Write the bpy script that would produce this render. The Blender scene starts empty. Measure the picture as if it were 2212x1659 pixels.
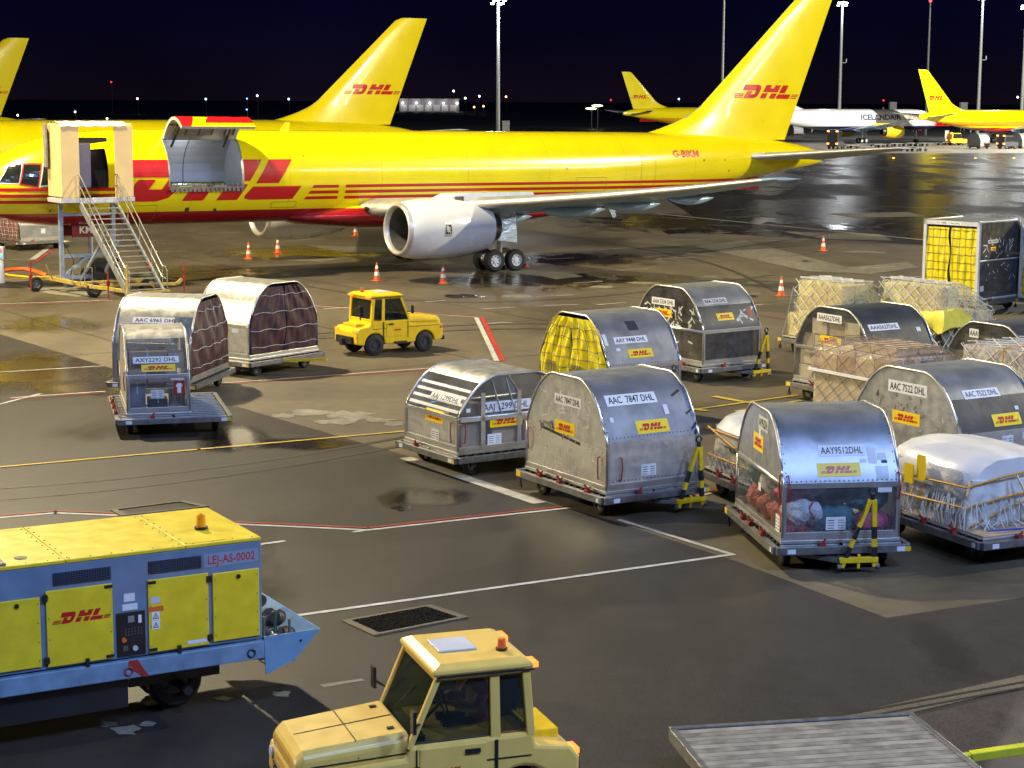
import bpy, bmesh, math, random
from mathutils import Vector, Matrix
from math import radians as R, sin, cos, pi
random.seed(7)
SC = bpy.context.scene
COL = SC.collection
# ---------------------------------------------------------------- camera, sky, lamps, exposure
CAMH, FPX, YH, ROLL = 7.75, 4000.0, 214.5, R(0.3)      # pixels of a 2212 x 1659 frame
PIT = math.atan((829.5 - YH) / FPX)
cam = bpy.data.objects.new('camera', bpy.data.cameras.new('camera'))
COL.objects.link(cam)
_f = Vector((0, cos(PIT), -sin(PIT))); _u0 = Vector((0, sin(PIT), cos(PIT))); _r0 = Vector((1, 0, 0))
_r = _r0 * cos(ROLL) + _u0 * sin(ROLL); _u = _u0 * cos(ROLL) - _r0 * sin(ROLL)
cam.matrix_world = Matrix((( _r.x, _u.x, -_f.x, 0), (_r.y, _u.y, -_f.y, 0), (_r.z, _u.z, -_f.z, CAMH), (0, 0, 0, 1)))
cam.data.sensor_width = 36; cam.data.lens = FPX / 2212 * 36
cam.data.clip_start = 0.5; cam.data.clip_end = 6000
SC.camera = cam
SC.view_settings.view_transform = 'Standard'; SC.view_settings.look = 'None'
SC.view_settings.exposure = 0.0; SC.view_settings.gamma = 1
SC.cycles.use_denoising = True
SC.cycles.max_bounces = 6; SC.cycles.transparent_max_bounces = 12
SC.cycles.sample_clamp_indirect = 4

W = bpy.data.worlds.new('World'); SC.world = W; W.use_nodes = True
nt = W.node_tree; bg = nt.nodes['Background']
tc = nt.nodes.new('ShaderNodeTexCoord'); sp = nt.nodes.new('ShaderNodeSeparateXYZ'); rp = nt.nodes.new('ShaderNodeValToRGB')
nt.links.new(tc.outputs['Generated'], sp.inputs[0]); nt.links.new(sp.outputs[2], rp.inputs[0]); nt.links.new(rp.outputs[0], bg.inputs[0])
rp.color_ramp.elements[0].position = 0.0; rp.color_ramp.elements[0].color = (0.0046, 0.0028, 0.0066, 1)
rp.color_ramp.elements[1].position = 0.5; rp.color_ramp.elements[1].color = (0.0006, 0.0035, 0.014, 1)
e = rp.color_ramp.elements.new(0.045); e.color = (0.0012, 0.0014, 0.0098, 1)
bg.inputs[1].default_value = 1.0
sn = nt.nodes.new('ShaderNodeTexNoise'); sn.inputs['Scale'].default_value = 3.5; sn.inputs['Detail'].default_value = 3; nt.links.new(tc.outputs['Generated'], sn.inputs['Vector'])   # uneven cloud glow
sr = nt.nodes.new('ShaderNodeMapRange'); sr.inputs[1].default_value = .35; sr.inputs[2].default_value = .65; sr.inputs[3].default_value = .55; sr.inputs[4].default_value = 1.5; nt.links.new(sn.outputs[0], sr.inputs[0]); nt.links.new(sr.outputs[0], bg.inputs[1])

def lamp(name, loc, power, col, size=1.2):
    l = bpy.data.lights.new(name, 'POINT'); l.energy = power; l.color = col; l.shadow_soft_size = size
    o = bpy.data.objects.new(name, l); COL.objects.link(o); o.location = loc
    return o
def arealamp(name, loc, target, power, col, sx, sy):
    l = bpy.data.lights.new(name, 'AREA'); l.shape = 'RECTANGLE'; l.size = sx; l.size_y = sy; l.energy = power; l.color = col
    o = bpy.data.objects.new(name, l); COL.objects.link(o); o.location = loc
    o.rotation_euler = (Vector(target) - Vector(loc)).to_track_quat('-Z', 'Y').to_euler()
    return o
WARM = (1.0, 0.84, 0.52); COOL = (0.62, 0.80, 1.0)
lamp('floodlight', (-24, 63, 34), 140000, WARM, .9)                 # mast just left of the frame
lamp('floodlight', (-72, 44, 33), 165000, WARM, .9)                 # mast at the left, on the camera's side
lamp('floodlight', (78, 72, 34), 240000, (1, .87, .58), .9)                 # mast beyond the right edge
lamp('floodlight', (118, 285, 30), 600000, (1, .95, .85), .9)               # mast in front of the far jets
arealamp('blue_fill_lamp', (-8, -8, 40), (-6, 26, 0), 6000, (.37, .53, 1.0), 5, 2)     # unseen blue fill lamps, added high over and behind the camera
arealamp('blue_fill_lamp', (16, -6, 40), (8, 36, 0), 15000, (.37, .53, 1.0), 5, 2)
arealamp('blue_fill_lamp', (36, 2, 36), (12, 42, 0), 17000, (.37, .53, 1.0), 5, 2)
arealamp('floodlight_row', (118, 42, 27), (5, 88, 4), 14000, (.9, .93, 1.0), 46, .5)    # row of lamps along a roof far right

# ---------------------------------------------------------------- pixel to ground helper, mesh builder, tagging
def at(x, y, z=0.0):
    a, b = x - 1106, y - 829.5
    xx = a * cos(ROLL) + b * sin(ROLL); uu = a * sin(ROLL) - b * cos(ROLL)
    d = (xx, FPX * cos(PIT) + uu * sin(PIT), -FPX * sin(PIT) + uu * cos(PIT))
    t = (z - CAMH) / d[2]
    return (d[0] * t, d[1] * t)
def dirv(deg): return Vector((cos(R(deg)), sin(R(deg))))

class MB:
    def __init__(s): s.v = []; s.f = []; s.m = []
    def add(s, vs, fs, mi=0, M=None):
        b = len(s.v)
        s.v += [tuple(M @ Vector(p)) for p in vs] if M else [tuple(p) for p in vs]
        for f in fs: s.f.append([i + b for i in f]); s.m.append(mi)
        return s
    def box(s, x0, x1, y0, y1, z0, z1, mi=0, M=None):
        return s.add([(x0,y0,z0),(x1,y0,z0),(x1,y1,z0),(x0,y1,z0),(x0,y0,z1),(x1,y0,z1),(x1,y1,z1),(x0,y1,z1)],
              [(0,3,2,1),(4,5,6,7),(0,1,5,4),(1,2,6,5),(2,3,7,6),(3,0,4,7)], mi, M)
    def bar(s, p, q, w, h=None, mi=0):
        h = h or w; p = Vector(p); q = Vector(q); d = (q - p)
        if d.length < 1e-6: return s
        d.normalize(); up = Vector((0,0,1)) if abs(d.z) < .95 else Vector((0,1,0))
        a = d.cross(up).normalized() * w / 2; b = a.cross(d).normalized() * h / 2
        vs = [p-a-b, p+a-b, p+a+b, p-a+b, q-a-b, q+a-b, q+a+b, q-a+b]
        return s.add(vs, [(0,3,2,1),(4,5,6,7),(0,1,5,4),(1,2,6,5),(2,3,7,6),(3,0,4,7)], mi)
    def cyl(s, p, q, r0, r1=None, n=12, mi=0, caps=True):
        r1 = r0 if r1 is None else r1; p = Vector(p); q = Vector(q); d = (q - p).normalized()
        up = Vector((0,0,1)) if abs(d.z) < .95 else Vector((0,1,0))
        a = d.cross(up).normalized(); b = a.cross(d)
        vs = []
        for c, r in ((p, r0), (q, r1)):
            vs += [c + (a * cos(2*pi*i/n) + b * sin(2*pi*i/n)) * r for i in range(n)]
        fs = [(i, (i+1) % n, n + (i+1) % n, n + i) for i in range(n)]
        if caps: fs += [tuple(range(n))[::-1], tuple(range(n, 2*n))]
        return s.add(vs, fs, mi)
    def tube(s, pts, r, n=6, mi=0):
        pts = [Vector(p) for p in pts]; vs = []; k = len(pts)
        for i, p in enumerate(pts):
            d = (pts[min(i+1, k-1)] - pts[max(i-1, 0)]).normalized()
            up = Vector((0,0,1)) if abs(d.z) < .9 else Vector((0,1,0))
            a = d.cross(up).normalized(); b = a.cross(d)
            vs += [p + (a * cos(2*pi*j/n) + b * sin(2*pi*j/n)) * r for j in range(n)]
        fs = [(i*n+j, i*n+(j+1) % n, (i+1)*n+(j+1) % n, (i+1)*n+j) for i in range(k-1) for j in range(n)]
        fs += [tuple(range(n))[::-1], tuple(range((k-1)*n, k*n))]
        return s.add(vs, fs, mi)
    def lathe(s, prof, o=(0,0,0), axis='x', n=32, mi=0):
        vs = []; fs = []
        for a, r in prof:
            for i in range(n):
                c, t = cos(2*pi*i/n) * r, sin(2*pi*i/n) * r
                p = (a, c, t) if axis == 'x' else (c, a, t) if axis == 'y' else (c, t, a)
                vs.append((p[0]+o[0], p[1]+o[1], p[2]+o[2]))
        for k in range(len(prof)-1):
            for i in range(n): fs.append((k*n+i, k*n+(i+1) % n, (k+1)*n+(i+1) % n, (k+1)*n+i))
        return s.add(vs, fs, mi)
    def prism(s, poly, a0, a1, axis='y', mi=0):
        n = len(poly)
        P = (lambda u, w, a: (u, a, w)) if axis == 'y' else (lambda u, w, a: (a, u, w)) if axis == 'x' else (lambda u, w, a: (u, w, a))
        vs = [P(u, w, a0) for u, w in poly] + [P(u, w, a1) for u, w in poly]
        fs = [tuple(range(n))[::-1], tuple(range(n, 2*n))] + [(i, (i+1) % n, n+(i+1) % n, n+i) for i in range(n)]
        return s.add(vs, fs, mi)
    def ball(s, c, r, n=12, mi=0, sz=(1,1,1)):
        vs = []; fs = []; k = n // 2
        for i in range(k+1):
            t = pi * i / k
            for j in range(n): vs.append((c[0]+r*sz[0]*sin(t)*cos(2*pi*j/n), c[1]+r*sz[1]*sin(t)*sin(2*pi*j/n), c[2]+r*sz[2]*cos(t)))
        for i in range(k):
            for j in range(n): fs.append((i*n+j, i*n+(j+1) % n, (i+1)*n+(j+1) % n, (i+1)*n+j))
        return s.add(vs, fs, mi)
    def loft(s, rings, mi=0, close=True, caps=True, skip=None):
        n = len(rings[0]); vs = [p for r in rings for p in r]; fs = []
        for i in range(len(rings)-1):
            for j in range(n if close else n-1):
                if skip and skip(i, j): continue
                fs.append((i*n+j, i*n+(j+1) % n, (i+1)*n+(j+1) % n, (i+1)*n+j))
        if caps: fs += [tuple(range(n))[::-1], tuple(range((len(rings)-1)*n, len(rings)*n))]
        return s.add(vs, fs, mi)
    def build(s, name, mats, parent=None, smooth=False, bevel=0, fixn=True):
        me = bpy.data.meshes.new(name); me.from_pydata(s.v, [], s.f)
        for m in (mats if isinstance(mats, (list, tuple)) else [mats]): me.materials.append(m)
        me.polygons.foreach_set('material_index', s.m)
        if fixn:
            bm = bmesh.new(); bm.from_mesh(me); bmesh.ops.remove_doubles(bm, verts=bm.verts, dist=1e-5)
            bmesh.ops.recalc_face_normals(bm, faces=bm.faces); bm.to_mesh(me); bm.free()
        if smooth:
            me.polygons.foreach_set('use_smooth', [True] * len(me.polygons))
            if smooth is not True: me.set_sharp_from_angle(angle=R(smooth))
        me.update()
        o = bpy.data.objects.new(name, me); COL.objects.link(o)
        if parent: o.parent = parent
        if bevel:
            b = o.modifiers.new('bevel', 'BEVEL'); b.width = bevel; b.segments = 2; b.limit_method = 'ANGLE'; b.angle_limit = R(40)
        return o

def tag(o, label, cat, group=None, kind=None):
    o['label'] = label; o['category'] = cat
    if group: o['group'] = group
    if kind: o['kind'] = kind
    return o
def struct(o):
    o['kind'] = 'structure'; return o
def thing(name, label, cat, loc=(0,0,0), deg=0, group=None):
    o = bpy.data.objects.new(name, None); COL.objects.link(o); o.empty_display_size = .2
    o.location = (loc[0], loc[1], loc[2] if len(loc) > 2 else 0); o.rotation_euler = (0, 0, R(deg))
    return tag(o, label, cat, group)
def copy_tree(o, parent=None):
    c = o.copy(); COL.objects.link(c)
    if parent: c.parent = parent
    for ch in list(o.children): copy_tree(ch, c)
    return c
# ---------------------------------------------------------------- materials
MAT = {}
def pm(name, col, rough=.5, metal=0., var=.12, scale=3., bump=0., bscale=None, rvar=.1, coat=0., emit=None, estr=1., col2=None, bdist=.02, spec=.5):
    if name in MAT: return MAT[name]
    m = bpy.data.materials.new(name); m.use_nodes = True; t = m.node_tree; b = t.nodes['Principled BSDF']
    L = t.links.new; N = t.nodes.new
    b.inputs['Metallic'].default_value = metal
    b.inputs['Specular IOR Level'].default_value = spec
    if coat: b.inputs['Coat Weight'].default_value = coat; b.inputs['Coat Roughness'].default_value = .06
    tc = N('ShaderNodeTexCoord')
    no = N('ShaderNodeTexNoise'); no.inputs['Scale'].default_value = scale; no.inputs['Detail'].default_value = 5
    L(tc.outputs['Object'], no.inputs['Vector'])
    r = N('ShaderNodeValToRGB'); r.color_ramp.elements[0].position = .3; r.color_ramp.elements[1].position = .7
    c2 = col2 or tuple(max(0, c * (1 - 2 * var)) for c in col)
    r.color_ramp.elements[0].color = (*c2, 1); r.color_ramp.elements[1].color = (*col, 1)
    L(no.outputs[0], r.inputs[0]); L(r.outputs[0], b.inputs['Base Color'])
    mr = N('ShaderNodeMapRange'); mr.inputs[3].default_value = max(.02, rough - rvar); mr.inputs[4].default_value = min(1, rough + rvar)
    L(no.outputs[0], mr.inputs[0]); L(mr.outputs[0], b.inputs['Roughness'])
    if bump:
        n2 = N('ShaderNodeTexNoise'); n2.inputs['Scale'].default_value = bscale or scale; n2.inputs['Detail'].default_value = 3
        L(tc.outputs['Object'], n2.inputs['Vector'])
        bp = N('ShaderNodeBump'); bp.inputs['Strength'].default_value = bump; bp.inputs['Distance'].default_value = bdist
        L(n2.outputs[0], bp.inputs['Height']); L(bp.outputs[0], b.inputs['Normal'])
    if emit:
        b.inputs['Emission Color'].default_value = (*emit, 1); b.inputs['Emission Strength'].default_value = estr
    MAT[name] = m; return m
def film(name, tint, alpha, rough=.12, bump=.3, bscale=6, col=(.8,.8,.8)):
    if name in MAT: return MAT[name]
    m = bpy.data.materials.new(name); m.use_nodes = True; t = m.node_tree; L = t.links.new; N = t.nodes.new
    b = t.nodes['Principled BSDF']; out = t.nodes['Material Output']
    b.inputs['Base Color'].default_value = (*col, 1); b.inputs['Roughness'].default_value = rough
    tr = N('ShaderNodeBsdfTransparent'); tr.inputs[0].default_value = (*tint, 1)
    mx = N('ShaderNodeMixShader'); tc = N('ShaderNodeTexCoord'); n = N('ShaderNodeTexNoise'); n.inputs['Scale'].default_value = bscale; n.inputs['Detail'].default_value = 4
    L(tc.outputs['Object'], n.inputs['Vector'])
    mr = N('ShaderNodeMapRange'); mr.inputs[1].default_value = .3; mr.inputs[2].default_value = .7
    mr.inputs[3].default_value = alpha * .5; mr.inputs[4].default_value = min(1, alpha * 1.5); L(n.outputs[0], mr.inputs[0])
    L(mr.outputs[0], mx.inputs[0]); L(tr.outputs[0], mx.inputs[1]); L(b.outputs[0], mx.inputs[2]); L(mx.outputs[0], out.inputs[0])
    bp = N('ShaderNodeBump'); bp.inputs['Strength'].default_value = bump; bp.inputs['Distance'].default_value = .03; L(n.outputs[0], bp.inputs['Height']); L(bp.outputs[0], b.inputs['Normal'])
    MAT[name] = m; return m
def glow(name, col, s):
    return pm(name, (.1,.1,.1), emit=col, estr=s, var=0)
YEL = (.80, .67, .002); RED = (.50, .008, .012)
M_yel = pm('yellow_paint', YEL, .3, var=.04, scale=.8, coat=.4)
M_red = pm('red_vinyl', RED, .35, var=.03)
M_alu = pm('aluminium', (.60, .59, .55), .40, .62, var=.10, scale=4, bump=.5, bscale=2.2, rvar=.1, bdist=.05)
M_alud = pm('aged_aluminium', (.46, .455, .43), .42, .62, var=.2, scale=5, bump=.35, bscale=3, bdist=.04)
M_rim = pm('bare_rim', (.55, .55, .53), .38, .85, var=.08)
M_roof = pm('grey_roof_sheet', (.34, .36, .375), .38, .6, var=.14, scale=2, bump=.25, bscale=2, bdist=.04)
M_dark = pm('dark_roof_sheet', (.05, .06, .07), .38, .2, var=.15, scale=2, bump=.25, bscale=2, bdist=.03)
M_steel = pm('galvanised_steel', (.22, .22, .21), .48, .6, var=.2, scale=8)
M_deck = pm('worn_deck', (.07, .067, .06), .5, .6, var=.3, scale=6)
M_blk = pm('black_rubber', (.012, .012, .013), .7, var=.2)
M_bkp = pm('black_paint', (.015, .015, .016), .45, var=.1)
M_white = pm('white_vinyl', (.78, .78, .76), .5, var=.05)
M_tape = pm('white_tape', (.66, .66, .63), .5, var=.15)
M_stk = pm('sticker_yellow', (.88, .62, .002), .45, var=.03)
M_toolyel = pm('tool_yellow', (.82, .55, .01), .4, var=.12, scale=9)
M_clear = film('clear_panel', (.84, .86, .86), .10, .08, .15, 3, (.5,.52,.52))
M_smoke = film('smoked_panel', (.50, .50, .48), .18, .1, .2, 3, (.30,.29,.27))
M_glass = film('cab_glass', (.26, .30, .27), .16, .03, .05, 1, (.10,.12,.11))
M_wrap = film('shrink_wrap', (.92, .92, .90), .42, .12, .9, 9, (.85,.84,.80))
M_wrapd = film('dense_wrap', (.93, .93, .92), .62, .22, .3, 4, (.80,.80,.76))
M_wrapy = film('yellowed_wrap', (.97, .95, .74), .22, .15, .8, 8, (.85,.82,.55))
M_card = pm('cardboard', (.43, .31, .19), .75, var=.12, scale=6)
M_card2 = pm('pale_cardboard', (.58, .47, .30), .7, var=.10, scale=5)
M_milk = pm('milky_plastic', (.70, .69, .65), .32, var=.06, scale=2, bump=.18, bscale=4, coat=.3)
M_net = pm('net_cord', (.66, .66, .60), .7, var=.2)
M_netd = pm('dark_cord', (.14, .13, .10), .7, var=.2)
M_curt = pm('yellow_curtain', (.82, .68, .0), .5, var=.1, scale=5, bump=.5, bscale=7)
M_brown = pm('maroon_curtain', (.060, .014, .016), .6, var=.25, scale=3, bump=.5, bscale=5)
M_redm = pm('red_latch', (.35, .03, .02), .5, var=.2)
M_paper = pm('paper_label', (.72, .73, .72), .6, var=.08)
M_ref = pm('reflector', (.75, .78, .8), .3, var=.1)
M_orange = pm('orange_plastic', (.75, .13, .02), .5, var=.1)
M_strap = pm('orange_strap', (.75, .36, .02), .6, var=.25, scale=14)
M_ink = pm('black_ink', (.01, .01, .01), .6, var=0)
M_greyp = pm('light_grey_paint', (.56, .58, .60), .35, var=.08, coat=.3)
# ---------------------------------------------------------------- flat artwork laid on a surface
SH = .65
def _sh(p): return [(u + SH * v, v) for u, v in p]
def logo_polys():
    D = [(0.0,.58),(.16,1.0),(1.22,1.0),(1.44,.95),(1.50,.82),(1.44,.62),(1.26,.28),(1.06,.08),(.80,0),(0.0,0),(.37,.53),(.76,.53),(.60,.29),(.90,.29),(1.08,.58)]
    D = [(x * 1.10, y) for x, y in D]
    out = [D]
    h = 1.52
    out.append(_sh([(h,.47),(h,1),(h+.54,1),(h+.54,.76),(h+.88,.76),(h+.88,1),(h+1.42,1),(h+1.42,.47)]))
    out += [_sh([(h,0),(h,.39),(h+.54,.39),(h+.54,0)]), _sh([(h+.88,0),(h+.88,.39),(h+1.42,.39),(h+1.42,0)])]
    l = 3.12
    out.append(_sh([(l+.02,.41),(l+.02,1),(l+.62,1),(l+.62,.41)]))
    out.append(_sh([(l-.06,.10),(l,.33),(l+1.30,.33),(l+1.30,0),(l+.16,0),(l,.03)]))
    return out                                                     # spans x 0 .. 4.64
def logo_bars():
    out = []
    for k in range(3):
        v0 = .02 + k * .125; v1 = v0 + .07
        out.append(_sh([(-.95, v0), (-.95, v1), (-.14, v1), (-.14, v0)]))
        out.append(_sh([(4.56, v0), (4.56, v1), (5.25, v1), (5.25, v0)]))
    return out
LOGO, BARS = logo_polys(), logo_bars()
def poly_mesh(polys):
    bm = bmesh.new()
    for p in polys:
        vs = [bm.verts.new((x, y, 0)) for x, y in p]; bm.faces.new(vs)
    bmesh.ops.triangulate(bm, faces=bm.faces[:])
    return bm
_txt = {}
def text_bm(s):
    """letters as flat faces, cap height 1, starting at x = 0"""
    if s not in _txt:
        bold = s in ('ICELANDAIR', 'CARGO', 'G-BIKM', 'KM')
        c = bpy.data.curves.new('lettering', 'FONT'); c.body = s; c.resolution_u = 2; c.offset = .028 if bold else .006
        o = bpy.data.objects.new('lettering', c); me = bpy.data.meshes.new_from_object(o)
        bpy.data.objects.remove(o)
        ys = [v.co.y for v in me.vertices] or [0, 1]; xs = [v.co.x for v in me.vertices] or [0]
        y1 = max(ys); y0 = min(ys) if not any(ch in s for ch in 'J') else 0; x0 = min(xs); k = 1 / (y1 - y0)
        for v in me.vertices: v.co = ((v.co.x - x0) * k, (v.co.y - y0) * k, 0)
        _txt[s] = me
    bm = bmesh.new(); bm.from_mesh(_txt[s]); return bm
def lay(name, bm, mat, parent, fn, sx=1, sy=1, ox=0, oy=0, cuts=(), cutsx=(), drop=None):
    """scale and shift flat art, cut it along lines, drop faces in a hole, bend it onto a surface by fn(u, v)"""
    for v in bm.verts: v.co = (v.co.x * sx + ox, v.co.y * sy + oy, 0)
    for y in cuts: bmesh.ops.bisect_plane(bm, geom=bm.verts[:] + bm.edges[:] + bm.faces[:], plane_co=(0, y, 0), plane_no=(0, 1, 0))
    for x in cutsx: bmesh.ops.bisect_plane(bm, geom=bm.verts[:] + bm.edges[:] + bm.faces[:], plane_co=(x, 0, 0), plane_no=(1, 0, 0))
    if drop:
        bad = [f for f in bm.faces if drop(*f.calc_center_median().xy)]
        bmesh.ops.delete(bm, geom=bad, context='FACES')
    for v in bm.verts: v.co = fn(v.co.x, v.co.y)
    me = bpy.data.meshes.new(name); bm.to_mesh(me); bm.free(); me.materials.append(mat)
    o = bpy.data.objects.new(name, me); COL.objects.link(o)
    if parent: o.parent = parent
    return o
def rect_bm(w, h):
    return poly_mesh([[(0,0),(w,0),(w,h),(0,h)]])
def sticker(parent, fn, u, v, w, h, cuts=()):
    """yellow sticker with the red courier lettering, lower left corner u, v; fn(u, v, off)"""
    s = lay('logo_sticker', rect_bm(w, h), M_stk, parent, lambda a, b: fn(a, b, .004), ox=u, oy=v, cuts=cuts)
    k = w * .62 / 4.64; hh = h * .52
    bm = poly_mesh(LOGO); 
    lay('lettering', bm, M_red, s, lambda a, b: fn(a, b, .008), k, hh, u + w * .19, v + h * .24, cuts)
    lay('lettering', poly_mesh(BARS), M_red, s, lambda a, b: fn(a, b, .007), k, hh, u + w * .19, v + h * .24, cuts)
    return s
def plate(parent, fn, u, v, w, h, s, cuts=(), mat=None, ink=None, name='id_plate'):
    p = lay(name, rect_bm(w, h), mat or M_white, parent, lambda a, b: fn(a, b, .004), ox=u, oy=v, cuts=cuts)
    bm = text_bm(s); wid = max(q.co.x for q in bm.verts)
    lay('lettering', bm, ink or M_ink, p, lambda a, b: fn(a, b, .008), w * .9 / wid, h * .62, u + w * .05, v + h * .19, cuts)
    return p
def paper(parent, fn, u, v, w, h, mat=None, cuts=(), lines=0, name='paper_label'):
    p = lay(name, rect_bm(w, h), mat or M_paper, parent, lambda a, b: fn(a, b, .006), ox=u, oy=v, cuts=cuts)
    if lines:
        ps = []
        for k in range(lines):
            y = h * (.12 + .8 * k / lines); ps += [[(w*.08, y), (w*.42, y), (w*.42, y+h*.05), (w*.08, y+h*.05)], [(w*.6, y), (w*.9, y), (w*.9, y+h*.05), (w*.6, y+h*.05)]]
        lay('print', poly_mesh(ps), M_ink, p, lambda a, b: fn(a, b, .009), ox=u, oy=v, cuts=cuts)
    return p
# ---------------------------------------------------------------- ground
def ground_mat(name, c1, c2, wet=.5, r_dry=.55, r_wet=.12, sc=.05, bump=.12, spots=()):
    m = bpy.data.materials.new(name); m.use_nodes = True; t = m.node_tree; L = t.links.new; N = t.nodes.new
    b = t.nodes['Principled BSDF']; tc = N('ShaderNodeTexCoord')
    def noise(s, d=5, st=None):
        n = N('ShaderNodeTexNoise'); n.inputs['Scale'].default_value = s; n.inputs['Detail'].default_value = d
        if st:
            mp = N('ShaderNodeMapping'); mp.inputs['Scale'].default_value = st; mp.inputs['Rotation'].default_value = (0, 0, .5); L(tc.outputs['Object'], mp.inputs[0]); L(mp.outputs[0], n.inputs['Vector'])
        else: L(tc.outputs['Object'], n.inputs['Vector'])
        return n.outputs[0]
    def rng(x, a, b_, c, d):
        r = N('ShaderNodeMapRange'); r.inputs[1].default_value = a; r.inputs[2].default_value = b_; r.inputs[3].default_value = c; r.inputs[4].default_value = d
        L(x, r.inputs[0]); return r.outputs[0]
    def mix(f, a, b_, mode='MIX'):
        x = N('ShaderNodeMix'); x.data_type = 'RGBA'; x.blend_type = mode
        L(f, x.inputs[0]) if not isinstance(f, float) else setattr(x.inputs[0], 'default_value', f)
        for s, i in ((a, 6), (b_, 7)):
            if isinstance(s, tuple): x.inputs[i].default_value = (*s, 1)
            else: L(s, x.inputs[i])
        return x.outputs[2]
    big = noise(sc, 6, (1, .45, 1)); mid = noise(sc * 9, 6, (1, .3, 1)); fine = noise(38, 4); stain = noise(sc * 5, 8)
    col = mix(rng(big, .35, .65, 0, 1), c1, c2)
    col = mix(rng(mid, .35, .7, .85, 1.15), (0, 0, 0), col) if False else mix(1.0, col, mix(rng(mid, .3, .7, 0, 1), (.72, .72, .72), (1.12, 1.12, 1.12)), 'MULTIPLY')
    col = mix(1.0, col, mix(rng(fine, .3, .7, 0, 1), (.66, .66, .66), (1.26, 1.26, 1.26)), 'MULTIPLY')
    col = mix(1.0, col, mix(rng(noise(2.3, 7), .35, .65, 0, 1), (.86, .86, .86), (1.09, 1.09, 1.09)), 'MULTIPLY')
    dk = rng(stain, .60, .75, 0, .3); col = mix(dk, col, tuple(c * .35 for c in c1))
    w = noise(sc * 2.2, 7, (1, .35, 1)); wetf = rng(w, .68 - wet * .5, .80 - wet * .5, 0, 1)
    spot = None
    for sx, sy, rx, ry, rot in spots:                                  # standing water: soft edged, broken up by noise
        mp = N('ShaderNodeMapping'); mp.vector_type = 'TEXTURE'; mp.inputs['Location'].default_value = (sx, sy, 0); mp.inputs['Rotation'].default_value = (0, 0, rot); mp.inputs['Scale'].default_value = (rx, ry, 1000); L(tc.outputs['Object'], mp.inputs[0])
        ln = N('ShaderNodeVectorMath'); ln.operation = 'LENGTH'; L(mp.outputs[0], ln.inputs[0])
        sb = N('ShaderNodeMath'); sb.operation = 'MULTIPLY_ADD'; sb.inputs[1].default_value = 1.5; L(noise(1.1, 6, (1, .45, 1)), sb.inputs[0]); L(ln.outputs['Value'], sb.inputs[2])
        m_ = rng(sb.outputs[0], 1.85, 1.25, 0, 1)
        if spot is None: spot = m_
        else:
            mx_ = N('ShaderNodeMath'); mx_.operation = 'MAXIMUM'; L(spot, mx_.inputs[0]); L(m_, mx_.inputs[1]); spot = mx_.outputs[0]
    col = mix(wetf, col, mix(1.0, col, (.62, .61, .60), 'MULTIPLY'))
    L(col, b.inputs['Base Color'])
    rr = N('ShaderNodeMapRange'); rr.inputs[3].default_value = r_dry; rr.inputs[4].default_value = r_wet; L(wetf, rr.inputs[0])
    ad = N('ShaderNodeMath'); ad.operation = 'ADD'; ad.use_clamp = True; L(rr.outputs[0], ad.inputs[0]); L(rng(fine, .3, .7, -.05, .09), ad.inputs[1]); 
    if spot is None: L(ad.outputs[0], b.inputs['Roughness'])
    else:
        r2 = N('ShaderNodeMix'); L(spot, r2.inputs[0]); L(ad.outputs[0], r2.inputs[2]); r2.inputs[3].default_value = .11; L(r2.outputs[0], b.inputs['Roughness'])
        col = mix(spot, col, mix(1.0, col, (.5, .5, .5), 'MULTIPLY')); L(col, b.inputs['Base Color'])
    bp = N('ShaderNodeBump'); bp.inputs['Strength'].default_value = bump; bp.inputs['Distance'].default_value = .012; L(fine, bp.inputs['Height'])
    b2 = N('ShaderNodeBump'); b2.inputs['Strength'].default_value = .25; b2.inputs['Distance'].default_value = .02; L(noise(1.6, 3, (1, .5, 1)), b2.inputs['Height']); L(bp.outputs[0], b2.inputs['Normal']); L(b2.outputs[0], b.inputs['Normal'])
    return m
_sp = lambda px, py, rx, ry, rot=0.: (*at(px, py), rx, ry, rot)
G_apron = ground_mat('apron_concrete', (.098, .080, .049), (.124, .102, .064), wet=.30, r_wet=.36, r_dry=.62, spots=[_sp(650, 548, 4.5, 5), _sp(420, 590, 4, 4), _sp(100, 700, 2.2, 2.6), _sp(1180, 605, 6, 4), _sp(1500, 480, 9, 10), _sp(1250, 560, 4, 4)])
G_lane = ground_mat('dark_asphalt', (.020, .0172, .0155), (.028, .0242, .022), wet=.22, r_wet=.30, r_dry=.52, sc=.12, spots=[_sp(70, 800, 3.6, 4.2), _sp(190, 838, 1.6, 1.5), _sp(503, 945, .75, 2.0), _sp(915, 1075, .9, 1.0), _sp(640, 960, 1.4, .8)])
G_wet = ground_mat('wet_asphalt', (.024, .022, .020), (.045, .041, .034), wet=.6, r_wet=.19, r_dry=.42, sc=.06, bump=.5)
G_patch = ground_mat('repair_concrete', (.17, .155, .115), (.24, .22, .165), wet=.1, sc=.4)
G_red = ground_mat('reddish_asphalt', (.040, .031, .027), (.055, .042, .036), wet=.3, sc=.2)
def sheet(name, pts, z, mat, kind=True):
    mb = MB(); mb.add([(p[0], p[1], z) for p in pts], [tuple(range(len(pts)))])
    o = mb.build(name, mat)
    return struct(o)
def pxs(l, z=0): return [at(x, y, z) for x, y in l]
sheet('ground', [(-2500, -60), (2500, -60), (2500, 5000), (-2500, 5000)], 0, G_apron)
edge = [(-420, 575), (0, 722), (560, 893), (880, 985), (1160, 1080), (1340, 1130), (1590, 1213), (1915, 1335), (2230, 1288), (3200, 1160)]
sheet('service_road', pxs(edge) + [(40, 18), (30, -30), (-60, -30), (-60, 30)], .004, G_lane)
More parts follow.
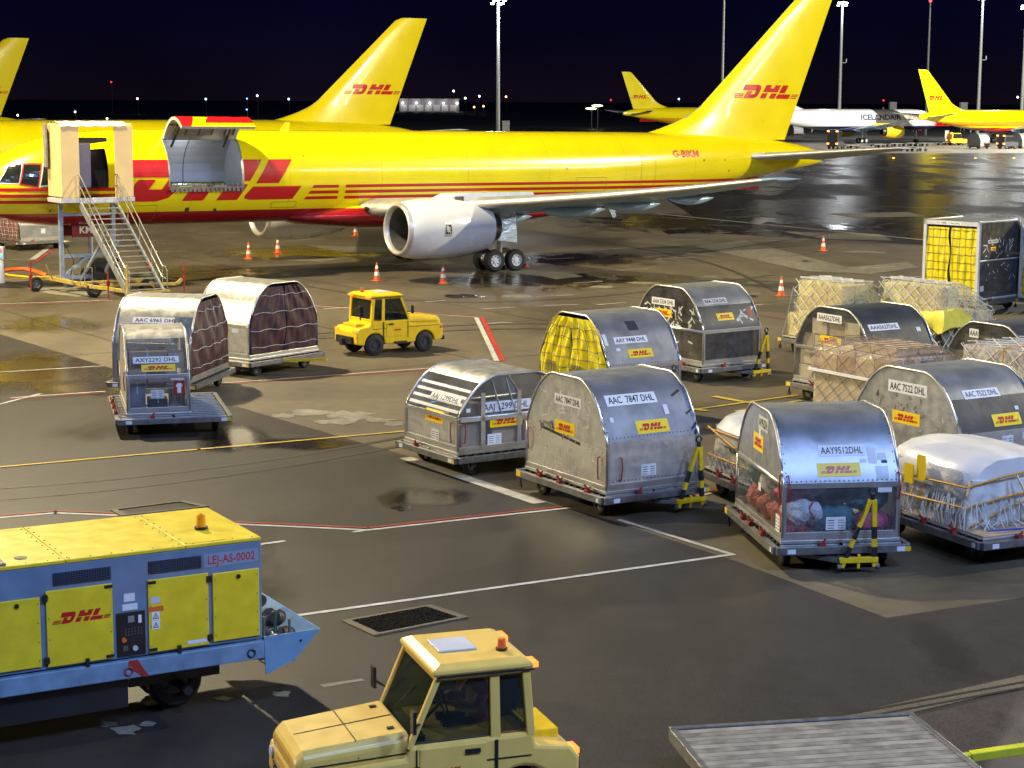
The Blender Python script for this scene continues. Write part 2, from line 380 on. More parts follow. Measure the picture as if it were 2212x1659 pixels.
sheet('wet_apron', pxs([(1560, 505), (2560, 560), (3400, 520), (3400, 331), (1690, 327), (1300, 345)]), .004, G_wet)
sheet('reddish_lane', pxs([(1620, 1700), (1990, 1545), (2300, 1470), (2600, 1450), (2600, 1900), (1600, 1900)]), .008, G_red)
sheet('far_glare_sheet', pxs([(1650, 331), (2700, 331), (2700, 272), (1600, 272)]), .0065, ground_mat('glare_concrete', (.26, .245, .205), (.36, .34, .29), wet=.3, r_wet=.3, sc=.04))  # paler sheet, the white glare of the far apron put into its colour
gp = MB(); PZ = [.008]
def patch(pts):
    PZ[0] += .00002
    q = pxs(pts); gp.add([(x, y, PZ[0]) for x, y in q], [tuple(range(len(q)))])
def blotch(cx, cy, w, h, n=11, seed=1):
    rr = random.Random(seed); patch([(cx + w * cos(2*pi*i/n) * rr.uniform(.45, 1.1), cy + h * sin(2*pi*i/n) * rr.uniform(.45, 1.1)) for i in range(n)])
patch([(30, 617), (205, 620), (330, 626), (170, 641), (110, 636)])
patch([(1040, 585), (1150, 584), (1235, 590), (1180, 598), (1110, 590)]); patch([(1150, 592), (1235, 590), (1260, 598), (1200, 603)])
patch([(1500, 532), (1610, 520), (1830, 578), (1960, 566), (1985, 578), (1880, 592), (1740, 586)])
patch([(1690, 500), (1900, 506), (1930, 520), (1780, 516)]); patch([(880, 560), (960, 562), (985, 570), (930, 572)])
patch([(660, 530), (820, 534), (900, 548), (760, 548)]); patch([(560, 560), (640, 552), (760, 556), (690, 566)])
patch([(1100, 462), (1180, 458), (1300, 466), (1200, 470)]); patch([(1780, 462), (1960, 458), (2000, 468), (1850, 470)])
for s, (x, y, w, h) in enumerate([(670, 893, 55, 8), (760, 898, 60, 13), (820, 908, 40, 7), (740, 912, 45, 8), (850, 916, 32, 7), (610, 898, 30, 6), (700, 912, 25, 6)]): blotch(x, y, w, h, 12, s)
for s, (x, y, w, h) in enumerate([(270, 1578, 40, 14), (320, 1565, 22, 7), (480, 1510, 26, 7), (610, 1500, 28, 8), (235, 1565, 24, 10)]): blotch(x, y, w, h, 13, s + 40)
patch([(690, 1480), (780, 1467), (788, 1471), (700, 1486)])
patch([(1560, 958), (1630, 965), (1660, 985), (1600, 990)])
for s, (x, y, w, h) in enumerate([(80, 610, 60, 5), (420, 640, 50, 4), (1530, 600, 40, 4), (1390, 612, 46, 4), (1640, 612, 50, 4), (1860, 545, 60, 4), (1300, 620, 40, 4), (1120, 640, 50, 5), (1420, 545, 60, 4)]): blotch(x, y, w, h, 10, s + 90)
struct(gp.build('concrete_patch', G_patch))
G_dark = ground_mat('oil_stain', (.030, .028, .025), (.044, .041, .036), wet=.7, sc=.3)
gp = MB()
for s, (x, y, w, h) in enumerate([(1000, 640, 60, 6), (1120, 605, 90, 8), (1430, 622, 26, 4), (1600, 640, 50, 4), (1050, 610, 40, 5), (870, 1098, 26, 7), (1640, 478, 110, 9), (1500, 500, 120, 8), (1850, 490, 120, 9), (860, 690, 40, 4), (380, 700, 60, 6), (80, 790, 70, 14)]): blotch(x, y, w, h, 16, s + 200)
struct(gp.build('oil_stain', G_dark))
M_wm = pm('road_white', (.50, .49, .45), .6, var=.18, scale=4, col2=(.30, .29, .26))
M_ym = pm('road_yellow', (.58, .42, .03), .6, var=.2, scale=3, col2=(.34, .25, .03))
M_rm = pm('road_red', (.42, .03, .015), .6, var=.2, scale=4)
def marks(name, mat, lines, z):
    mb = MB()
    for pts, w in lines:
        q = [Vector((*at(*p), z)) for p in pts]
        for a, b in zip(q, q[1:]):
            d = (b - a).normalized(); n = Vector((-d.y, d.x, 0)) * w / 2
            mb.add([a - n - d * w * .3, b - n + d * w * .3, b + n + d * w * .3, a + n - d * w * .3], [(0, 1, 2, 3)])
            z += .00003
            for v in range(len(q)): pass
    return struct(mb.build(name, mat, fixn=False))
def off(pts, dy): return [(x, y + dy) for x, y in pts]
Wl = [([(-30, 1122), (120, 1109), (250, 1114)], .10), ([(508, 1133), (795, 1146), (1230, 1098)], .10), ([(765, 1150), (800, 1145)], .10),
      ([(640, 1331), (1582, 1199)], .11), ([(1582, 1199), (1338, 1124)], .11), ([(540, 1180), (613, 1170)], .11),
      ([(-40, 807), (222, 791)], .10), ([(25, 860), (225, 846)], .10), ([(-40, 884), (88, 851)], .10),
      ([(-30, 658), (240, 649)], .09), ([(470, 829), (930, 796)], .10), ([(660, 660), (1032, 686)], .09), ([(1029, 687), (1073, 780)], .16),
      ([(1500, 1074), (1590, 1054)], .12), ([(70, 561), (112, 530)], .3), ([(112, 530), (150, 521)], .2), ([(0, 563), (70, 560)], .1),
      ([(880, 991), (1160, 1086)], .30)]
dash = [(1040,668,1112,664),(1176,661,1248,658),(1290,659,1350,654),(1310,683,1370,680),(1048,700,1105,697),(1160,641,1240,637),(1560,640,1640,635),(1570,663,1650,658),(1690,640,1790,634),
        (920,652,960,650),(700,668,760,664),(430,505,520,502),(560,503,640,500),(300,522,360,519),(340,545,400,542),(620,520,700,517),(1170,486,1270,483),(1290,505,1360,502),(1330,480,1400,478),
        (1400,497,1480,494),(1450,520,1520,517),(1530,486,1600,489),(1520,505,1580,502),(1610,500,1690,497),(1660,520,1720,523),(1570,470,1640,466),(1700,480,1780,477),(1430,470,1500,474),
        (1290,540,1350,537),(1200,520,1260,518),(1420,560,1500,556),(1180,560,1240,557),(1330,585,1400,581),(1500,606,1560,603),(1640,560,1720,556),(1480,548,1540,552),(760,500,820,498),(820,640,870,637),(1240,612,1300,608),
        (480,486,540,484),(650,486,700,484),(1640,455,1720,452),(1560,455,1610,452),(1860,580,1930,576),(1950,600,2030,596)]
Wl += [([(a, b), (c, d)], .11) for a, b, c, d in dash]
Wl += [([(1420, 462), (1620, 482), (2010, 520)], .28)]
marks('white_marking', M_wm, Wl, .0120)
marks('red_marking', M_rm, [([(-30, 1118), (120, 1105), (250, 1110)], .06), ([(508, 1129), (795, 1141.5), (1230, 1093.5)], .07), ([(-30, 661), (240, 652)], .07), ([(470, 832), (930, 799)], .07),
      ([(660, 657), (1032, 683)], .06), ([(1041, 686), (1086, 780)], .16), ([(1500, 1070), (1590, 1050)], .08), ([(77, 566), (120, 535)], .16), ([(25, 863), (225, 849)], .06), ([(1600, 672), (1700, 690)], .05)], .0160)
marks('yellow_marking', M_ym, [([(-40, 1014), (430, 972), (885, 932)], .10), ([(-40, 606), (160, 599)], .10), ([(345, 594), (830, 573), (1010, 574)], .10), ([(1478, 889), (1720, 855)], .13), ([(1545, 858), (1656, 878)], .2),
      ([(1490, 884), (1524, 888)], .2), ([(1590, 889), (1730, 866)], .12), ([(1500, 542), (1900, 522)], .1), ([(1640, 470), (1990, 474)], .1), ([(1700, 440), (2100, 452)], .14), ([(1830, 408), (2212, 420)], .14)], .0200)
gp = MB()
for y0, y1 in ((1528, 1484), (1541, 1496)):
    q = pxs([(1700, y0 + 40), (2300, y1 - 25)]); 
    a, b = Vector((*q[0], .013)), Vector((*q[1], .013)); n = Vector((0, .035, 0)); gp.add([a - n, b - n, b + n, a + n], [(0, 1, 2, 3)])
struct(gp.build('slot_drain_channel', pm('channel_dark', (.01, .01, .01), .6, var=.1), fixn=False))
gp = MB()
q = pxs([(1690, 1590), (2300, 1452)]); a, b = Vector((*q[0], .0105)), Vector((*q[1], .0105)); n = Vector((0, .22, 0)); gp.add([a - n, b - n, b + n, a + n], [(0, 1, 2, 3)])
struct(gp.build('channel_kerb', G_apron, fixn=False))
# tyre marks and slab joints
G_tyre = ground_mat('tyre_rubber', (.024, .021, .018), (.036, .031, .026), wet=.1, sc=.5)
gp = MB(); zt_ = .0095
for pts, wd in [([(-60,1060),(300,1030),(700,975),(1200,880),(1500,800)],.16), ([(-60,1085),(300,1052),(700,994),(1200,896),(1500,812)],.16), ([(300,760),(700,720),(1200,700),(1700,740)],.14), ([(300,772),(700,731),(1200,711),(1700,752)],.14), ([(560,600),(900,650),(1300,640),(1700,590)],.14), ([(1380,560),(1640,528),(2000,470)],.2), ([(1150,500),(1500,560),(1700,640)],.2)]:
    q = [Vector((*at(*p), 0)) for p in pts]; sm = []
    for i in range(len(q) - 1):
        p0, p1, p2, p3 = q[max(i-1,0)], q[i], q[i+1], q[min(i+2,len(q)-1)]
        for k in range(8):
            t = k / 8; sm.append(.5*((2*p1)+(p2-p0)*t+(2*p0-5*p1+4*p2-p3)*t*t+(3*p1-p0-3*p2+p3)*t**3))
    zt_ += .0003; L_ = []
    for i, p in enumerate(sm):
        d = (sm[min(i+1,len(sm)-1)] - sm[max(i-1,0)]).normalized(); n = Vector((-d.y, d.x, 0)) * wd / 2; L_.append([(p.x-n.x, p.y-n.y, zt_), (p.x+n.x, p.y+n.y, zt_)])
    gp.loft(L_, close=False, caps=False)
struct(gp.build('tyre_mark', G_tyre, fixn=False))
gp = MB(); e1 = Vector((cos(R(34.5)), sin(R(34.5)), 0)); e2 = Vector((-e1.y, e1.x, 0)); o_ = Vector((2, 48, .0092))
for k in range(-5, 9):
    for a, d, ln in ((e2 * (k * 7.5), e1, 90),):
        c_ = o_ + a; n = e2 * .018; p, q = c_ - d * 14, c_ + d * ln
        if k >= 1: gp.add([p - n, q - n, q + n, p + n], [(0,1,2,3)])
for k in range(0, 12):
    c_ = o_ + e1 * (k * 7.5 - 6) + Vector((0,0,.0004)); n = e1 * .018; p, q = c_ + e2 * 8, c_ + e2 * 62; gp.add([p - n, q - n, q + n, p + n], [(0,1,2,3)])
struct(gp.build('slab_joint', G_tyre, fixn=False))
# drain grates let into the asphalt
def grate(label, corners, z=.012, dark=False):
    q = [Vector((*at(*c), 0)) for c in corners]; c = sum(q, Vector()) / 4
    t = thing('drain_grate', label, 'drain grate', c)
    q = [p - c for p in q]; mb = MB(); inn = [p * .84 for p in q]
    up = lambda p, h: (p.x, p.y, h)
    mb.add([up(p, .03) for p in q] + [up(p, .03) for p in inn] + [up(p, 0.001) for p in q], [(i, (i+1) % 4, 4 + (i+1) % 4, 4 + i) for i in range(4)] + [(i, (i+1) % 4, 8 + (i+1) % 4, 8 + i) for i in range(4)])
    mb.build('frame', G_apron, t)
    mb = MB(); mb.add([up(p, .013) for p in inn], [(0, 1, 2, 3)]); mb.build('pit', M_bkp, t)
    if dark: return
    mb = MB()
    for k in range(1, 26):
        f = k / 26; mb.bar(up(inn[0].lerp(inn[1], f), .026), up(inn[3].lerp(inn[2], f), .026), .014, .016)
    for k in range(1, 9):
        f = k / 9; mb.bar(up(inn[0].lerp(inn[3], f), .027), up(inn[1].lerp(inn[2], f), .027), .014, .012)
    mb.build('grating', pm('wet_iron', (.05, .048, .045), .28, .7, var=.3, scale=20), t)
grate('rectangular mesh drain grate in the dark asphalt behind the tractor roof', [(738, 1344), (930, 1309), (1012, 1336), (808, 1376)])
grate('black covered pit with a pale frame beyond the ground unit roof', [(238, 1104), (398, 1084), (452, 1096), (262, 1117)], dark=True)
# ---------------------------------------------------------------- freighter jets
ST = [(0,3.72,3.62,.05),(.12,3.93,3.40,.27),(.3,4.12,3.22,.45),(.6,4.42,3.0,.68),(1.2,4.93,2.74,1.02),(2.0,5.40,2.54,1.30),(2.9,5.77,2.41,1.52),(3.8,5.99,2.33,1.67),(4.8,6.13,2.28,1.78),(6.0,6.23,2.26,1.85),(7.5,6.27,2.26,1.88),
      (10,6.27,2.26,1.88),(14,6.27,2.26,1.88),(18,6.27,2.26,1.88),(22,6.27,2.26,1.88),(26,6.27,2.26,1.88),(29,6.27,2.30,1.88),(31.5,6.27,2.44,1.86),(34,6.26,2.72,1.79),(36.5,6.23,3.08,1.66),(39,6.17,3.47,1.43),(41.5,6.05,3.86,1.12),(43.5,5.88,4.16,.82),(45.2,5.66,4.40,.53),(46.4,5.40,4.58,.28),(46.95,5.22,4.72,.13)]
EX = 2 / 2.12
def station(s):
    k = 0
    while k < len(ST) - 2 and ST[k+1][0] <= s: k += 1
    a, b = ST[k], ST[k+1]; p = ST[max(k-1, 0)]; n = ST[min(k+2, len(ST)-1)]
    h = b[0] - a[0]; t = (s - a[0]) / h; out = []
    for i in (1, 2, 3):
        m0 = (b[i] - p[i]) / (b[0] - p[0]) * h if k > 0 else (b[i] - a[i]); m1 = (n[i] - a[i]) / (n[0] - a[0]) * h if n is not b else (b[i] - a[i])
        out.append((2*t**3-3*t*t+1)*a[i] + (t**3-2*t*t+t)*m0 + (-2*t**3+3*t*t)*b[i] + (t**3-t*t)*m1)
    return out
def fus(s, a, g=0.):
    top, bot, hw = station(s); zc, hh = (top + bot) / 2, (top - bot) / 2
    c, t = cos(a), sin(a)
    y = (hw + g) * math.copysign(abs(c) ** EX, c); z = zc + (hh + g) * math.copysign(abs(t) ** EX, t)
    return (s, y, z)
def fus_side(s, z, g=.012, side=-1):
    top, bot, hw = station(s); zc, hh = (top + bot) / 2, (top - bot) / 2
    t = min(.999, abs((z - zc) / hh)); c = math.sqrt(max(0, 1 - t ** (2 / EX)))
    return Vector((s, side * ((hw) * c ** EX + g), z))
def ang_of(z, s=10):
    top, bot, hw = station(s); zc, hh = (top + bot) / 2, (top - bot) / 2; t = (z - zc) / hh
    return math.copysign(math.asin(min(1, abs(t) ** (1 / EX))), t)
def paint_mat(name, upper, belly, zb, rough=.22):
    m = bpy.data.materials.new(name); m.use_nodes = True; t = m.node_tree; L = t.links.new; N = t.nodes.new
    b = t.nodes['Principled BSDF']; tc = N('ShaderNodeTexCoord'); s = N('ShaderNodeSeparateXYZ'); L(tc.outputs['Object'], s.inputs[0])
    g = N('ShaderNodeMath'); g.operation = 'GREATER_THAN'; g.inputs[1].default_value = zb; L(s.outputs[2], g.inputs[0])
    mx = N('ShaderNodeMix'); mx.data_type = 'RGBA'; mx.inputs[6].default_value = (*belly, 1); mx.inputs[7].default_value = (*upper, 1); L(g.outputs[0], mx.inputs[0])
    no = N('ShaderNodeTexNoise'); no.inputs['Scale'].default_value = .6; no.inputs['Detail'].default_value = 6; L(tc.outputs['Object'], no.inputs['Vector'])
    mp = N('ShaderNodeMapRange'); mp.inputs[1].default_value = .3; mp.inputs[2].default_value = .7; mp.inputs[3].default_value = .90; mp.inputs[4].default_value = 1.02; L(no.outputs[0], mp.inputs[0])
    # faint skin joints
    def joint(out, per, wid):
        md = N('ShaderNodeMath'); md.operation = 'PINGPONG'; md.inputs[1].default_value = per; L(out, md.inputs[0])
        lt = N('ShaderNodeMath'); lt.operation = 'LESS_THAN'; lt.inputs[1].default_value = wid; L(md.outputs[0], lt.inputs[0]); return lt.outputs[0]
    j = joint(s.outputs[0], 2.3, .012)
    sb = N('ShaderNodeMath'); sb.operation = 'MULTIPLY'; sb.inputs[1].default_value = -.26; L(j, sb.inputs[0])
    ad = N('ShaderNodeMath'); L(mp.outputs[0], ad.inputs[0]); L(sb.outputs[0], ad.inputs[1])
    sc_ = N('ShaderNodeMix'); sc_.data_type = 'RGBA'; sc_.blend_type = 'MULTIPLY'; sc_.inputs[0].default_value = 1; L(mx.outputs[2], sc_.inputs[6]); L(ad.outputs[0], sc_.inputs[7])
    L(sc_.outputs[2], b.inputs['Base Color']); b.inputs['Roughness'].default_value = rough; b.inputs['Coat Weight'].default_value = .6; b.inputs['Coat Roughness'].default_value = .02
    n2 = N('ShaderNodeTexNoise'); n2.inputs['Scale'].default_value = 1.6; L(tc.outputs['Object'], n2.inputs['Vector'])
    bp = N('ShaderNodeBump'); bp.inputs['Strength'].default_value = .03; bp.inputs['Distance'].default_value = .015; L(n2.outputs[0], bp.inputs['Height']); L(bp.outputs[0], b.inputs['Normal']); L(bp.outputs[0], b.inputs['Coat Normal'])
    return m
P_yel = paint_mat('jet_paint', YEL, (.33, .010, .016), 2.88)
P_ice = paint_mat('white_jet_paint', (.75, .75, .76), (.012, .018, .07), 3.1)
M_fin = pm('fin_paint', YEL, .3, var=.05, scale=.5, coat=.4)
M_wing = pm('wing_grey_lit_blue', (.30, .46, .64), .38, .1, var=.06, scale=1)  # wing grey with the blue light of its underside put into the colour
M_le = pm('polished_edge', (.60, .58, .53), .40, .6, var=.08, scale=2)
M_nac = pm('nacelle_white', (.68, .70, .71), .28, var=.04, scale=1, coat=.5)
M_noz = pm('nozzle_metal', (.20, .18, .16), .35, .9, var=.25, scale=4)
M_fan = pm('intake_dark', (.16, .15, .14), .5, .4, var=.2)
M_hold = pm('hold_liner', (.46, .47, .49), .55, var=.06, scale=2)
M_win = pm('cockpit_glass', (.02, .024, .022), .08, var=.2)
M_strut = pm('gear_strut', (.55, .57, .60), .35, .5, var=.1)
M_foil = pm('foil', (.50, .62, .75), .22, .8, var=.1, scale=6, bump=.6, bscale=9)
SD = (8.15, 11.55)                       # freight door, along the body
SC1 = (4.72, 5.50)                       # crew door
A_LO, A_HI = pi - ang_of(3.95), pi - ang_of(5.92)     # rows of the port side
def wing_pts(l):
    """leading edge s, trailing edge s, mid height, thickness at l metres from the centre line"""
    if l < 6.3: le = 17.2 + (l - 1.5) * .52; te = 25.3 - (l - 1.5) * .06
    else: le = 17.2 + (l - 1.5) * .52; te = 25.0 + (l - 6.3) * (27.7 - 25.0) / 12.7
    le = min(le, te - 1.7)
    c = te - le
    return le, te, 2.72 + (l - 1.5) * .094 + (max(0, l - 8) / 11) ** 2 * .35, c * (.118 if l < 6 else .105)
AF = [(0,0),(.012,.24),(.05,.42),(.15,.62),(.35,.60),(.6,.38),(.85,.14),(1,.02),(1,-.02),(.85,-.05),(.6,-.26),(.35,-.40),(.15,-.36),(.05,-.26),(.012,-.16)]
def surf(mb, secs, side=1, mi=0):
    rings = []
    for le, te, z, th, l in secs:
        c = te - le; fl = .02 if .9 < l < 14.5 else 0
        rings.append([(le + c * u, -side * l, z + th * w - (c * (.03 * u + fl * max(0, u - .62) / .38) if l > .9 and c > 1.8 else 0)) for u, w in AF])
    mb.loft(rings, mi)
def fin_sec(z):
    f = (z - 6.0) / 7.45
    te = 44.3 + f * 3.1; le = 36.6 + f * 8.35
    if z < 7.7: le -= 1.75 * ((7.7 - z) / 1.4) ** 2.2
    return le, te
FG = [(0, .02), (.05, .5), (.18, .85), (.4, 1), (.68, .75), (1, .06)]
def fin_half(s, z):
    le, te = fin_sec(z); u = min(1, max(0, (s - le) / (te - le))); th = (te - le) * .052
    for (a, x), (b, y) in zip(FG, FG[1:]):
        if a <= u <= b: return th * (x + (y - x) * (u - a) / (b - a))
    return 0
def wheel(parent, name, c, r, w, axis='y', rim=None, hubside=-1, rimmat=None):
    n = 20; mb = MB(); h = w / 2
    mb.lathe([(-h, r*.55), (-h, r*.86), (-h*.75, r*.97), (-h*.3, r), (h*.3, r), (h*.75, r*.97), (h, r*.86), (h, r*.55)], c, axis, n)
    t = mb.build(name, M_blk, parent, smooth=35)
    mb = MB(); mb.lathe([(-h*.8, .001), (-h*.8, r*.2), (-h*.55, r*.25), (-h*.6, r*.5), (-h*.95, r*.56), (h*.95, r*.56), (h*.6, r*.5), (h*.55, r*.25), (h*.8, r*.2), (h*.8, .001)], c, axis, n)
    for k in range(8):
        a = 2*pi*k/8; 
        for sg in (-1, 1):
            p = [c[0] + cos(a)*r*.37, c[1], c[2] + sin(a)*r*.37] if axis == 'y' else [c[0], c[1] + cos(a)*r*.37, c[2] + sin(a)*r*.37]
            i = 1 if axis == 'y' else 0; q = list(p); p[i] += sg*h*.5; q[i] += sg*h*.68
            mb.cyl(p, q, r*.06, n=6, mi=1)
    mb.build('rim', [rimmat or M_steel, M_bkp], t, smooth=35)
    return t
def engine(root, l, side, cowl, near):
    y = -side * l; zc = 2.22; o = (0, y, zc)
    mb = MB(); mb.lathe([(16.55,1.12),(16.75,1.19),(17.3,1.27),(18.2,1.30),(19.3,1.24),(20.2,1.10),(20.85,.96),(20.8,.90),(20.0,.86)], o)
    n = mb.build('nacelle', cowl, root, smooth=40)
    mb = MB(); mb.lathe([(16.58,1.13),(16.42,1.09),(16.36,1.03),(16.40,.97),(16.6,.93)], o); mb.build('inlet_lip', M_le, n, smooth=True)
    mb = MB(); mb.lathe([(16.6,.93),(17.2,.96),(17.8,.98),(17.82,.30),(17.4,.14),(17.25,.001)], o); mb.build('intake', M_fan, n, smooth=40)
    mb = MB()
    for k in range(22):
        a = 2*pi*k/22; mb.bar((17.72, y + cos(a)*.28, zc + sin(a)*.28), (17.72, y + cos(a)*.95, zc + sin(a)*.95), .15, .03)
    mb.build('fan_blades', M_noz, n)
    mb = MB(); mb.lathe([(20.0,.80),(20.9,.72),(21.4,.60),(21.38,.55),(20.7,.5),(20.5,.001)], o); mb.build('nozzle', M_noz, root, smooth=40)
    # pylon: deep blade from the cowling up into the wing
    rings = []
    for z, a, b, w in ((zc + .85, 17.6, 22.6, .20), (zc + 1.2, 17.9, 23.6, .22), (zc + 1.5, 18.6, 23.4, .20)):
        rings.append([(a, y, z), (a + .4, y - w * .8, z), (a + 1.5, y - w, z), (b - 1.4, y - w * .8, z), (b, y, z), (b - 1.4, y + w * .8, z), (a + 1.5, y + w, z), (a + .4, y + w * .8, z)])
    mb = MB(); mb.loft(rings); py = mb.build('pylon', cowl, root, smooth=50)
    if near:
        mb = MB(); mb.box(19.2, 19.62, y - .245, y - .2, zc + 1.1, zc + 1.36); mb.build('access_panel', M_noz, py)
        def nf(u, v, g):
            dz = v - zc; rr = 1.30 + g; return Vector((u, y - math.sqrt(max(.01, rr*rr - dz*dz)), v))
        b = lay('maker_badge', rect_bm(.34, .62), M_alu, n, lambda a, c: nf(a, c, .008), ox=18.03, oy=zc - .26, cuts=[zc - .1, zc + .1])
        lay('badge_field', rect_bm(.28, .40), M_ink, b, lambda a, c: nf(a, c, .014), ox=18.06, oy=zc - .15, cuts=[zc])
        for dx, dy in ((0, .06), (.07, 0)):
            lay('lettering', text_bm('R'), M_white, b, lambda a, c: nf(a, c, .02), .19, .27, 18.09 + dx, zc - .12 + dy, [zc])
        mb = MB(); mb.lathe([(19.55, 1.238), (19.56, 1.238)], o)
    return n
def main_gear(root, side, detail=True):
    y = -side * 3.66; s = 23.55
    mb = MB(); mb.cyl((s, y, .5), (s, y, 2.9), .13, n=14); mb.cyl((s, y, .55), (s, y, 1.3), .09); mb.bar((s - .75, y, .51), (s + .75, y, .51), .16, .18)
    mb.cyl((s - .1, y + side * .1, 1.4), (s - 1.0, y + side * 1.1, 2.8), .07); mb.cyl((s, y, 1.5), (s, y + side * 1.5, 2.7), .06)
    for ds in (-.57, .57): mb.cyl((s + ds, y - .5, .51), (s + ds, y + .5, .51), .08)
    g = mb.build('main_gear_leg', M_strut, root, smooth=40)
    for ds in (-.57, .57):
        for dy in (-.43, .43): wheel(g, 'wheel', (s + ds, y + dy, .51), .51, .36, rimmat=M_ref)
    mb = MB(); yy = y - side * .62
    mb.add([(s - .55, yy, 1.45), (s + .55, yy, 1.3), (s + .5, yy + side * .1, 2.85), (s - .3, yy + side * .1, 2.8), (s - .55, yy - side * .03, 1.45), (s + .55, yy - side * .03, 1.3), (s + .5, yy + side * .07, 2.85), (s - .3, yy + side * .07, 2.8)],
           [(0,1,2,3),(4,7,6,5),(0,4,5,1),(1,5,6,2),(2,6,7,3),(3,7,4,0)])
    mb.build('gear_door', M_foil, root)
    return g
def jet(name, label, loc, deg, open_doors=False, livery='yellow', reg=None, logo=True, group=None):
    P = P_yel if livery == 'yellow' else P_ice; FN = M_fin if livery == 'yellow' else M_nac
    root = thing(name, label, 'cargo plane', loc, deg, group)
    SS = sorted(set([0,.05,.12,.2,.3,.45,.6,.8,1.0,1.2,1.5,1.8,2.1,2.5,2.9,3.3,3.8,4.2,SC1[0],4.8,5.2,SC1[1],6,6.8,7.5,SD[0],9,9.85,10.7,SD[1],12.5] + [14 + 1.5*i for i in range(10)] + [28 + i for i in range(19)] + [46.4, 46.7, 46.95]))
    base = [2*pi*i/64 for i in range(64)]
    AA = [a for a in base if min(abs(a - A_LO), abs(a - A_HI)) > .05] + [A_LO, A_HI]; AA.sort()
    rings = [[fus(s, a) for a in AA] for s in SS]
    def skip(i, j):
        if not open_doors: return False
        s = (SS[i] + SS[i+1]) / 2; a0 = AA[j]; a1 = AA[(j+1) % len(AA)]
        if a1 < a0: return False
        am = (a0 + a1) / 2
        return min(A_LO, A_HI) < am < max(A_LO, A_HI) and (SD[0] < s < SD[1] or (SC1[0] < s < SC1[1] and am > pi - ang_of(5.58)))
    mb = MB(); mb.loft(rings, skip=skip); f = mb.build('fuselage', P, root, smooth=60)
    # belly fairing under the wing
    rings = []
    for s, w, zb, zt in ((13.8,.6,2.45,2.6),(15,1.5,2.12,2.9),(17,2.15,1.92,3.2),(20,2.35,1.86,3.3),(24,2.35,1.88,3.2),(27,2.0,2.05,2.9),(29.5,1.3,2.3,2.7),(31,.5,2.5,2.6)):
        rings.append([(s, w*cos(a), (zb+zt)/2 + (zt-zb)/2*sin(a)) for a in [2*pi*i/24 for i in range(24)]])
    mb = MB(); mb.loft(rings); mb.build('belly_fairing', P, root, smooth=True)
    for side in (1, -1):
        ls = [1.5, 3, 4.6, 6.3, 9, 12, 15.5, 18.6, 19.0]
        secs = []
        for l in ls:
            le, te, z, th = wing_pts(l)
            if l == 19.0: le += .35; th *= .6
            secs.append((le, te, z, th, l))
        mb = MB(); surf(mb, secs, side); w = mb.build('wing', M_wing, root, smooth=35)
        mb = MB()                                                     # polished leading edge
        rings = []
        for l in [1.5, 3, 4.6, 6.3, 9, 12, 15.5, 18.6]:
            le, te, z, th = wing_pts(l); c = te - le
            rings.append([(le + c * u - .02, -side * l, z + th * k * 1.06 + .01 * (k > 0) - .01 * (k < 0)) for u, k in ((.10,.55),(.05,.42),(.012,.24),(0,0),(.012,-.16),(.05,-.26),(.10,-.33))])
        mb.loft(rings, close=False, caps=False); mb.build('slats', M_le, w, smooth=True, fixn=True)
        for l, ln in ((3.4, 4.2), (8.6, 3.6), (11.6, 3.1), (14.4, 2.5)):   # flap track fairings
            le, te, z, th = wing_pts(l); o = (te + .35, -side * l, z - .16 - (te - le) * .045)
            mb = MB(); rr = []
            for q in range(9):
                u = q / 8; rad = .22 * ln / 3.6 * max(.02, sin(pi * u) ** .6)
                rr.append([(o[0] - ln * (1 - u), o[1] + rad * .7 * cos(a), o[2] - .12 * sin(pi*u) + rad * 1.1 * sin(a)) for a in [2*pi*i/12 for i in range(12)]])
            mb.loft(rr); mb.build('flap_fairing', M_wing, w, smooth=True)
        engine(root, 6.45, side, M_nac if livery == 'yellow' else M_toolyel, side == 1)
        main_gear(root, side)
        # tailplane
        mb = MB(); surf(mb, [(40.3, 45.0, 5.0, .42, .5), (41.2, 45.2, 5.08, .36, 1.6), (43.2, 45.9, 5.4, .22, 4.9), (44.75, 46.2, 5.62, .13, 7.4), (45.1, 46.2, 5.64, .08, 7.6)], side)
        tp = mb.build('tailplane', pm('tail_grey', (.50,.54,.58), .35, var=.06) if livery == 'yellow' else M_nac, root, smooth=35)
        mb = MB(); mb.loft([[(le + c*u - .015, -side*l, z + th*k*1.07) for u, k in ((.08,.5),(.03,.34),(0,0),(.03,-.22),(.08,-.3))] for le, c, z, th, l in ((41.2,4,5.08,.36,1.6),(43.2,2.7,5.4,.22,4.9),(44.75,1.45,5.62,.13,7.4))], close=False, caps=False); mb.build('leading_edge', M_le, tp, smooth=True)
    for side in (1, -1):
        mb = MB(); mb.ball((17.42, -side*2.15, 2.86), .19, 12, 0, (.5,1.0,.55)); mb.build('landing_light', M_win, root, smooth=True)
    # fin
    rings = []
    for z in [5.9, 6.25, 6.45, 6.7, 7, 7.3, 7.6, 8.2, 8.8, 9.5, 10.5, 12, 13.3, 13.5]:
        le, te = fin_sec(z)
        if z == 13.5: le += .3
        th = (te - le) * .052
        rings.append([(le + (te - le) * u, th * g, z) for u, g in FG] + [(le + (te - le) * u, -th * g, z) for u, g in FG[::-1]])
    mb = MB(); mb.loft(rings); fin = mb.build('fin', FN, root, smooth=50)
    mb = MB()                                                         # dorsal fillet in front of the fin
    rr = []
    for s, zt, w in ((33.6,6.28,.02),(34.8,6.42,.07),(36.0,6.72,.12),(37.0,7.2,.16),(37.9,7.95,.18),(38.6,7.9,.2)):
        rr.append([(s, 0, zt), (s, -w*.6, zt - .08), (s, -w, 6.0), (s, w, 6.0), (s, w*.6, zt - .08)])
    pass
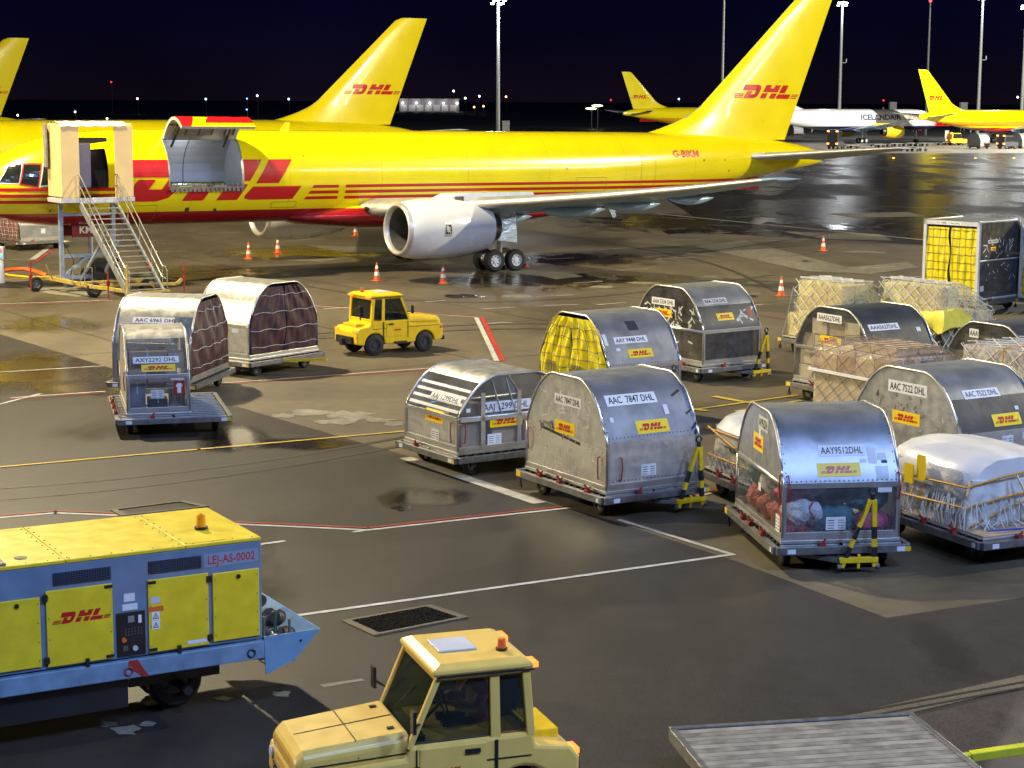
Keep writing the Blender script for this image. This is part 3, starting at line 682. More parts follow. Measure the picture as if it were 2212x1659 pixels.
    mb = MB(); mb.loft([[(fin_sec(z)[0] + .16, .09 - z*.003, z), (fin_sec(z)[0] - .015, 0, z), (fin_sec(z)[0] + .16, -.09 + z*.003, z)] for z in (6.4, 6.6, 6.9, 7.3, 7.7, 8.2, 9, 10.2)], close=False, caps=False)
    mb.loft([[(fin_sec(z)[0] + .16, .09 - z*.003, z), (fin_sec(z)[0] - .015, 0, z), (fin_sec(z)[0] + .16, -.09 + z*.003, z)] for z in (10.35, 12, 13.3)], close=False, caps=False)
    mb.build('fin_leading_edge', M_le, fin)
    mb = MB(); mb.cyl((46.9, 0, 4.97), (47.15, 0, 4.99), .16, .12); mb.build('tail_exhaust', M_noz, root)
    # nose gear
    mb = MB(); mb.cyl((5.4, 0, .2), (5.4, 0, 2.6), .1); mb.cyl((5.4, 0, .9), (6.4, 0, 2.4), .05); mb.cyl((5.4, -.28, .2), (5.4, .28, .2), .06)
    g = mb.build('nose_gear_leg', M_strut, root, smooth=40)
    for dy in (-.24, .24): wheel(g, 'wheel', (5.4, dy, .2), .39, .24)
    for sy in (-.5, .5):
        mb = MB(); mb.box(4.4, 5.5, sy - .02, sy + .02, 1.85, 2.42); nd = mb.build('nose_gear_door', pm('dark_red_paint', (.22,.012,.03), .4), root)
        if sy < 0 and open_doors: lay('lettering', text_bm('KM'), M_white, nd, lambda a, b: Vector((a, -.53, b)), .30, .30, 4.72, 2.0)
    mb = MB(); mb.prism([(32.4, 2.75), (32.9, 2.75), (33.05, 2.05), (32.85, 2.02)], -.03, .03); mb.build('drain_mast', M_foil, root)
    mb = MB(); mb.prism([(14.2, 6.2), (14.7, 6.2), (14.75, 6.62), (14.55, 6.62)], -.02, .02); mb.build('blade_aerial', M_white if livery == 'white' else M_fin, root)
    S_ = lambda a, b: fus_side(a, b)
    hole = lambda a, b: open_doors and ((SD[0] < a < SD[1] and 3.95 < b < 5.95) or (SC1[0] < a < SC1[1] and 3.95 < b < 5.95))
    zc_ = [2.6 + .15 * i for i in range(25)]; sx_ = [20 + .5*i for i in range(48)] + [.5, 1, 1.5, 2, 2.5, 3, 3.5, SC1[0], SC1[1], 7, SD[0], SD[1]] + [30, 32, 34, 36, 38, 39, 40, 41, 42, 43, 44]
    if livery == 'yellow':
        for side in (-1, 1):
            SS_ = (lambda a, b, side=side: fus_side(a, b, .012, side))
            bars = []
            for z in (3.30, 3.55, 3.80):
                bars += [[(.45, z), (5.9 - (z - 3.3) * .3, z), (5.9, z + .13), (.45, z + .13)], [(14.55 + (z - 3.3)*.65, z), (16.2, z), (16.2, z + .13), (14.62 + (z - 3.3)*.65, z + .13)], [(16.55, z), (42.5, z), (42.5, z + .13), (16.55, z + .13)]]
            for br in bars: lay('stripe', poly_mesh([br]), M_red, f, SS_, cuts=zc_, cutsx=sx_ + [18, 22, 26], drop=hole if side < 0 else None)
            bm = poly_mesh(LOGO)
            if side > 0:
                for v in bm.verts: v.co.x = 4.64 - v.co.x
            lay('body_logo', bm, M_red, f, SS_, 8.3 / 4.64, 1.72, 6.05, 3.33, zc_, sx_, hole if side < 0 else None)
            # fin logo
            FF = (lambda a, b, side=side: Vector((a, side * (fin_half(a, b) + .015), b)))
            for nm, pl in (('fin_logo', LOGO), ('fin_bars', BARS)):
                bm = poly_mesh(pl)
                if side > 0:
                    for v in bm.verts: v.co.x = 4.64 - v.co.x
                lay(nm, bm, M_red, fin, FF, 3.5 / 4.64, .70, 41.0 - (.0 if side < 0 else .1), 8.05, [8.1 + .1*i for i in range(8)], [39.5 + .3*i for i in range(20)])
    if reg:
        bm = text_bm(reg); wid = max(v.co.x for v in bm.verts)
        for sd in ((-1, 1)):
            bm = text_bm(reg)
            if sd > 0:
                for v in bm.verts: v.co.x = wid - v.co.x
            lay('registration', bm, M_red if livery == 'yellow' else M_ink, f, lambda a, b, sd=sd: fus_side(a, b, .012, sd), 1.75 / wid, .36, 35.3, 5.05, zc_, sx_)
    # probes, ports and panel outlines on the skin
    ps = []
    for s_, z_, r_ in ((3.2,3.0,.05),(3.9,3.35,.06),(9.1,2.95,.10),(10.4,2.9,.08),(12.3,4.95,.07),(28.6,4.55,.06),(37.4,4.9,.06),(39.3,4.35,.05),(38.9,4.9,.04),(14.5,5.2,.03)): ps.append([(s_ + r_*cos(2*pi*i/10), z_ + r_*sin(2*pi*i/10)) for i in range(10)])
    lay('ports', poly_mesh(ps), M_noz, f, lambda a, b: fus_side(a, b, .014), cuts=zc_)
    ps = []
    for a0, a1, b0, b1 in ((13.0,14.2,2.95,3.2),(29.2,31.0,3.0,4.1),(33.2,34.1,3.4,5.1),(6.5,7.7,2.5,3.15)):
        w_ = .018; ps += [[(a0,b0),(a1,b0),(a1,b0+w_),(a0,b0+w_)],[(a0,b1),(a1,b1),(a1,b1+w_),(a0,b1+w_)],[(a0,b0),(a0+w_,b0),(a0+w_,b1),(a0,b1)],[(a1,b0),(a1+w_,b0),(a1+w_,b1),(a1,b1)]]
    lay('panel_outlines', poly_mesh(ps), pm('joint_line', (.30,.20,.01), .5), f, lambda a, b: fus_side(a, b, .013), cuts=zc_, cutsx=sx_)  # thin outline strips in one darker yellow brown
    # cockpit windows
    wins = [[(1.22, 4.16), (1.92, 4.14), (2.12, 4.88), (1.66, 4.84)], [(2.0, 4.13), (2.62, 4.02), (2.80, 4.86), (2.20, 4.88)], [(2.74, 4.03), (3.42, 4.14), (3.36, 4.80), (2.92, 4.86)]]
    for k, w in enumerate(wins):
        cx = sum(p[0] for p in w) / 4; cz = sum(p[1] for p in w) / 4
        out = [(cx + (p[0] - cx) * 1.16, cz + (p[1] - cz) * 1.16) for p in w]
        for sd in (-1, 1):
            fr = lay('window_frame', poly_mesh([out]), M_red if k == 1 else M_white, f, lambda a, b, sd=sd, k=k: fus_side(a, b, .012 + .003*k, sd), cuts=[4.1 + .1*i for i in range(10)], cutsx=[1.3 + .15*i for i in range(15)])
            lay('window_pane', poly_mesh([w]), M_win, fr, lambda a, b, sd=sd, k=k: fus_side(a, b, .022 + .003*k, sd), cuts=[4.1 + .1*i for i in range(10)], cutsx=[1.3 + .15*i for i in range(15)])
    return root, f
def hold(root):
    """lined freight hold, its sill rollers and the raised freight door"""
    mb = MB(); s0, s1 = 7.7, 12.4; n = 18
    arc = [fus(9, a, -.12) for a in [R(-8) + (R(196)) * i / n for i in range(n + 1)]]       # far wall, roof, near lip
    arc = [(y, z) for _, y, z in arc if z > 3.9]
    arc = [p for p in arc if not (p[0] < 0 and p[1] < 5.95)]
    rings = [[(s, y, z) for y, z in arc] for s in (s0, 9.0, 10.4, s1)]
    mb.loft(rings, close=False, caps=False)
    yl = arc[0][0]
    for s in (s0, s1): mb.add([(s, y, z) for y, z in arc] + [(s, -1.7, 5.0), (s, -1.72, 3.9), (s, yl, 3.9)], [tuple(range(len(arc) + 3))])
    o = mb.build('hold_liner', M_hold, root, fixn=False)
    mb = MB()
    for s in (9.0, 10.4): mb.tube([(s, y * .985, 4.2 + (z - 4.2) * .985) for y, z in arc], .02, 6)
    mb.tube([(s0, arc[2][0] - .03, 5.1), (s1, arc[2][0] - .03, 5.1)], .015); mb.build('liner_seams', M_steel, o)
    mb = MB(); mb.box(s0, s1, -1.75, 1.8, 3.84, 3.9); fl = mb.build('hold_floor', M_deck, root)
    mb = MB()
    for k in range(14): mb.cyl((8.3 + k*.24, -1.8, 3.99), (8.48 + k*.24, -1.8, 3.99), .06, n=8)
    mb.build('sill_rollers', M_foil, fl)
    mb = MB(); mb.box(SD[0], SD[1], -1.93, -1.84, 3.80, 3.93)
    for k in range(17): mb.box(SD[0] + .05 + k*.2, SD[0] + .17 + k*.2, -1.97, -1.92, 3.72, 3.86)
    mb.build('door_sill', M_steel, root)
    mb = MB()
    for s in SD:
        mb.tube([Vector(fus(s, A_HI + (A_LO - A_HI) * i / 10, -.03)) for i in range(11)], .055, 6)
    mb.tube([Vector(fus(s, A_HI, -.03)) for s in (SD[0], SD[1])], .055, 6); mb.build('door_frame', M_rim, root)
    l = lamp('hold_fill_lamp', (0, 0, 0), 70, (.85, .92, 1.0), .25); l.parent = root; l.location = (10, .3, 5.85)  # unseen lamp added to brighten the hold
    # raised door
    hy, hz = fus(10, A_HI)[1:]
    prof = []
    for i in range(15):
        t = i / 14; y = -1.95 * t; z = .50 * t + .62 * sin(pi * min(1, t * 1.02)) ** .8
        prof.append((y, z))
    def dpt(s, k, g):
        k = max(0, min(14, k)); i = min(13, int(k)); fr = k - i
        y = prof[i][0] + (prof[i+1][0] - prof[i][0]) * fr; z = prof[i][1] + (prof[i+1][1] - prof[i][1]) * fr
        ty, tz = prof[i+1][0] - prof[i][0], prof[i+1][1] - prof[i][1]; ln = math.hypot(ty, tz)
        return (s, hy - .02 + y + g * tz / ln, hz + .03 + z - g * ty / ln)
    sx = [SD[0] + .03, SD[0] + .15, 9, 10, 11, SD[1] - .15, SD[1] - .03]
    mb = MB(); mb.loft([[dpt(s, k, 0) for k in range(15)] for s in sx], close=False, caps=False); d = mb.build('freight_door', M_fin, root, smooth=True, fixn=False)
    mb = MB(); mb.loft([[dpt(s, k, -.13) for k in range(15)] for s in sx], close=False, caps=False)
    for s in (sx[0], sx[-1]): mb.loft([[dpt(s, k, 0), dpt(s, k, -.13)] for k in range(15)], close=False, caps=False)
    mb.add([dpt(sx[0], 14, 0), dpt(sx[-1], 14, 0), dpt(sx[-1], 14, -.13), dpt(sx[0], 14, -.13)], [(0,1,2,3)]); mb.build('door_lining', M_hold, d, fixn=False)
    mb = MB()
    for s in (8.5, 9.1, 9.7, 10.3, 10.9, 11.3): mb.tube([dpt(s, k, -.16) for k in range(1, 14)], .035, 4)
    for k in (4, 9): mb.tube([dpt(s, k, -.15) for s in sx], .03, 4)
    mb.build('door_ribs', M_steel, d)
    # the painted lettering carried on the door skin
    H = 14 / 1.98
    hole = lambda a, b: not (SD[0] + .04 < a < SD[1] - .04 and 3.96 < b < 5.9)
    lay('door_lettering', poly_mesh(LOGO), M_red, d, lambda a, b: Vector(dpt(a, (5.93 - b) * H, .012)), 8.3 / 4.64, 1.72, 6.05, 3.33, [3.9 + .145*i for i in range(15)], [SD[0] + .04, SD[1] - .04], hole)
    mb = MB()
    for s in (SD[0] + .5, SD[1] - .5): mb.cyl((s, hy + .15, hz - .35), dpt(s, 6, -.15), .05, n=8)
    mb.build('door_rams', M_noz, d)
    # open crew door folded forward, dark doorway
    mb = MB(); mb.box(3.62, 4.66, -2.1, -1.98, 3.95, 5.75); mb.build('crew_door', M_hold, root, bevel=.06)
    mb = MB(); mb.box(4.4, 5.7, -1.2, -1.15, 3.9, 5.95); mb.build('doorway_shade', M_bkp, root)  # black panel standing in for the shade inside the doorway
TH = 34.5
main_jet, main_fus = jet('cargo_jet', 'yellow freighter jet with its red lettered side door raised, nearest of the planes', (-22.1, 74.3, 0), TH, True, reg='G-BIKM')
main_jet.rotation_euler = (0, R(0.55), R(TH)); main_jet.location.z = .22
hold(main_jet)
jet('cargo_jet', 'yellow freighter jet parked directly behind the nearest plane, its fin and back showing', (-45.4, 110, 0), TH, reg='G-BMRC')
jet('cargo_jet', 'yellow freighter jet at the far left edge, only fin and tail showing', (-87.2, 160, 0), TH)
FX, FY = cos(R(TH)), sin(R(TH))
def far_jet(tail_xy, **k):
    deg = TH + 180
    loc = (tail_xy[0] + 46.95 * FX, tail_xy[1] + 46.95 * FY, 0)
    return jet('cargo_jet', loc=loc, deg=deg, **k)
far_jet((22.7, 388), label='distant yellow freighter jet whose tail shows left of the nearest plane fin')
far_jet((74.0, 342), label='distant yellow freighter jet with its tail at the right, overlapping the white plane')
ice, icef = far_jet((43.5, 337), label='white freighter jet with navy belly, yellow engines and dark lettering', livery='white')
for word, mt, s0, ln in (('ICELANDAIR', pm('navy_vinyl', (.012, .02, .09), .4, var=0), 22.2, 10.6), ('CARGO', pm('amber_vinyl', (.75, .33, .01), .4, var=0), 11.2, 6.9)):
    bm = text_bm(word); wid = max(v.co.x for v in bm.verts)
    lay('lettering', bm, mt, icef, lambda a, b: fus_side(a, b, .015, 1), -ln / wid, 1.05, s0, 4.25, [4.3 + .15*i for i in range(8)])
# ---------------------------------------------------------------- air freight containers, dollies, pallets
HALF = [(1,0),(1,.30),(1,.46),(.965,.53),(.905,.61),(.84,.69),(.77,.77),(.695,.84),(.61,.90),(.51,.95),(.42,.985),(.33,1.0)]
def profile(Wd, H, zs=.44):
    h = [(x, z) for x, z in HALF]; h[1] = (1, zs)
    left = [((1 - x) * Wd / 2, z * H) for x, z in h]; right = [((1 + x) * Wd / 2, z * H) for x, z in h[::-1]]
    return left + right
class Box:                                                            # the surfaces of one container, for laying art on
    pass
def hw_at(z, H):
    f = z / H
    for (x0, z0), (x1, z1) in zip(HALF, HALF[1:]):
        if z0 <= f <= z1: return x0 + (x1 - x0) * ((f - z0) / (z1 - z0) if z1 > z0 else 0)
    return HALF[-1][0]
def container(label, O, deg, Wd=2.95, D=2.08, H=2.0, zb=.53, roof=None, side=None, side_lo=None, end=None, end_lo=None, xend=None, xend_lo=None, zs=.44, rail=True, curtain=None, cmat=None, netm=None, rim=None, group='contoured freight containers', lean=0, roof_z=.72):
    roof = roof or M_roof; side = side or roof; end = end or M_alu; xend = xend or end
    root = thing('freight_container', label, 'container', (O[0], O[1], zb), deg, group)
    pr = profile(Wd, H, zs); zc = zs * H
    mb = MB(); mats = [roof, side]; lo = []
    mb2 = MB()
    for (y0, z0), (y1, z1) in zip(pr, pr[1:]):
        q = [(0,y0,z0),(D,y0,z0),(D,y1,z1),(0,y1,z1)]
        if max(z0, z1) <= zc + 1e-6 and side_lo: m3 = MB(); m3.add(q, [(0,1,2,3)]); m3.build('side_panel', side_lo, root, fixn=False)
        else: mb.add(q, [(0,1,2,3)], 0 if min(z0, z1) > H * roof_z else 1)
    mb.build('roof_sheet', mats, root, smooth=30, fixn=True)
    up = [(y, z) for y, z in pr if z >= zc - 1e-6]
    for x, mt, ml, nm in ((0, end, end_lo, 'x0'), (D, xend, xend_lo, 'xD')):
        if curtain == nm: continue
        mb = MB()
        if ml:
            mb.add([(x, y, z) for y, z in up], [tuple(range(len(up)))])
            m2 = MB(); m2.add([(x,0,0),(x,Wd,0),(x,Wd,zc),(x,0,zc)], [(0,1,2,3)]); m2.build('window_panel', ml, root, fixn=False)
        else: mb.add([(x, y, z) for y, z in pr], [tuple(range(len(pr)))])
        mb.build('end_panel', mt, root, fixn=False)
    rm = rim or M_rim
    for x in (0, D):
        mb = MB(); mb.tube([(x, y, max(z, .02)) for y, z in pr], .026, 6)
        if rail and (end_lo or xend_lo): mb.box(x - .012, x + .012, .02, Wd - .02, zc - .045, zc + .045)
        mb.build('edge_rim', rm, root, smooth=True)
    mb = MB(); mb.box(-.03, D + .03, -.03, Wd + .03, -.06, .0)
    mb.box(-.02, .02, 0, Wd, 0, .1); mb.box(D - .02, D + .02, 0, Wd, 0, .1); mb.box(0, D, -.02, .02, 0, .12); mb.box(0, D, Wd - .02, Wd + .02, 0, .12)
    if side_lo and rail: mb.box(.02, D - .02, -.015, .015, zc - .05, zc + .05)
    if side_lo:
        for x in (.03, D - .03): mb.box(x - .03, x + .03, -.02, .02, .12, zc)
    mb.build('base_frame', M_rim, root, bevel=.006)
    b = Box(); b.root = root; b.W = Wd; b.D = D; b.H = H; b.zc = zc
    ts = [0]
    for (y0, z0), (y1, z1) in zip(pr, pr[1:]): ts.append(ts[-1] + math.hypot(y1 - y0, z1 - z0))
    b.cuts = ts
    def side_map(u, t, g=0.):
        k = 0
        while k < len(ts) - 2 and ts[k+1] <= t: k += 1
        (y0, z0), (y1, z1) = pr[k], pr[k+1]; L_ = ts[k+1] - ts[k]; f = (t - ts[k]) / L_
        ny, nz = -(z1 - z0) / L_, (y1 - y0) / L_
        return Vector((u, y0 + (y1 - y0) * f + ny * g, z0 + (z1 - z0) * f + nz * g))
    b.side = side_map
    b.x0 = lambda u, v, g=0.: Vector((-g, Wd - u, v))
    b.xD = lambda u, v, g=0.: Vector((D + g, u, v))
    if curtain: drape(b, curtain, cmat, netm)
    ps = []
    def dot(u, v, r=.011): ps.append([(u - r, v - r), (u + r, v - r), (u + r, v + r), (u - r, v + r)])
    tn = ts[len(ts) // 2]
    for k in range(24):
        for v in (.17, zc + .07, tn - .35): dot(.06 + (D - .12) * k / 23, v)
    for k in range(20):
        for u in (.055, D - .055): dot(u, .12 + (tn - .2) * k / 19)
    lay('rivets', poly_mesh(ps), M_deck, root, lambda a, c: side_map(a, c, .003))['kind'] = 'stuff'
    return b
def drape(b, where, cmat, netm, split=True):
    mar = cmat is M_brown; nr = .009 if mar else .008
    fn = b.x0 if where == 'x0' else b.xD; rr = random.Random(int(b.D * 100) + len(b.root['label']))
    ph = [rr.uniform(0, 6) for _ in range(6)]
    def surf_(u, z, g=0):                                             # u from -1 to 1 across
        w = hw_at(z, b.H) * b.W / 2 * .955
        bulge = .09 * (1 - u*u) * sin(pi * min(1, z / b.H * 1.05)) + .028 * sin(11*u + ph[0] + 2*z) * sin(5.1*z + ph[1]) + .018 * sin(23*u + ph[2] - 6*z) + .012 * sin(37*u + ph[3])
        return fn(b.W/2 + u * w, z, .02 + max(-.015, bulge) + g)
    halves = ((-1, -.015), (.015, 1)) if split else ((-1, 1),)
    for a, c in halves:
        mb = MB(); n, m = 26, 30
        rows = [[surf_(a + (c - a) * i / n + (.012 * sin(9 * j / m + ph[4]) if split and i in (0, n) else 0), .13 + (b.H * .955 - .13) * j / m) for i in range(n + 1)] for j in range(m + 1)]
        mb.loft(rows, close=False, caps=False); mb.build('curtain', cmat, b.root, smooth=True)
    mb = MB()
    for k in range(1, 8, 2 if mar else 1):
        z = b.H * (.03 + .95 * k / 8.2); w = [surf_(-1 + 2*i/24, z + .02 * sin(i*.9 + k), .03) for i in range(25)]; mb.tube(w, nr, 5)
    for k in () if mar else range(-3, 4):
        u = k / (3.6 if mar else 3.5); mb.tube([surf_(u + .012 * sin(j*1.3 + k), .06 + b.H * .885 * j / 20, .034) for j in range(21)], nr, 5)
    mb.build('curtain_net', netm, b.root)
def strap_handle(b, fn, u, v, L=.42):
    mb = MB(); mb.tube([fn(u, v, .01), fn(u + .02, v, .06), fn(u + .03, v - L*.5, .07), fn(u + .02, v - L, .05), fn(u - .02, v - L, .015)], .014, 5); mb.build('strap_handle', M_redm, b.root)
def tarnish(b, fn, u0, u1, v0, v1, n, seed, mat=None, cuts=(), w=(.03, .16), h=(.015, .05), name='tape_residue'):
    rr = random.Random(seed); ps = []
    for _ in range(n):
        u, v = rr.uniform(u0, u1), rr.uniform(v0, v1); a = rr.uniform(-.9, .9) if rr.random() < .6 else rr.uniform(1, 2.2); ww, hh = rr.uniform(*w), rr.uniform(*h)
        c, s = cos(a), sin(a)
        ps.append([(u + c*x - s*y, v + s*x + c*y) for x, y in ((-ww, -hh), (ww, -hh * rr.uniform(.5, 1)), (ww * rr.uniform(.7, 1), hh), (-ww, hh))])
    return lay(name, poly_mesh(ps), mat or M_tape, b.root, lambda a_, b_: fn(a_, b_, .0025), cuts=cuts)
def dolly(label, O, deg, L=2.08, Wd=2.95, m=.14, zt=.46, bar=None, lean=.22, group='container dollies', flags=True, seed=1, low=False, rollers=True):
    root = thing('container_dolly', label, 'dolly', O, deg, group)
    x0, x1, y0, y1 = -m, L + m, -m, Wd + m
    mb = MB()
    for y in (y0, y1): mb.box(x0, x1, y - .05, y + .05, zt - .14, zt - .01)
    for x in (x0, x1): mb.box(x - .05, x + .05, y0 + .05, y1 - .05, zt - .141, zt - .011)
    for k in range(1, 5):
        y = y0 + (y1 - y0) * k / 5; mb.box(x0 + .05, x1 - .05, y - .04, y + .04, zt - .13, zt - .03)
    mb.build('deck_frame', M_steel, root, bevel=.008)
    mb = MB(); mb.box(x0 + .06, x1 - .06, y0 + .06, y1 - .06, zt - .09, zt - .05); mb.build('deck_plate', M_deck, root)
    if rollers:
        mb = MB(); n = 15
        for k in range(n):
            y = y0 + .12 + (y1 - y0 - .24) * k / (n - 1)
            for xx in (x0 + .1, (x0 + x1) / 2 + .03): mb.cyl((xx, y, zt - .02), (xx + (x1 - x0) / 2 - .13, y, zt - .02), .025, n=8)
        mb.build('rollers', M_steel, root, smooth=40)
    mb = MB()
    for y in (y0 + .55, y1 - .55): mb.bar((x0 + .2, y, .25), (x1 - .2, y, .25), .09); mb.bar(((x0+x1)/2, y, .25), ((x0+x1)/2, y, zt - .12), .3, .2)
    mb.bar(((x0+x1)/2, y0, .3), ((x0+x1)/2, y1, .3), .1); mb.build('undercarriage', M_bkp, root)
    for y in (y0 + .55, y1 - .55):
        for x in (x0 + .3, x1 - .3): wheel(root, 'wheel', (x, y, .2), .2, .14, 'x')
    rr = random.Random(seed)
    for k in range(3):
        for x, sg in ((x0, -1),):
            y = y0 + (y1 - y0) * (.22 + .24 * k + rr.uniform(-.05, .05)); mb = MB()
            mb.box(x - .04, x + .05, y - .05, y + .05, zt - .01, zt + .05); mb.bar((x, y - .03, zt + .05), (x - .03, y + .06, zt + .13), .035); mb.bar((x + .02, y + .06, zt + .03), (x + .02, y - .08, zt + .10), .03); mb.build('latch', M_redm, root)
    mb = MB(); mb.box(.6, .7, y0 - .03, y0 + .06, zt - .01, zt + .06); mb.bar((.65, y0, zt + .05), (.69, y0 - .03, zt + .12), .03); mb.build('latch', M_redm, root)
    for x in (x0 + .18, x1 - .22): mb = MB(); mb.box(x, x + .14, y0 - .056, y0 - .05, zt - .12, zt - .04); mb.build('reflector', M_ref, root)
    mb = MB(); mb.box(x0 - .056, x0 - .05, y0 + .12, y0 + .2, zt - .12, zt - .04); mb.build('reflector', M_ref, root)
    mb = MB(); mb.box(x0 - .056, x0 - .05, y1 - .22, y1 - .06, zt - .12, zt - .02, 0); mb.build('yellow_marker', M_toolyel, root); mb = MB(); mb.box(x1 - .08, x1 + .02, y0 - .058, y0 - .051, zt - .12, zt - .04); mb.build('yellow_marker', M_toolyel, root)
    mb = MB(); mb.cyl((x0 + .02, y1 - .1, zt - .14), (x0 + .02, y1 - .1, .2), .012, n=6); mb.prism([(y1 - .17, .1), (y1 - .03, .1), (y1 - .1, .26)], x0 + .0, x0 + .03, 'x'); mb.build('hanging_flap', M_bkp, root)
    if bar is not None:
        x = bar; yb = y0 - .16; apex = Vector((x + lean, yb - .02, 1.36)); bm_ = MB(); bk = MB()
        for sx in (-.28, .28):
            p = Vector((x + sx, yb, .12)); q = apex + Vector((.03 if sx > 0 else -.03, 0, -.1))
            cut = [0, .1, .30, .42, .60, 1.0]
            for i, (a, b) in enumerate(zip(cut, cut[1:])): bm_.bar(p.lerp(q, a), p.lerp(q, b), .085, .06, mi=1 if i in (1, 3) else 0)
        bm_.box(x - .33, x + .33, yb - .05, yb + .03, .20, .29); bm_.bar((x, yb, .1), (x, yb - .02, .34), .05); bm_.bar(apex + Vector((0, 0, -.2)), apex, .07, .05, mi=1)
        tb = bm_.build('tow_bar', [M_toolyel, M_bkp], root, bevel=.006)
        mb = MB(); mb.tube([apex + Vector((.06 * cos(a), 0, .05 + .06 * sin(a))) for a in [2*pi*i/12 for i in range(13)]], .02, 6); mb.build('tow_eye', M_bkp, tb)
        mb = MB(); mb.bar((x - .9, y0 + .3, .26), (x - .25, yb + .02, .22), .1, .07); mb.bar((x + .2, y0 + .4, .26), (x + .25, yb + .02, .22), .07); mb.bar((x - .5, y0 + .1, .27), (x + .1, yb + .05, .24), .08, .05)
        mb.cyl((x - .36, yb, .13), (x - .30, yb, .13), .05); mb.cyl((x + .30, yb, .13), (x + .36, yb, .13), .05); mb.build('steering_link', M_steel, root, bevel=.005)
    return root
def carton(label, root_loc, deg, o, sz, mat=None, group=None, tape=True, yaw=0):
    """a single carton standing at o inside a container whose corner is root_loc"""
    w = Matrix.Translation((root_loc[0], root_loc[1], .53)) @ Matrix.Rotation(R(deg), 4, 'Z')
    p = w @ Vector(o)
    mb = MB(); mb.box(0, sz[0], 0, sz[1], 0, sz[2]); c = mb.build('carton', mat or M_card, bevel=.012)
    c.location = p; c.rotation_euler = (0, 0, R(deg + yaw)); tag(c, label, 'carton', group)
    if tape:
        mb = MB(); mb.box(sz[0]*.47, sz[0]*.53, -.003, sz[1] + .003, sz[2]*.6, sz[2] + .003); mb.build('tape', M_tape, c)
    return c
def poly_net(mb, poly, sp, r, diag=True, sag=0.):
    """crossed cords over one flat convex face"""
    P0 = [Vector(p) for p in poly]; c = sum(P0, Vector()) / len(P0)
    n = (P0[1] - P0[0]).cross(P0[2] - P0[0]).normalized(); a = (P0[1] - P0[0]).normalized(); b = n.cross(a)
    q = [((p - c).dot(a), (p - c).dot(b)) for p in P0]; ext = max(math.hypot(*p) for p in q)
    for ang in ((R(52), R(-52)) if diag else (0, pi / 2)):
        d = (cos(ang), sin(ang)); m = (-d[1], d[0]); k = -ext
        while k < ext:
            t0, t1 = -1e9, 1e9; ok = True
            for (x0, y0), (x1, y1) in zip(q, q[1:] + q[:1]):
                ex, ey = x1 - x0, y1 - y0; den = ex * d[1] - ey * d[0]; num = ex * (m[1]*k - y0) - ey * (m[0]*k - x0)
                if abs(den) < 1e-9:
                    if num < 0: ok = False
                    continue
                t = -num / den
                if den > 0: t0 = max(t0, t)
                else: t1 = min(t1, t)
            if ok and t1 - t0 > .05:
                w = lambda t: c + a * (m[0]*k + d[0]*t) + b * (m[1]*k + d[1]*t) + n * r
                mb.tube([w(t0), w((t0+t1)/2), w(t1)], r, 4)
            k += sp
def hull_net(name, parent, secs, y0, y1, mat, sp=.3, r=.012):
    """net over a load whose outline in x-z is secs, from y0 to y1"""
    mb = MB(); n = len(secs)
    poly_net(mb, [(x, y0 - .02, z) for x, z in secs], sp, r); poly_net(mb, [(x, y1 + .02, z) for x, z in secs][::-1], sp, r)
    for (xa, za), (xb, zb) in zip(secs, secs[1:] + secs[:1]):
        if abs(za) < .15 and abs(zb) < .15: continue
        d = Vector((xb - xa, 0, zb - za)); no = Vector((d.z, 0, -d.x)).normalized() * -.02
        poly_net(mb, [(xa - no.x, y1, za - no.z), (xb - no.x, y1, zb - no.z), (xb - no.x, y0, zb - no.z), (xa - no.x, y0, za - no.z)], sp, r)
    return mb.build(name, mat, parent)
def soft_hull(name, parent, secs, y0, y1, mat, amp=.05, sc=2., seed=0, n=14, top=True):
    """draped film round a load: the outline resampled, rounded a little and wrinkled"""
    from mathutils import noise
    pts = []
    k = len(secs)
    for (xa, za), (xb, zb) in zip(secs, secs[1:] + secs[:1]):
        m = max(2, int(math.hypot(xb - xa, zb - za) / .12))
        pts += [(xa + (xb - xa) * i / m, za + (zb - za) * i / m) for i in range(m)]
    cx = sum(p[0] for p in pts) / len(pts); cz = sum(p[1] for p in pts) / len(pts)
    ny = max(6, int((y1 - y0) / .12)); rings = []
    for j in range(ny + 1):
        f = j / ny; y = y0 + (y1 - y0) * f; e = 1 - (.20 if 'hood' in name else .06) * max(0, 1 - min(f, 1 - f) * ny / (5.0 if 'hood' in name else 2.0)) ** 2
        ring = []
        for x, z in pts:
            xx = cx + (x - cx) * e; zz = cz + (z - cz) * e if z > cz else z
            v = noise.noise_vector(Vector((xx * sc + seed, y * sc, zz * sc)))
            ring.append((xx + v.x * amp, y + v.y * amp, max(.0, zz + v.z * amp)))
        rings.append(ring)
    mb = MB(); mb.loft(rings); return mb.build(name, mat, parent, smooth=50)
def pallet(name, label, O, deg, L, Wd, group=None, zb=.47, cat='cargo pallet'):
    t = thing(name, label, cat, (O[0], O[1], zb), deg, group)
    mb = MB(); mb.box(-.05, L + .05, -.05, Wd + .05, 0, .03); mb.build('base_sheet', M_alu, t, bevel=.005); return t
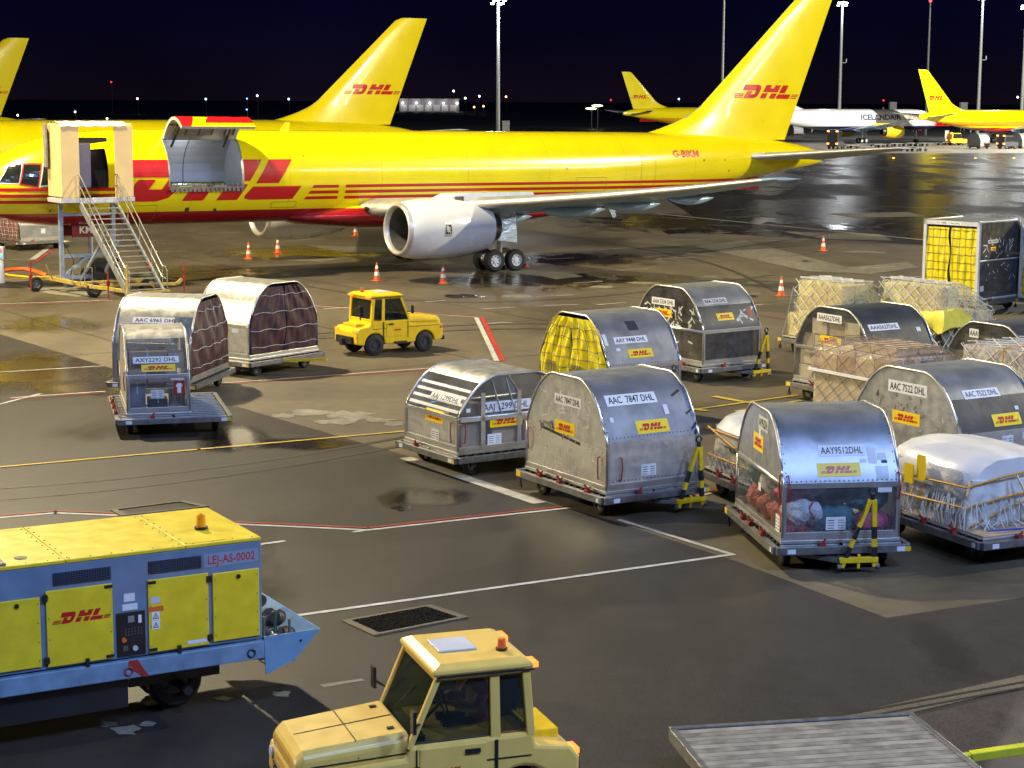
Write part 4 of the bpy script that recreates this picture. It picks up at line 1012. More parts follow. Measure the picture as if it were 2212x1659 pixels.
def stack(t, x0, x1, y0, y1, z0, z1, nx, ny, nz, mats, seed=0, jit=.02, name='carton'):
    rr = random.Random(seed)
    for i in range(nx):
        for j in range(ny):
            for k in range(nz):
                if 0 < i < nx - 1 and 0 < j < ny - 1 and k < nz - 1: continue
                if i > 0 and j > 0 and k < nz - 1 and not (i == nx - 1): continue
                dx, dy, dz = (x1 - x0) / nx, (y1 - y0) / ny, (z1 - z0) / nz; g = rr.uniform(.004, jit)
                mb = MB(); mb.box(x0 + i*dx + g, x0 + (i+1)*dx - g*.6, y0 + j*dy + g, y0 + (j+1)*dy - g*.6, z0 + k*dz, z0 + (k+1)*dz - .006)
                mb.box(x0 + (i+.46)*dx, x0 + (i+.54)*dx, y0 + j*dy + g - .002, y0 + (j+1)*dy - g*.6 + .002, z0 + (k+.75)*dz, z0 + (k+1)*dz - .004, 1)
                mb.build(name, [rr.choice(mats), M_tape], t, bevel=.012)

# --- container with the scratched silver end in the middle
def doc(b, fn, u, v, w=.28, h=.3, cuts=()): paper(b.root, fn, u, v, w, h, lines=4, cuts=cuts)
b = container('scratched silver container marked AAC 7847 with a blue roof slope, front middle', (1.77, 33.81), 31, 2.85, 2.1, 2.0, roof=M_roof, side=M_roof, side_lo=M_alu, end=M_alu, rail=False, zs=.46)
plate(b.root, b.x0, 1.02, 1.42, .95, .20, 'AAC 7847 DHL'); sticker(b.root, b.x0, 1.05, .86, .70, .25)
plate(b.root, b.side, .22, 1.62, 1.15, .24, 'AAC  7847 DHL', b.cuts); sticker(b.root, b.side, .72, 1.02, .74, .26, b.cuts)
tarnish(b, b.x0, .5, 2.3, 1.0, 1.7, 60, 3, w=(.02, .12), h=(.008, .03)); tarnish(b, b.x0, .55, 1.7, .82, 1.02, 26, 5, pm('tape_smear_grey', (.20,.19,.15), .6, var=.2), w=(.03, .12), h=(.01, .028), name='tape_smear'); tarnish(b, b.x0, .3, 2.4, .1, .8, 14, 9, w=(.01, .03), h=(.01, .02))  # smears in one olive grey
lay('tape_band', poly_mesh([[(.52, .86), (1.95, .72), (1.95, .78), (.52, .92)]]), M_deck, b.root, lambda u, v: b.x0(u, v, .002))
strap_handle(b, b.x0, .12, .80); strap_handle(b, b.x0, 2.62, .62); strap_handle(b, b.side, .28, .62)
lay('patch_plate', poly_mesh([[(.02, .03), (2.83, .03), (2.83, .75), (.02, .97)]]), pm('polished_patch', (.80, .78, .71), .28, .75, var=.06, scale=2, bump=.5, bscale=1.1, bdist=.09), b.root, lambda u, v: b.x0(u, v, .0018))
doc(b, b.side, .78, .22, .34, .22); paper(b.root, b.side, 1.45, 1.36, .1, .2, cuts=b.cuts); paper(b.root, b.side, .18, 1.3, .08, .1, cuts=b.cuts)
for u, v in ((1.72, 1.75), (1.92, 1.35), (2.0, .95), (1.95, 1.05)): lay('black_tape', poly_mesh([[(u, v), (u + .22, v + .11), (u + .24, v + .06), (u + .02, v - .05)]]), M_ink, b.root, lambda a, c: b.side(min(a, 2.1), c, .005), cuts=b.cuts)
dolly('dolly with raised striped tow bar under the AAC 7847 container', (1.77, 33.81), 31, 2.1, 2.85, bar=1.72, lean=.16)
# --- low clear container behind it on the left
b = container('low silver container with clear panels marked AAJ 1299, left of the middle row', (-1.11 + 2.16 * cos(R(123)), 37.58 + 2.16 * sin(R(123))), -57, 2.9, 2.16, 1.55, roof=M_alud, side=M_clear, side_lo=M_alu, end=M_alu, xend=M_smoke, xend_lo=M_clear, zs=.44, rim=M_rim, group='low container', roof_z=.88)
AJ = b
mb = MB()
for u in (.95, 1.3): mb.bar(b.xD(u + .1, .75, .02), b.xD(u - .15, 1.46, .02), .07, .01)
mb.build('white_strap', M_tape, b.root)
for k in range(4): lay('tape_row', rect_bm(2.0, .07), M_tape, b.root, lambda u, v: b.side(u, v, .004), ox=.08, oy=.80 + k * .17, cuts=b.cuts)
plate(b.root, b.side, .75, .98, 1.2, .19, 'AAJ 1299DHL', b.cuts); sticker(b.root, b.side, .85, .5, .72, .27, b.cuts); doc(b, b.side, 1.1, .12, .3, .24)
plate(b.root, b.xD, .55, .78, 1.25, .22, 'AAJ 1299 DHL'); sticker(b.root, b.xD, .78, .45, .8, .23); doc(b, b.xD, .72, .1, .34, .22); paper(b.root, b.xD, .2, .82, .1, .08)
mb = MB()
for u in (.6, 1.5, 2.3): mb.box(2.165, 2.185, u - .05, u + .05, .02, 1.2)
mb.box(2.165, 2.185, .05, 2.85, .62, .70); mb.build('corner_stile', M_rim, b.root)
strap_handle(b, b.side, 1.95, .6); strap_handle(b, b.xD, .12, .6)
dolly('dolly under the low clear AAJ 1299 container', (-1.11 + 2.16 * cos(R(123)), 37.58 + 2.16 * sin(R(123))), -57, 2.16, 2.9, seed=4)
AO = (-1.11 + 2.16 * cos(R(123)), 37.58 + 2.16 * sin(R(123)))
for i, (o, s, tx) in enumerate([((1.35,.15,0),(.7,.6,.55),'wide brown carton low behind the clear front of the AAJ 1299 container'), ((1.3,.9,0),(.75,.7,.62),'square brown carton in the middle of the AAJ 1299 container'), ((1.4,1.75,0),(.6,.6,.5),'brown carton at the right inside the AAJ 1299 container'), ((.3,.12,0),(.9,.5,.6),'brown carton behind the left panel of the AAJ 1299 container'), ((1.45,.2,.56),(.5,.45,.4),'small brown carton stacked top left inside the AAJ 1299 container')]):
    carton(tx, AO, -57, o, s)
# --- container with the big clear window, front right
O9 = (4.5, 30.0)
b = container('grey container marked AAY9512 with a clear lower window full of bags, front right', O9, 8, 2.95, 2.0, 2.0, roof=M_roof, side=M_roof, side_lo=M_clear, end=M_alud, end_lo=M_clear, zs=.46)
plate(b.root, b.side, .66, 1.42, .80, .20, 'AAY9512DHL', b.cuts); sticker(b.root, b.side, .60, 1.06, .74, .24, b.cuts)
sticker(b.root, b.x0, 1.05, 1.22, .62, .3); plate(b.root, b.x0, 1.35, 1.62, .6, .24, 'AAY9512DHL', mat=M_tape)
doc(b, b.side, .74, .16, .34, .22); paper(b.root, b.side, 1.5, 1.28, .14, .28, cuts=b.cuts); paper(b.root, b.side, 1.66, 1.34, .15, .12, cuts=b.cuts); paper(b.root, b.side, 1.72, 1.28, .1, .05, M_ink, b.cuts); paper(b.root, b.side, 1.36, 1.3, .1, .06, cuts=b.cuts); paper(b.root, b.side, 1.6, .99, .22, .24, M_clear, b.cuts, name='document_pocket'); paper(b.root, b.side, 1.62, .78, .24, .10)
paper(b.root, b.x0, 1.4, 1.42, .1, .2); paper(b.root, b.x0, 1.45, .55, .16, .14); doc(b, b.x0, 2.55, .1, .24, .28)
strap_handle(b, b.x0, 2.9, 1.1); strap_handle(b, b.side, 1.96, 1.1); strap_handle(b, b.side, .06, 1.08)
dolly('dolly with raised striped tow bar under the AAY9512 window container', O9, 8, 2.0, 2.95, bar=1.22, lean=.2, seed=2)
from mathutils import noise as _nz
def bag(label, root_loc, deg, o, r, mat, sz=(1,1,1), seed=0):
    w = Matrix.Translation((root_loc[0], root_loc[1], .53)) @ Matrix.Rotation(R(deg), 4, 'Z')
    mb = MB(); mb.ball((0,0,0), r, 20, 0, sz)
    mb.v = [tuple(Vector(p) * (1 + .32 * _nz.noise(Vector(p) * 5.5 + Vector((seed, 0, 0))) + .12 * _nz.noise(Vector(p) * 13))) for p in mb.v]
    c = mb.build('mail_bag', mat, smooth=True); c.location = w @ Vector(o); c.rotation_euler = (0, 0, R(deg)); tag(c, label, 'bag', 'bags inside the window container'); return c
def cloth(n, c): return pm(n, c, .7, var=.18, scale=5, bump=1.0, bscale=7, bdist=.10)
C_w, C_p, C_r, C_t, C_d = cloth('white_cloth', (.62,.62,.66)), cloth('pink_cloth', (.55,.06,.16)), cloth('red_cloth', (.36,.03,.03)), cloth('teal_cloth', (.04,.16,.19)), cloth('dark_cloth', (.05,.06,.08))
wb = bag('white cloth bag with a pink stripe behind the container window', O9, 8, (.42,.36,.42), .33, C_w, (1.05,.8,.8), 1)
mb = MB(); mb.tube([(.12 + .05*sin(i*.7), -.272 + abs(i - 5)*.014, -.2 + .04*i) for i in range(11)], .016, 5); mb.build('stripe', C_p, wb)
bag('pink cloth bag at the top left of the container window', O9, 8, (.28,.42,.74), .22, C_p, (1.3,1,.7), 2)
bag('red cloth bag under the white bag in the container window', O9, 8, (.3,.42,.14), .24, C_r, (1.4,1.1,.6), 3)
bag('pale lilac bag squeezed under the rail of the container window', O9, 8, (.62,.4,.78), .18, cloth('lilac_cloth', (.42,.36,.55)), (1.2,1,.6), 4)
bag('dark green bag at the bottom middle of the container window', O9, 8, (.95,.5,.26), .36, C_t, (1.25,1,.75), 5)
bag('nearly black bag high in the middle of the container window', O9, 8, (1.0,.55,.66), .26, C_d, (1.2,1,.8), 6)
bag('teal bag at the right of the container window', O9, 8, (1.55,.5,.62), .32, C_t, (1.1,1,.8), 7)
bag('crimson bag at the bottom right of the container window', O9, 8, (1.62,.4,.2), .30, C_p, (1.25,1,.6), 8)
for i, (y, z, mt, tx) in enumerate([(.5,.25,C_r,'dark red bag nearest the front corner of the side window'),(1.1,.22,C_r,'dark red bag in the middle of the side window'),(1.7,.22,C_r,'dark red bag toward the back of the side window'),(2.35,.25,C_r,'dark red bag at the back end of the side window'),(.9,.66,C_d,'dark bag high near the front of the side window'),(1.6,.68,C_w,'white bag high in the middle of the side window'),(2.3,.68,C_t,'green bag high at the back of the side window')]):
    bag(tx, O9, 8, (.33, y, z), .30, mt, (.9, 1.05, .85), 20 + i)
# --- container with yellow curtains in the middle
O94 = (2.28, 43.32)
b = container('grey container marked AAY 9448 with bright yellow netted curtains on its end', O94, 33, 2.9, 2.15, 2.1, roof=M_roof, side=M_roof, side_lo=M_roof, end=M_alu, curtain='x0', cmat=M_curt, netm=M_netd)
plate(b.root, b.side, .36, 1.52, .98, .18, 'AAY 9448 DHL', b.cuts); sticker(b.root, b.side, .66, 1.14, .72, .22, b.cuts); paper(b.root, b.side, .1, .82, .3, .12); paper(b.root, b.side, .06, 1.5, .1, .3, cuts=b.cuts); paper(b.root, b.side, .34, 1.34, .12, .08, cuts=b.cuts)
lay('dark_patch', rect_bm(.3, .3), M_dark, b.root, lambda u, v: b.side(u, v, .004), ox=.9, oy=1.85, cuts=b.cuts)
mb = MB()
for u in (.45, 1.55): mb.add([b.x0(u, .62, .16), b.x0(u + .48, .58, .16), b.x0(u + .46, .88, .16), b.x0(u + .02, .90, .16)], [(0,1,2,3)])
mb.build('clear_pocket', M_smoke, b.root)
dolly('dolly with striped tow bar under the yellow curtained AAY 9448 container', O94, 33, 2.15, 2.9, bar=1.75, lean=-.04, seed=5)
# --- container with the dark taped end
O53 = (5.26, 50.57)
b = container('dark container marked AAA 5334 with torn white tape on its clear end', O53, 35, 3.0, 2.1, 2.05, roof=M_roof, side=M_dark, side_lo=M_smoke, end=M_smoke, end_lo=M_smoke)
plate(b.root, b.x0, .75, 1.50, 1.0, .2, 'AAA 5334 DHL'); sticker(b.root, b.x0, .9, 1.18, .72, .22); plate(b.root, b.side, .35, 1.72, .85, .19, 'AAA 5334 DHL', b.cuts, M_tape); sticker(b.root, b.side, .62, 1.2, .6, .22, b.cuts)
tarnish(b, b.x0, .4, 2.6, .95, 1.5, 60, 11, w=(.04, .13), h=(.01, .03)); tarnish(b, b.x0, .6, 2.5, .1, .8, 10, 12, w=(.04, .13), h=(.01, .03)); paper(b.root, b.side, 1.75, 1.25, .2, .3, M_redm, b.cuts, name='red_pocket')
tarnish(b, b.side, 1.4, 2.0, 1.1, 1.6, 9, 13, cuts=b.cuts)
dolly('dolly with striped tow bar under the dark AAA 5334 container', O53, 35, 2.1, 3.0, bar=1.9, lean=.14, seed=6)
C_sack = pm('brown_film_load', (.16, .12, .08), .35, var=.25, scale=4, bump=.7, bscale=7)
for k, (o, s, tx) in enumerate([((.08,.15,0),(1.9,1.2,.85),'bulky brown film wrapped load low inside the dark AAA 5334 container, front half'), ((.08,1.45,0),(1.9,1.35,.8),'bulky brown film wrapped load low inside the dark AAA 5334 container, back half')]):
    carton(tx, O53, 35, o, s, C_sack, tape=False)
# --- container full of pale cartons behind a clear end, twice
def boxed(O, deg, mark, lab, dlab, seed, grp, side=True):
    b = container(lab, O, deg, 2.95, 2.15, 2.0, roof=M_dark, side=M_dark, side_lo=M_smoke, end=M_smoke if not side else M_clear, end_lo=M_clear)
    plate(b.root, b.x0, .85, 1.62, .95 if side else .3, .21, mark); sticker(b.root, b.x0, 1.0, 1.02, .8, .25)
    if side: plate(b.root, b.side, .22, 1.60, 1.0, .19, mark, b.cuts)
    sticker(b.root, b.side, .9, 1.0, .7, .2, b.cuts); paper(b.root, b.side, 1.75, 1.5, .14, .12, cuts=b.cuts)
    dolly(dlab, O, deg, 2.15, 2.95, seed=seed, bar=1.9 if side else None)
    rr = random.Random(seed); row = 0
    for z in (0, .42, .84, 1.26):
        n = 5 if z < 1.2 else 3; y0 = .06 if z < 1.2 else .55
        for k in range(n):
            w = (2.83 if z < 1.2 else 1.85) / n
            carton('shrink wrapped pale carton stacked behind the clear end of the %s container' % ('AAA5627' if side else 'right edge'), O, deg, (.07 + rr.uniform(0, .05), y0 + k * w + (.05 if z > .8 and z < 1.2 else 0) * (k == 0), z), (.6, w - (.03 if not(z > .8 and z < 1.2 and k in (0, 4)) else .12), .40), M_card2 if rr.random() < .75 else M_card, grp)
boxed((8.95, 45.7), 31, 'AAA5627DHL', 'black roofed container marked AAA5627 packed with pale cartons', 'dolly under the black roofed AAA5627 carton container', 31, 'cartons in the AAA5627 container')
boxed((12.1, 42.5), 31, 'AAA', 'black roofed container packed with cartons at the right edge, half hidden by a netted pallet', 'dolly under the half hidden black roofed container at the right edge', 37, 'cartons in the right edge container', False)
# --- big grey container at the right
O75 = (8.58, 34.83)
b = container('dull silver container marked AAC 7522 with a dark blue roof slope, at the right', O75, 31, 3.05, 2.15, 2.0, roof=M_roof, side=M_dark, side_lo=M_alu, end=M_alud, rail=False, zs=.46)
plate(b.root, b.x0, 1.0, 1.50, 1.1, .24, 'AAC 7522 DHL'); sticker(b.root, b.x0, 1.15, .90, .78, .25); plate(b.root, b.side, .42, 1.62, .95, .2, 'AAC 7522 DHL', b.cuts); sticker(b.root, b.side, .92, 1.0, .74, .25, b.cuts)
tarnish(b, b.x0, .6, 2.2, 1.05, 1.5, 26, 21, pm('tape_smear_grey', (.20,.19,.15), .6, var=.2), w=(.02, .1), h=(.01, .03), name='tape_smear'); tarnish(b, b.x0, .4, 2.7, .2, 1.4, 26, 22, w=(.01, .06), h=(.006, .02)); paper(b.root, b.x0, 2.3, .62, .12, .08)
doc(b, b.side, 1.1, .55, .3, .26); paper(b.root, b.side, 1.65, .7, .3, .14); paper(b.root, b.side, 1.6, 1.3, .1, .08, cuts=b.cuts)
dolly('dolly with striped tow bar under the AAC 7522 container, cut by the right edge', O75, 31, 2.15, 3.05, bar=2.0, lean=.05, seed=8)
# --- small clear fronted container on a long dolly, left
O22 = (-8.9, 42.3)
b = container('small silver container marked AXY2292 with a clear front, on a long dolly at the left', O22, 15, 2.95, 1.42, 1.85, roof=M_alud, side=M_clear, side_lo=M_clear, end=M_alu, zs=.46, zb=.50, roof_z=.88)
plate(b.root, b.side, .16, 1.18, 1.05, .17, 'AXY2292 DHL', b.cuts); sticker(b.root, b.side, .34, .97, .78, .18, b.cuts); doc(b, b.side, .54, .34, .3, .2); paper(b.root, b.side, 1.0, .76, .3, .1); lay('shirt_notice', rect_bm(.26, .34), M_redm, b.root, lambda u, v: b.side(u, v, .004), ox=1.06, oy=.40)
lay('shirt_mark', poly_mesh([[(1.11,.62),(1.15,.68),(1.23,.68),(1.27,.62),(1.235,.585),(1.235,.45),(1.145,.45),(1.145,.585)]]), M_white, b.root, lambda u, v: b.side(u, v, .007))
sticker(b.root, b.x0, 1.9, .95, .5, .3); plate(b.root, b.x0, 1.9, 1.27, .6, .18, 'AXY2292'); strap_handle(b, b.x0, .2, .9); strap_handle(b, b.x0, 2.85, .95)
dolly('long flat dolly under the small AXY2292 container', (O22[0] - .05, O22[1] - .25), 15, 2.3, 3.3, zt=.44, seed=9)
for o, s, tx, mt in [((.08,.35,.95),(.85,.5,.42),'long brown carton near the roof inside the AXY2292 container',M_card), ((.98,.4,.95),(.36,.45,.36),'small pale carton at the upper right inside the AXY2292 container',M_card2), ((.06,.3,.0),(.38,.5,.62),'tall grey wrapped carton at the lower left inside the AXY2292 container',pm('grey_wrap_load',(.25,.27,.3),.4,var=.3,bump=.5)), ((.5,.35,.5),(.42,.4,.34),'pinkish carton in the middle of the AXY2292 container',pm('pink_card',(.5,.3,.22),.7)), ((.5,.35,0),(.45,.45,.24),'flat dark carton on the floor of the AXY2292 container',M_bkp), ((1.0,.35,0),(.35,.5,.4),'brown carton at the lower right inside the AXY2292 container',M_card)]:
    carton(tx, O22, 15, o, s, mt)
# --- two curtained containers of the moving train
O69 = (-8.28 - 2.1 * cos(R(-10)), 47.2 - 2.1 * sin(R(-10)))
b = container('pale silver container marked AAC 6965 with a maroon netted curtain, behind the small container', O69, -10, 2.95, 2.1, 2.05, roof=M_alud, side=M_alu, side_lo=M_alu, end=M_alu, curtain='xD', cmat=M_brown, netm=M_net)
plate(b.root, b.side, .45, 1.50, 1.25, .17, 'AAC 6965 DHL', b.cuts)
lay('crumpled_foil', rect_bm(.5, .8), M_foil, b.root, lambda u, v: b.side(u, v, .004), ox=1.58, oy=.9, cuts=b.cuts)
dolly('dolly under the AAC 6965 container of the moving train', O69, -10, 2.1, 2.95, seed=10)
O77 = (-7.36 - 2.15 * cos(R(-37)), 51.27 - 2.15 * sin(R(-37)))
b = container('bright silver container with a maroon netted curtain right behind the yellow tractor', O77, -37, 2.8, 2.15, 2.05, roof=M_alud, side=M_alu, side_lo=M_alu, end=M_alu, curtain='xD', cmat=M_brown, netm=M_net)
sticker(b.root, b.side, .5, 1.08, .62, .2, b.cuts); paper(b.root, b.side, 1.5, .7, .26, .12)
tb = dolly('dolly hooked to the yellow tractor under the maroon curtained container', O77, -37, 2.15, 2.8, seed=11)
mb = MB(); mb.bar((2.3, 1.2, .38), (3.35, 1.9, .42), .09, .07); mb.build('tow_pole', M_toolyel, tb)
# --- low grey netted container at the left edge, behind the stairs
b = container('low grey container with a dusty red curtain at the left edge behind the stairs', (-24.9, 96.2), 76, 2.6, 2.45, 1.7, roof=M_roof, side=M_roof, side_lo=M_roof, end=M_roof, curtain='x0', cmat=pm('dusty_red_curtain', (.22,.09,.07), .7, var=.2, bump=.5), netm=M_net, group=None)
b.root.rotation_euler.z = R(45); b.root.location = (-25.0, 94.0, .53)
paper(b.root, b.side, 1.2, .3, .25, .25)
dolly('dolly under the low grey container at the left edge behind the stairs', (-25.0, 94.0), 45, 2.45, 2.6, seed=12)
# --- tall box containers with yellow curtains
def tall(O, deg, lab, dlab, mark, L=2.9, Wd=2.4, H=2.85, seed=0):
    root = thing('tall_container', lab, 'container', (O[0], O[1], .53), deg, 'tall curtained containers'); c = .55
    pr = [(0,0),(L,0),(L,H - c),(L - c*.7,H),(0,H)]
    for y in (0, Wd):
        mb = MB(); mb.tube([(x, y, z) for x, z in pr] + [(0, y, 0)], .05, 6); mb.tube([(0, y, H*.5), (L, y, H*.5)], .03); mb.build('frame_rail', M_rim if y else M_greyp, root)
    mb = MB(); mb.add([(0,0,H),(L - c*.7,0,H),(L - c*.7,Wd,H),(0,Wd,H)], [(0,1,2,3)]); mb.add([(L - c*.7,0,H),(L,0,H-c),(L,Wd,H-c),(L - c*.7,Wd,H)], [(0,1,2,3)]); mb.add([(L,0,0),(L,Wd,0),(L,Wd,H-c),(L,0,H-c)], [(0,1,2,3)]); mb.build('roof_sheet', M_roof, root, fixn=False)
    mb = MB(); mb.add([(x, 0, z) for x, z in pr], [(0,1,2,3,4)]); mb.add([(x, Wd, z) for x, z in pr], [(0,1,2,3,4)]); mb.build('side_panel', film('dark_panel', (.30,.31,.32), .45, .12, .2, 3, (.11,.12,.135)), root, fixn=False)
    mb = MB()
    for y in (.06, Wd - .06): mb.box(-.05, .03, y - .06, y + .06, 0, H)
    mb.box(-.05, .03, 0, Wd, H - .16, H); mb.box(-.05, L, 0, Wd, -.06, .02); mb.build('door_frame', M_greyp, root)
    bx = Box(); bx.root = root; bx.D = L; bx.W = Wd; bx.H = H
    fn = lambda u, v, g=0.: Vector((-g, Wd - u, v)); rr = random.Random(seed)
    def sf(u, z, g=0): return fn(u, z, .0 + .07 * sin(pi * min(1, z / H)) * sin(pi * u / Wd) + .03 * sin(9*u + 3*z + seed) + .02 * sin(21*u - 4*z) + g)
    for a, e in ((.12, Wd*.47), (Wd*.51, Wd - .12)):
        mb = MB(); mb.loft([[sf(a + (e - a) * i / 14 + (.03 * sin(z_*.5) if i == (14 if a < 1 else 0) else 0), .05 + (H - .3) * z_ / 24) for i in range(15)] for z_ in range(25)], close=False, caps=False); mb.build('curtain', M_curt, root, smooth=True)
        mb = MB()
        for k in range(9): mb.tube([sf(a + (e - a) * i / 8, .12 + k * .3 + .012 * sin(i*2 + k), .025) for i in range(9)], .009, 4)
        for k in range(4): mb.tube([sf(a + (e - a) * (k + .3) / 4, .06 + (H - .32) * i / 14, .03) for i in range(15)], .009, 4)
        mb.build('curtain_net', M_netd, root)
    if mark: plate(root, lambda u, v, g=0.: Vector((-.05 - g, Wd - u, v)), .7, H - .14, .9, .11, mark)
    s = lambda u, v, g=0.: Vector((u, -g, v))
    sticker(root, s, .75, 1.78, .36, .13); b2 = Box(); b2.root = root
    tarnish(b2, s, .3, 2.4, 1.5, 2.2, 22, 40 + seed, w=(.04, .2), h=(.01, .025)); tarnish(b2, s, .2, 2.5, .7, 1.3, 12, 50 + seed, w=(.04, .15), h=(.01, .02)); paper(root, s, .12, .3, .25, .2)
    if mark: plate(root, s, .55, 2.05, .7, .13, mark, mat=M_tape)
    dolly(dlab, O, deg, L, Wd, seed=seed)
tall((17.13, 67.9), 44, 'tall grey container with bright yellow netted curtains and a cut roof corner, upper right', 'dolly under the tall yellow curtained container', 'AMD 7138 DHL', seed=3)
tall((20.75, 67.8), 44, 'tall yellow curtained container cut off by the right edge', 'dolly under the tall container cut off by the right edge', None, seed=5)
# --- netted pallets behind
def cargo_net1():
    O = (10.05, 54.9); t = pallet('netted_pallet', 'netted stack of yellowish wrapped cartons, taller left one of two behind the black container', O, 31, 2.3, 3.0, 'netted pallets at the right')
    sec = [(0.05,.05),(2.2,.05),(2.2,1.0),(1.75,1.1),(1.25,1.85),(.05,1.85)]
    stack(t, .1, 1.2, .5, 2.5, .04, 1.78, 2, 3, 4, [M_card2, pm('cream_carton', (.76,.70,.46), .6)], 5); stack(t, 1.25, 2.1, .5, 2.5, .04, .95, 1, 3, 2, [pm('bluish_wrap_carton', (.36,.42,.36), .5), M_card2], 6); stack(t, .15, 1.9, 2.52, 2.95, .04, .75, 3, 1, 2, [M_card2], 7)
    soft_hull('film', t, sec, .42, 2.55, M_wrapy, .05, 2.4, 1); soft_hull('film', t, [(.1,.05),(2,.05),(2,.7),(.1,.78)], 2.5, 3.02, M_wrapy, .05, 3, 7)
    hull_net('net', t, sec, .36, 2.6, M_net, .30, .016); mb = MB()
    for k in range(9): mb.tube([(k*.25, 2.62, 1.6 - k*.1), (k*.25, 2.85, .75), (k*.25, 3.1, .06)], .016, 4)
    mb.build('net_tails', M_net, t)
    dolly('dolly under the taller netted pallet of yellowish cartons', O, 31, 2.3, 3.0, seed=14)
    O = (12.6, 53.8); t = pallet('netted_pallet', 'netted pallet with a bright yellow tarpaulin over its corner, right of the other netted stack', O, 31, 2.3, 3.0, 'netted pallets at the right')
    sec = [(.05,.05),(2.25,.05),(2.25,1.05),(1.7,1.5),(.9,1.95),(.05,1.95)]
    stack(t, .1, .95, .4, 2.7, .8, 1.85, 2, 3, 2, [M_card2, pm('cream_carton', (.76,.70,.46), .6)], 15); stack(t, 1.0, 2.15, .3, 2.7, .04, 1.1, 2, 3, 2, [pm('bluish_wrap_carton', (.36,.42,.36), .5), M_card2], 16)
    mb = MB(); mb.box(.08, .98, .2, 2.8, .04, .8); mb.build('black_bale', pm('black_film', (.012,.012,.013), .25, var=.2, bump=.9, bscale=5), t, bevel=.05)
    soft_hull('film', t, sec, .2, 2.75, film('cream_wrap', (.96,.95,.82), .25, .15, .8, 8, (.74,.74,.58)), .05, 2.4, 3); hull_net('net', t, sec, .14, 2.82, M_net, .30, .016)
    soft_hull('tarpaulin', t, [(-.14,.62),(.4,.7),(1.0,.82),(1.05,1.02),(.7,1.22),(.3,1.28),(-.05,1.15),(-.18,.9)], -.15, 2.95, pm('yellow_tarpaulin', (.80,.74,.10), .4, var=.08, bump=.8, bscale=5), .17, 2.2, 5)
    dolly('dolly under the netted pallet with the yellow tarpaulin', O, 31, 2.3, 3.0, seed=15)
cargo_net1()
def cargo_net2():
    O = (8.7, 41.7); t = pallet('netted_pallet', 'netted pallet of mixed brown cartons above a cream lower tier, left of AAC 7522', O, 31, 2.2, 2.95, 'netted pallets at the right')
    mb = MB(); mb.box(.08, 2.1, .05, 2.9, .04, .86); mb.build('cream_bale', pm('cream_film', (.66,.58,.40), .35, var=.12, bump=.8, bscale=4), t, bevel=.05)
    mb = MB(); mb.bar((.0, -.02, .9), (.0, 2.98, .9), .07, .06); mb.bar((0, 0, .9), (2.2, 0, .9), .07, .06); mb.build('white_batten', M_white, t)
    stack(t, .15, 2.05, .2, 2.8, .9, 1.42, 3, 4, 1, [M_card, M_card2], 25); stack(t, .5, 1.9, .5, 2.0, 1.43, 1.62, 2, 2, 1, [M_card], 26)
    mb = MB(); mb.box(1.0, 1.4, .12, .22, .95, 1.35); mb.build('blue_carton', pm('blue_print', (.05,.10,.25), .5), t)
    sec = [(.05,.05),(2.15,.05),(2.15,1.3),(1.8,1.6),(.4,1.62),(.05,1.35)]
    soft_hull('film', t, sec, .02, 2.93, film('brown_wrap', (.93,.9,.86), .22, .13, .9, 8, (.6,.52,.42)), .05, 2.6, 9); hull_net('net', t, sec, -.04, 2.98, M_netd, .36, .008)
    dolly('dolly under the netted pallet of mixed brown cartons', O, 31, 2.2, 2.95, seed=16)
    O = (11.45, 37.9); t = pallet('netted_pallet', 'tall netted pallet of brown cartons with an orange strap at the right edge', O, 31, 2.3, 3.0, 'netted pallets at the right')
    stack(t, .08, 2.2, .05, 2.95, .04, 1.98, 2, 3, 2, [M_card], 35); sec = [(.03,.05),(2.25,.05),(2.25,2.02),(.03,2.02)]
    mb = MB(); mb.box(.05, 2.23, .02, 2.98, .98, 1.06); mb.build('dark_board', M_bkp, t)
    soft_hull('film', t, sec, -.02, 3.02, M_wrap, .03, 2.6, 12); hull_net('net', t, sec, -.05, 3.05, M_net, .42, .014)
    mb = MB(); mb.tube([(-.04, 1.7, .05), (-.045, 1.72, 1.0), (-.04, 1.72, 2.06), (2.2, 1.72, 2.07)], .025, 5); mb.build('strap', M_strap, t)
    dolly('dolly under the tall netted carton pallet at the right edge', O, 31, 2.3, 3.0, seed=17)
cargo_net2()
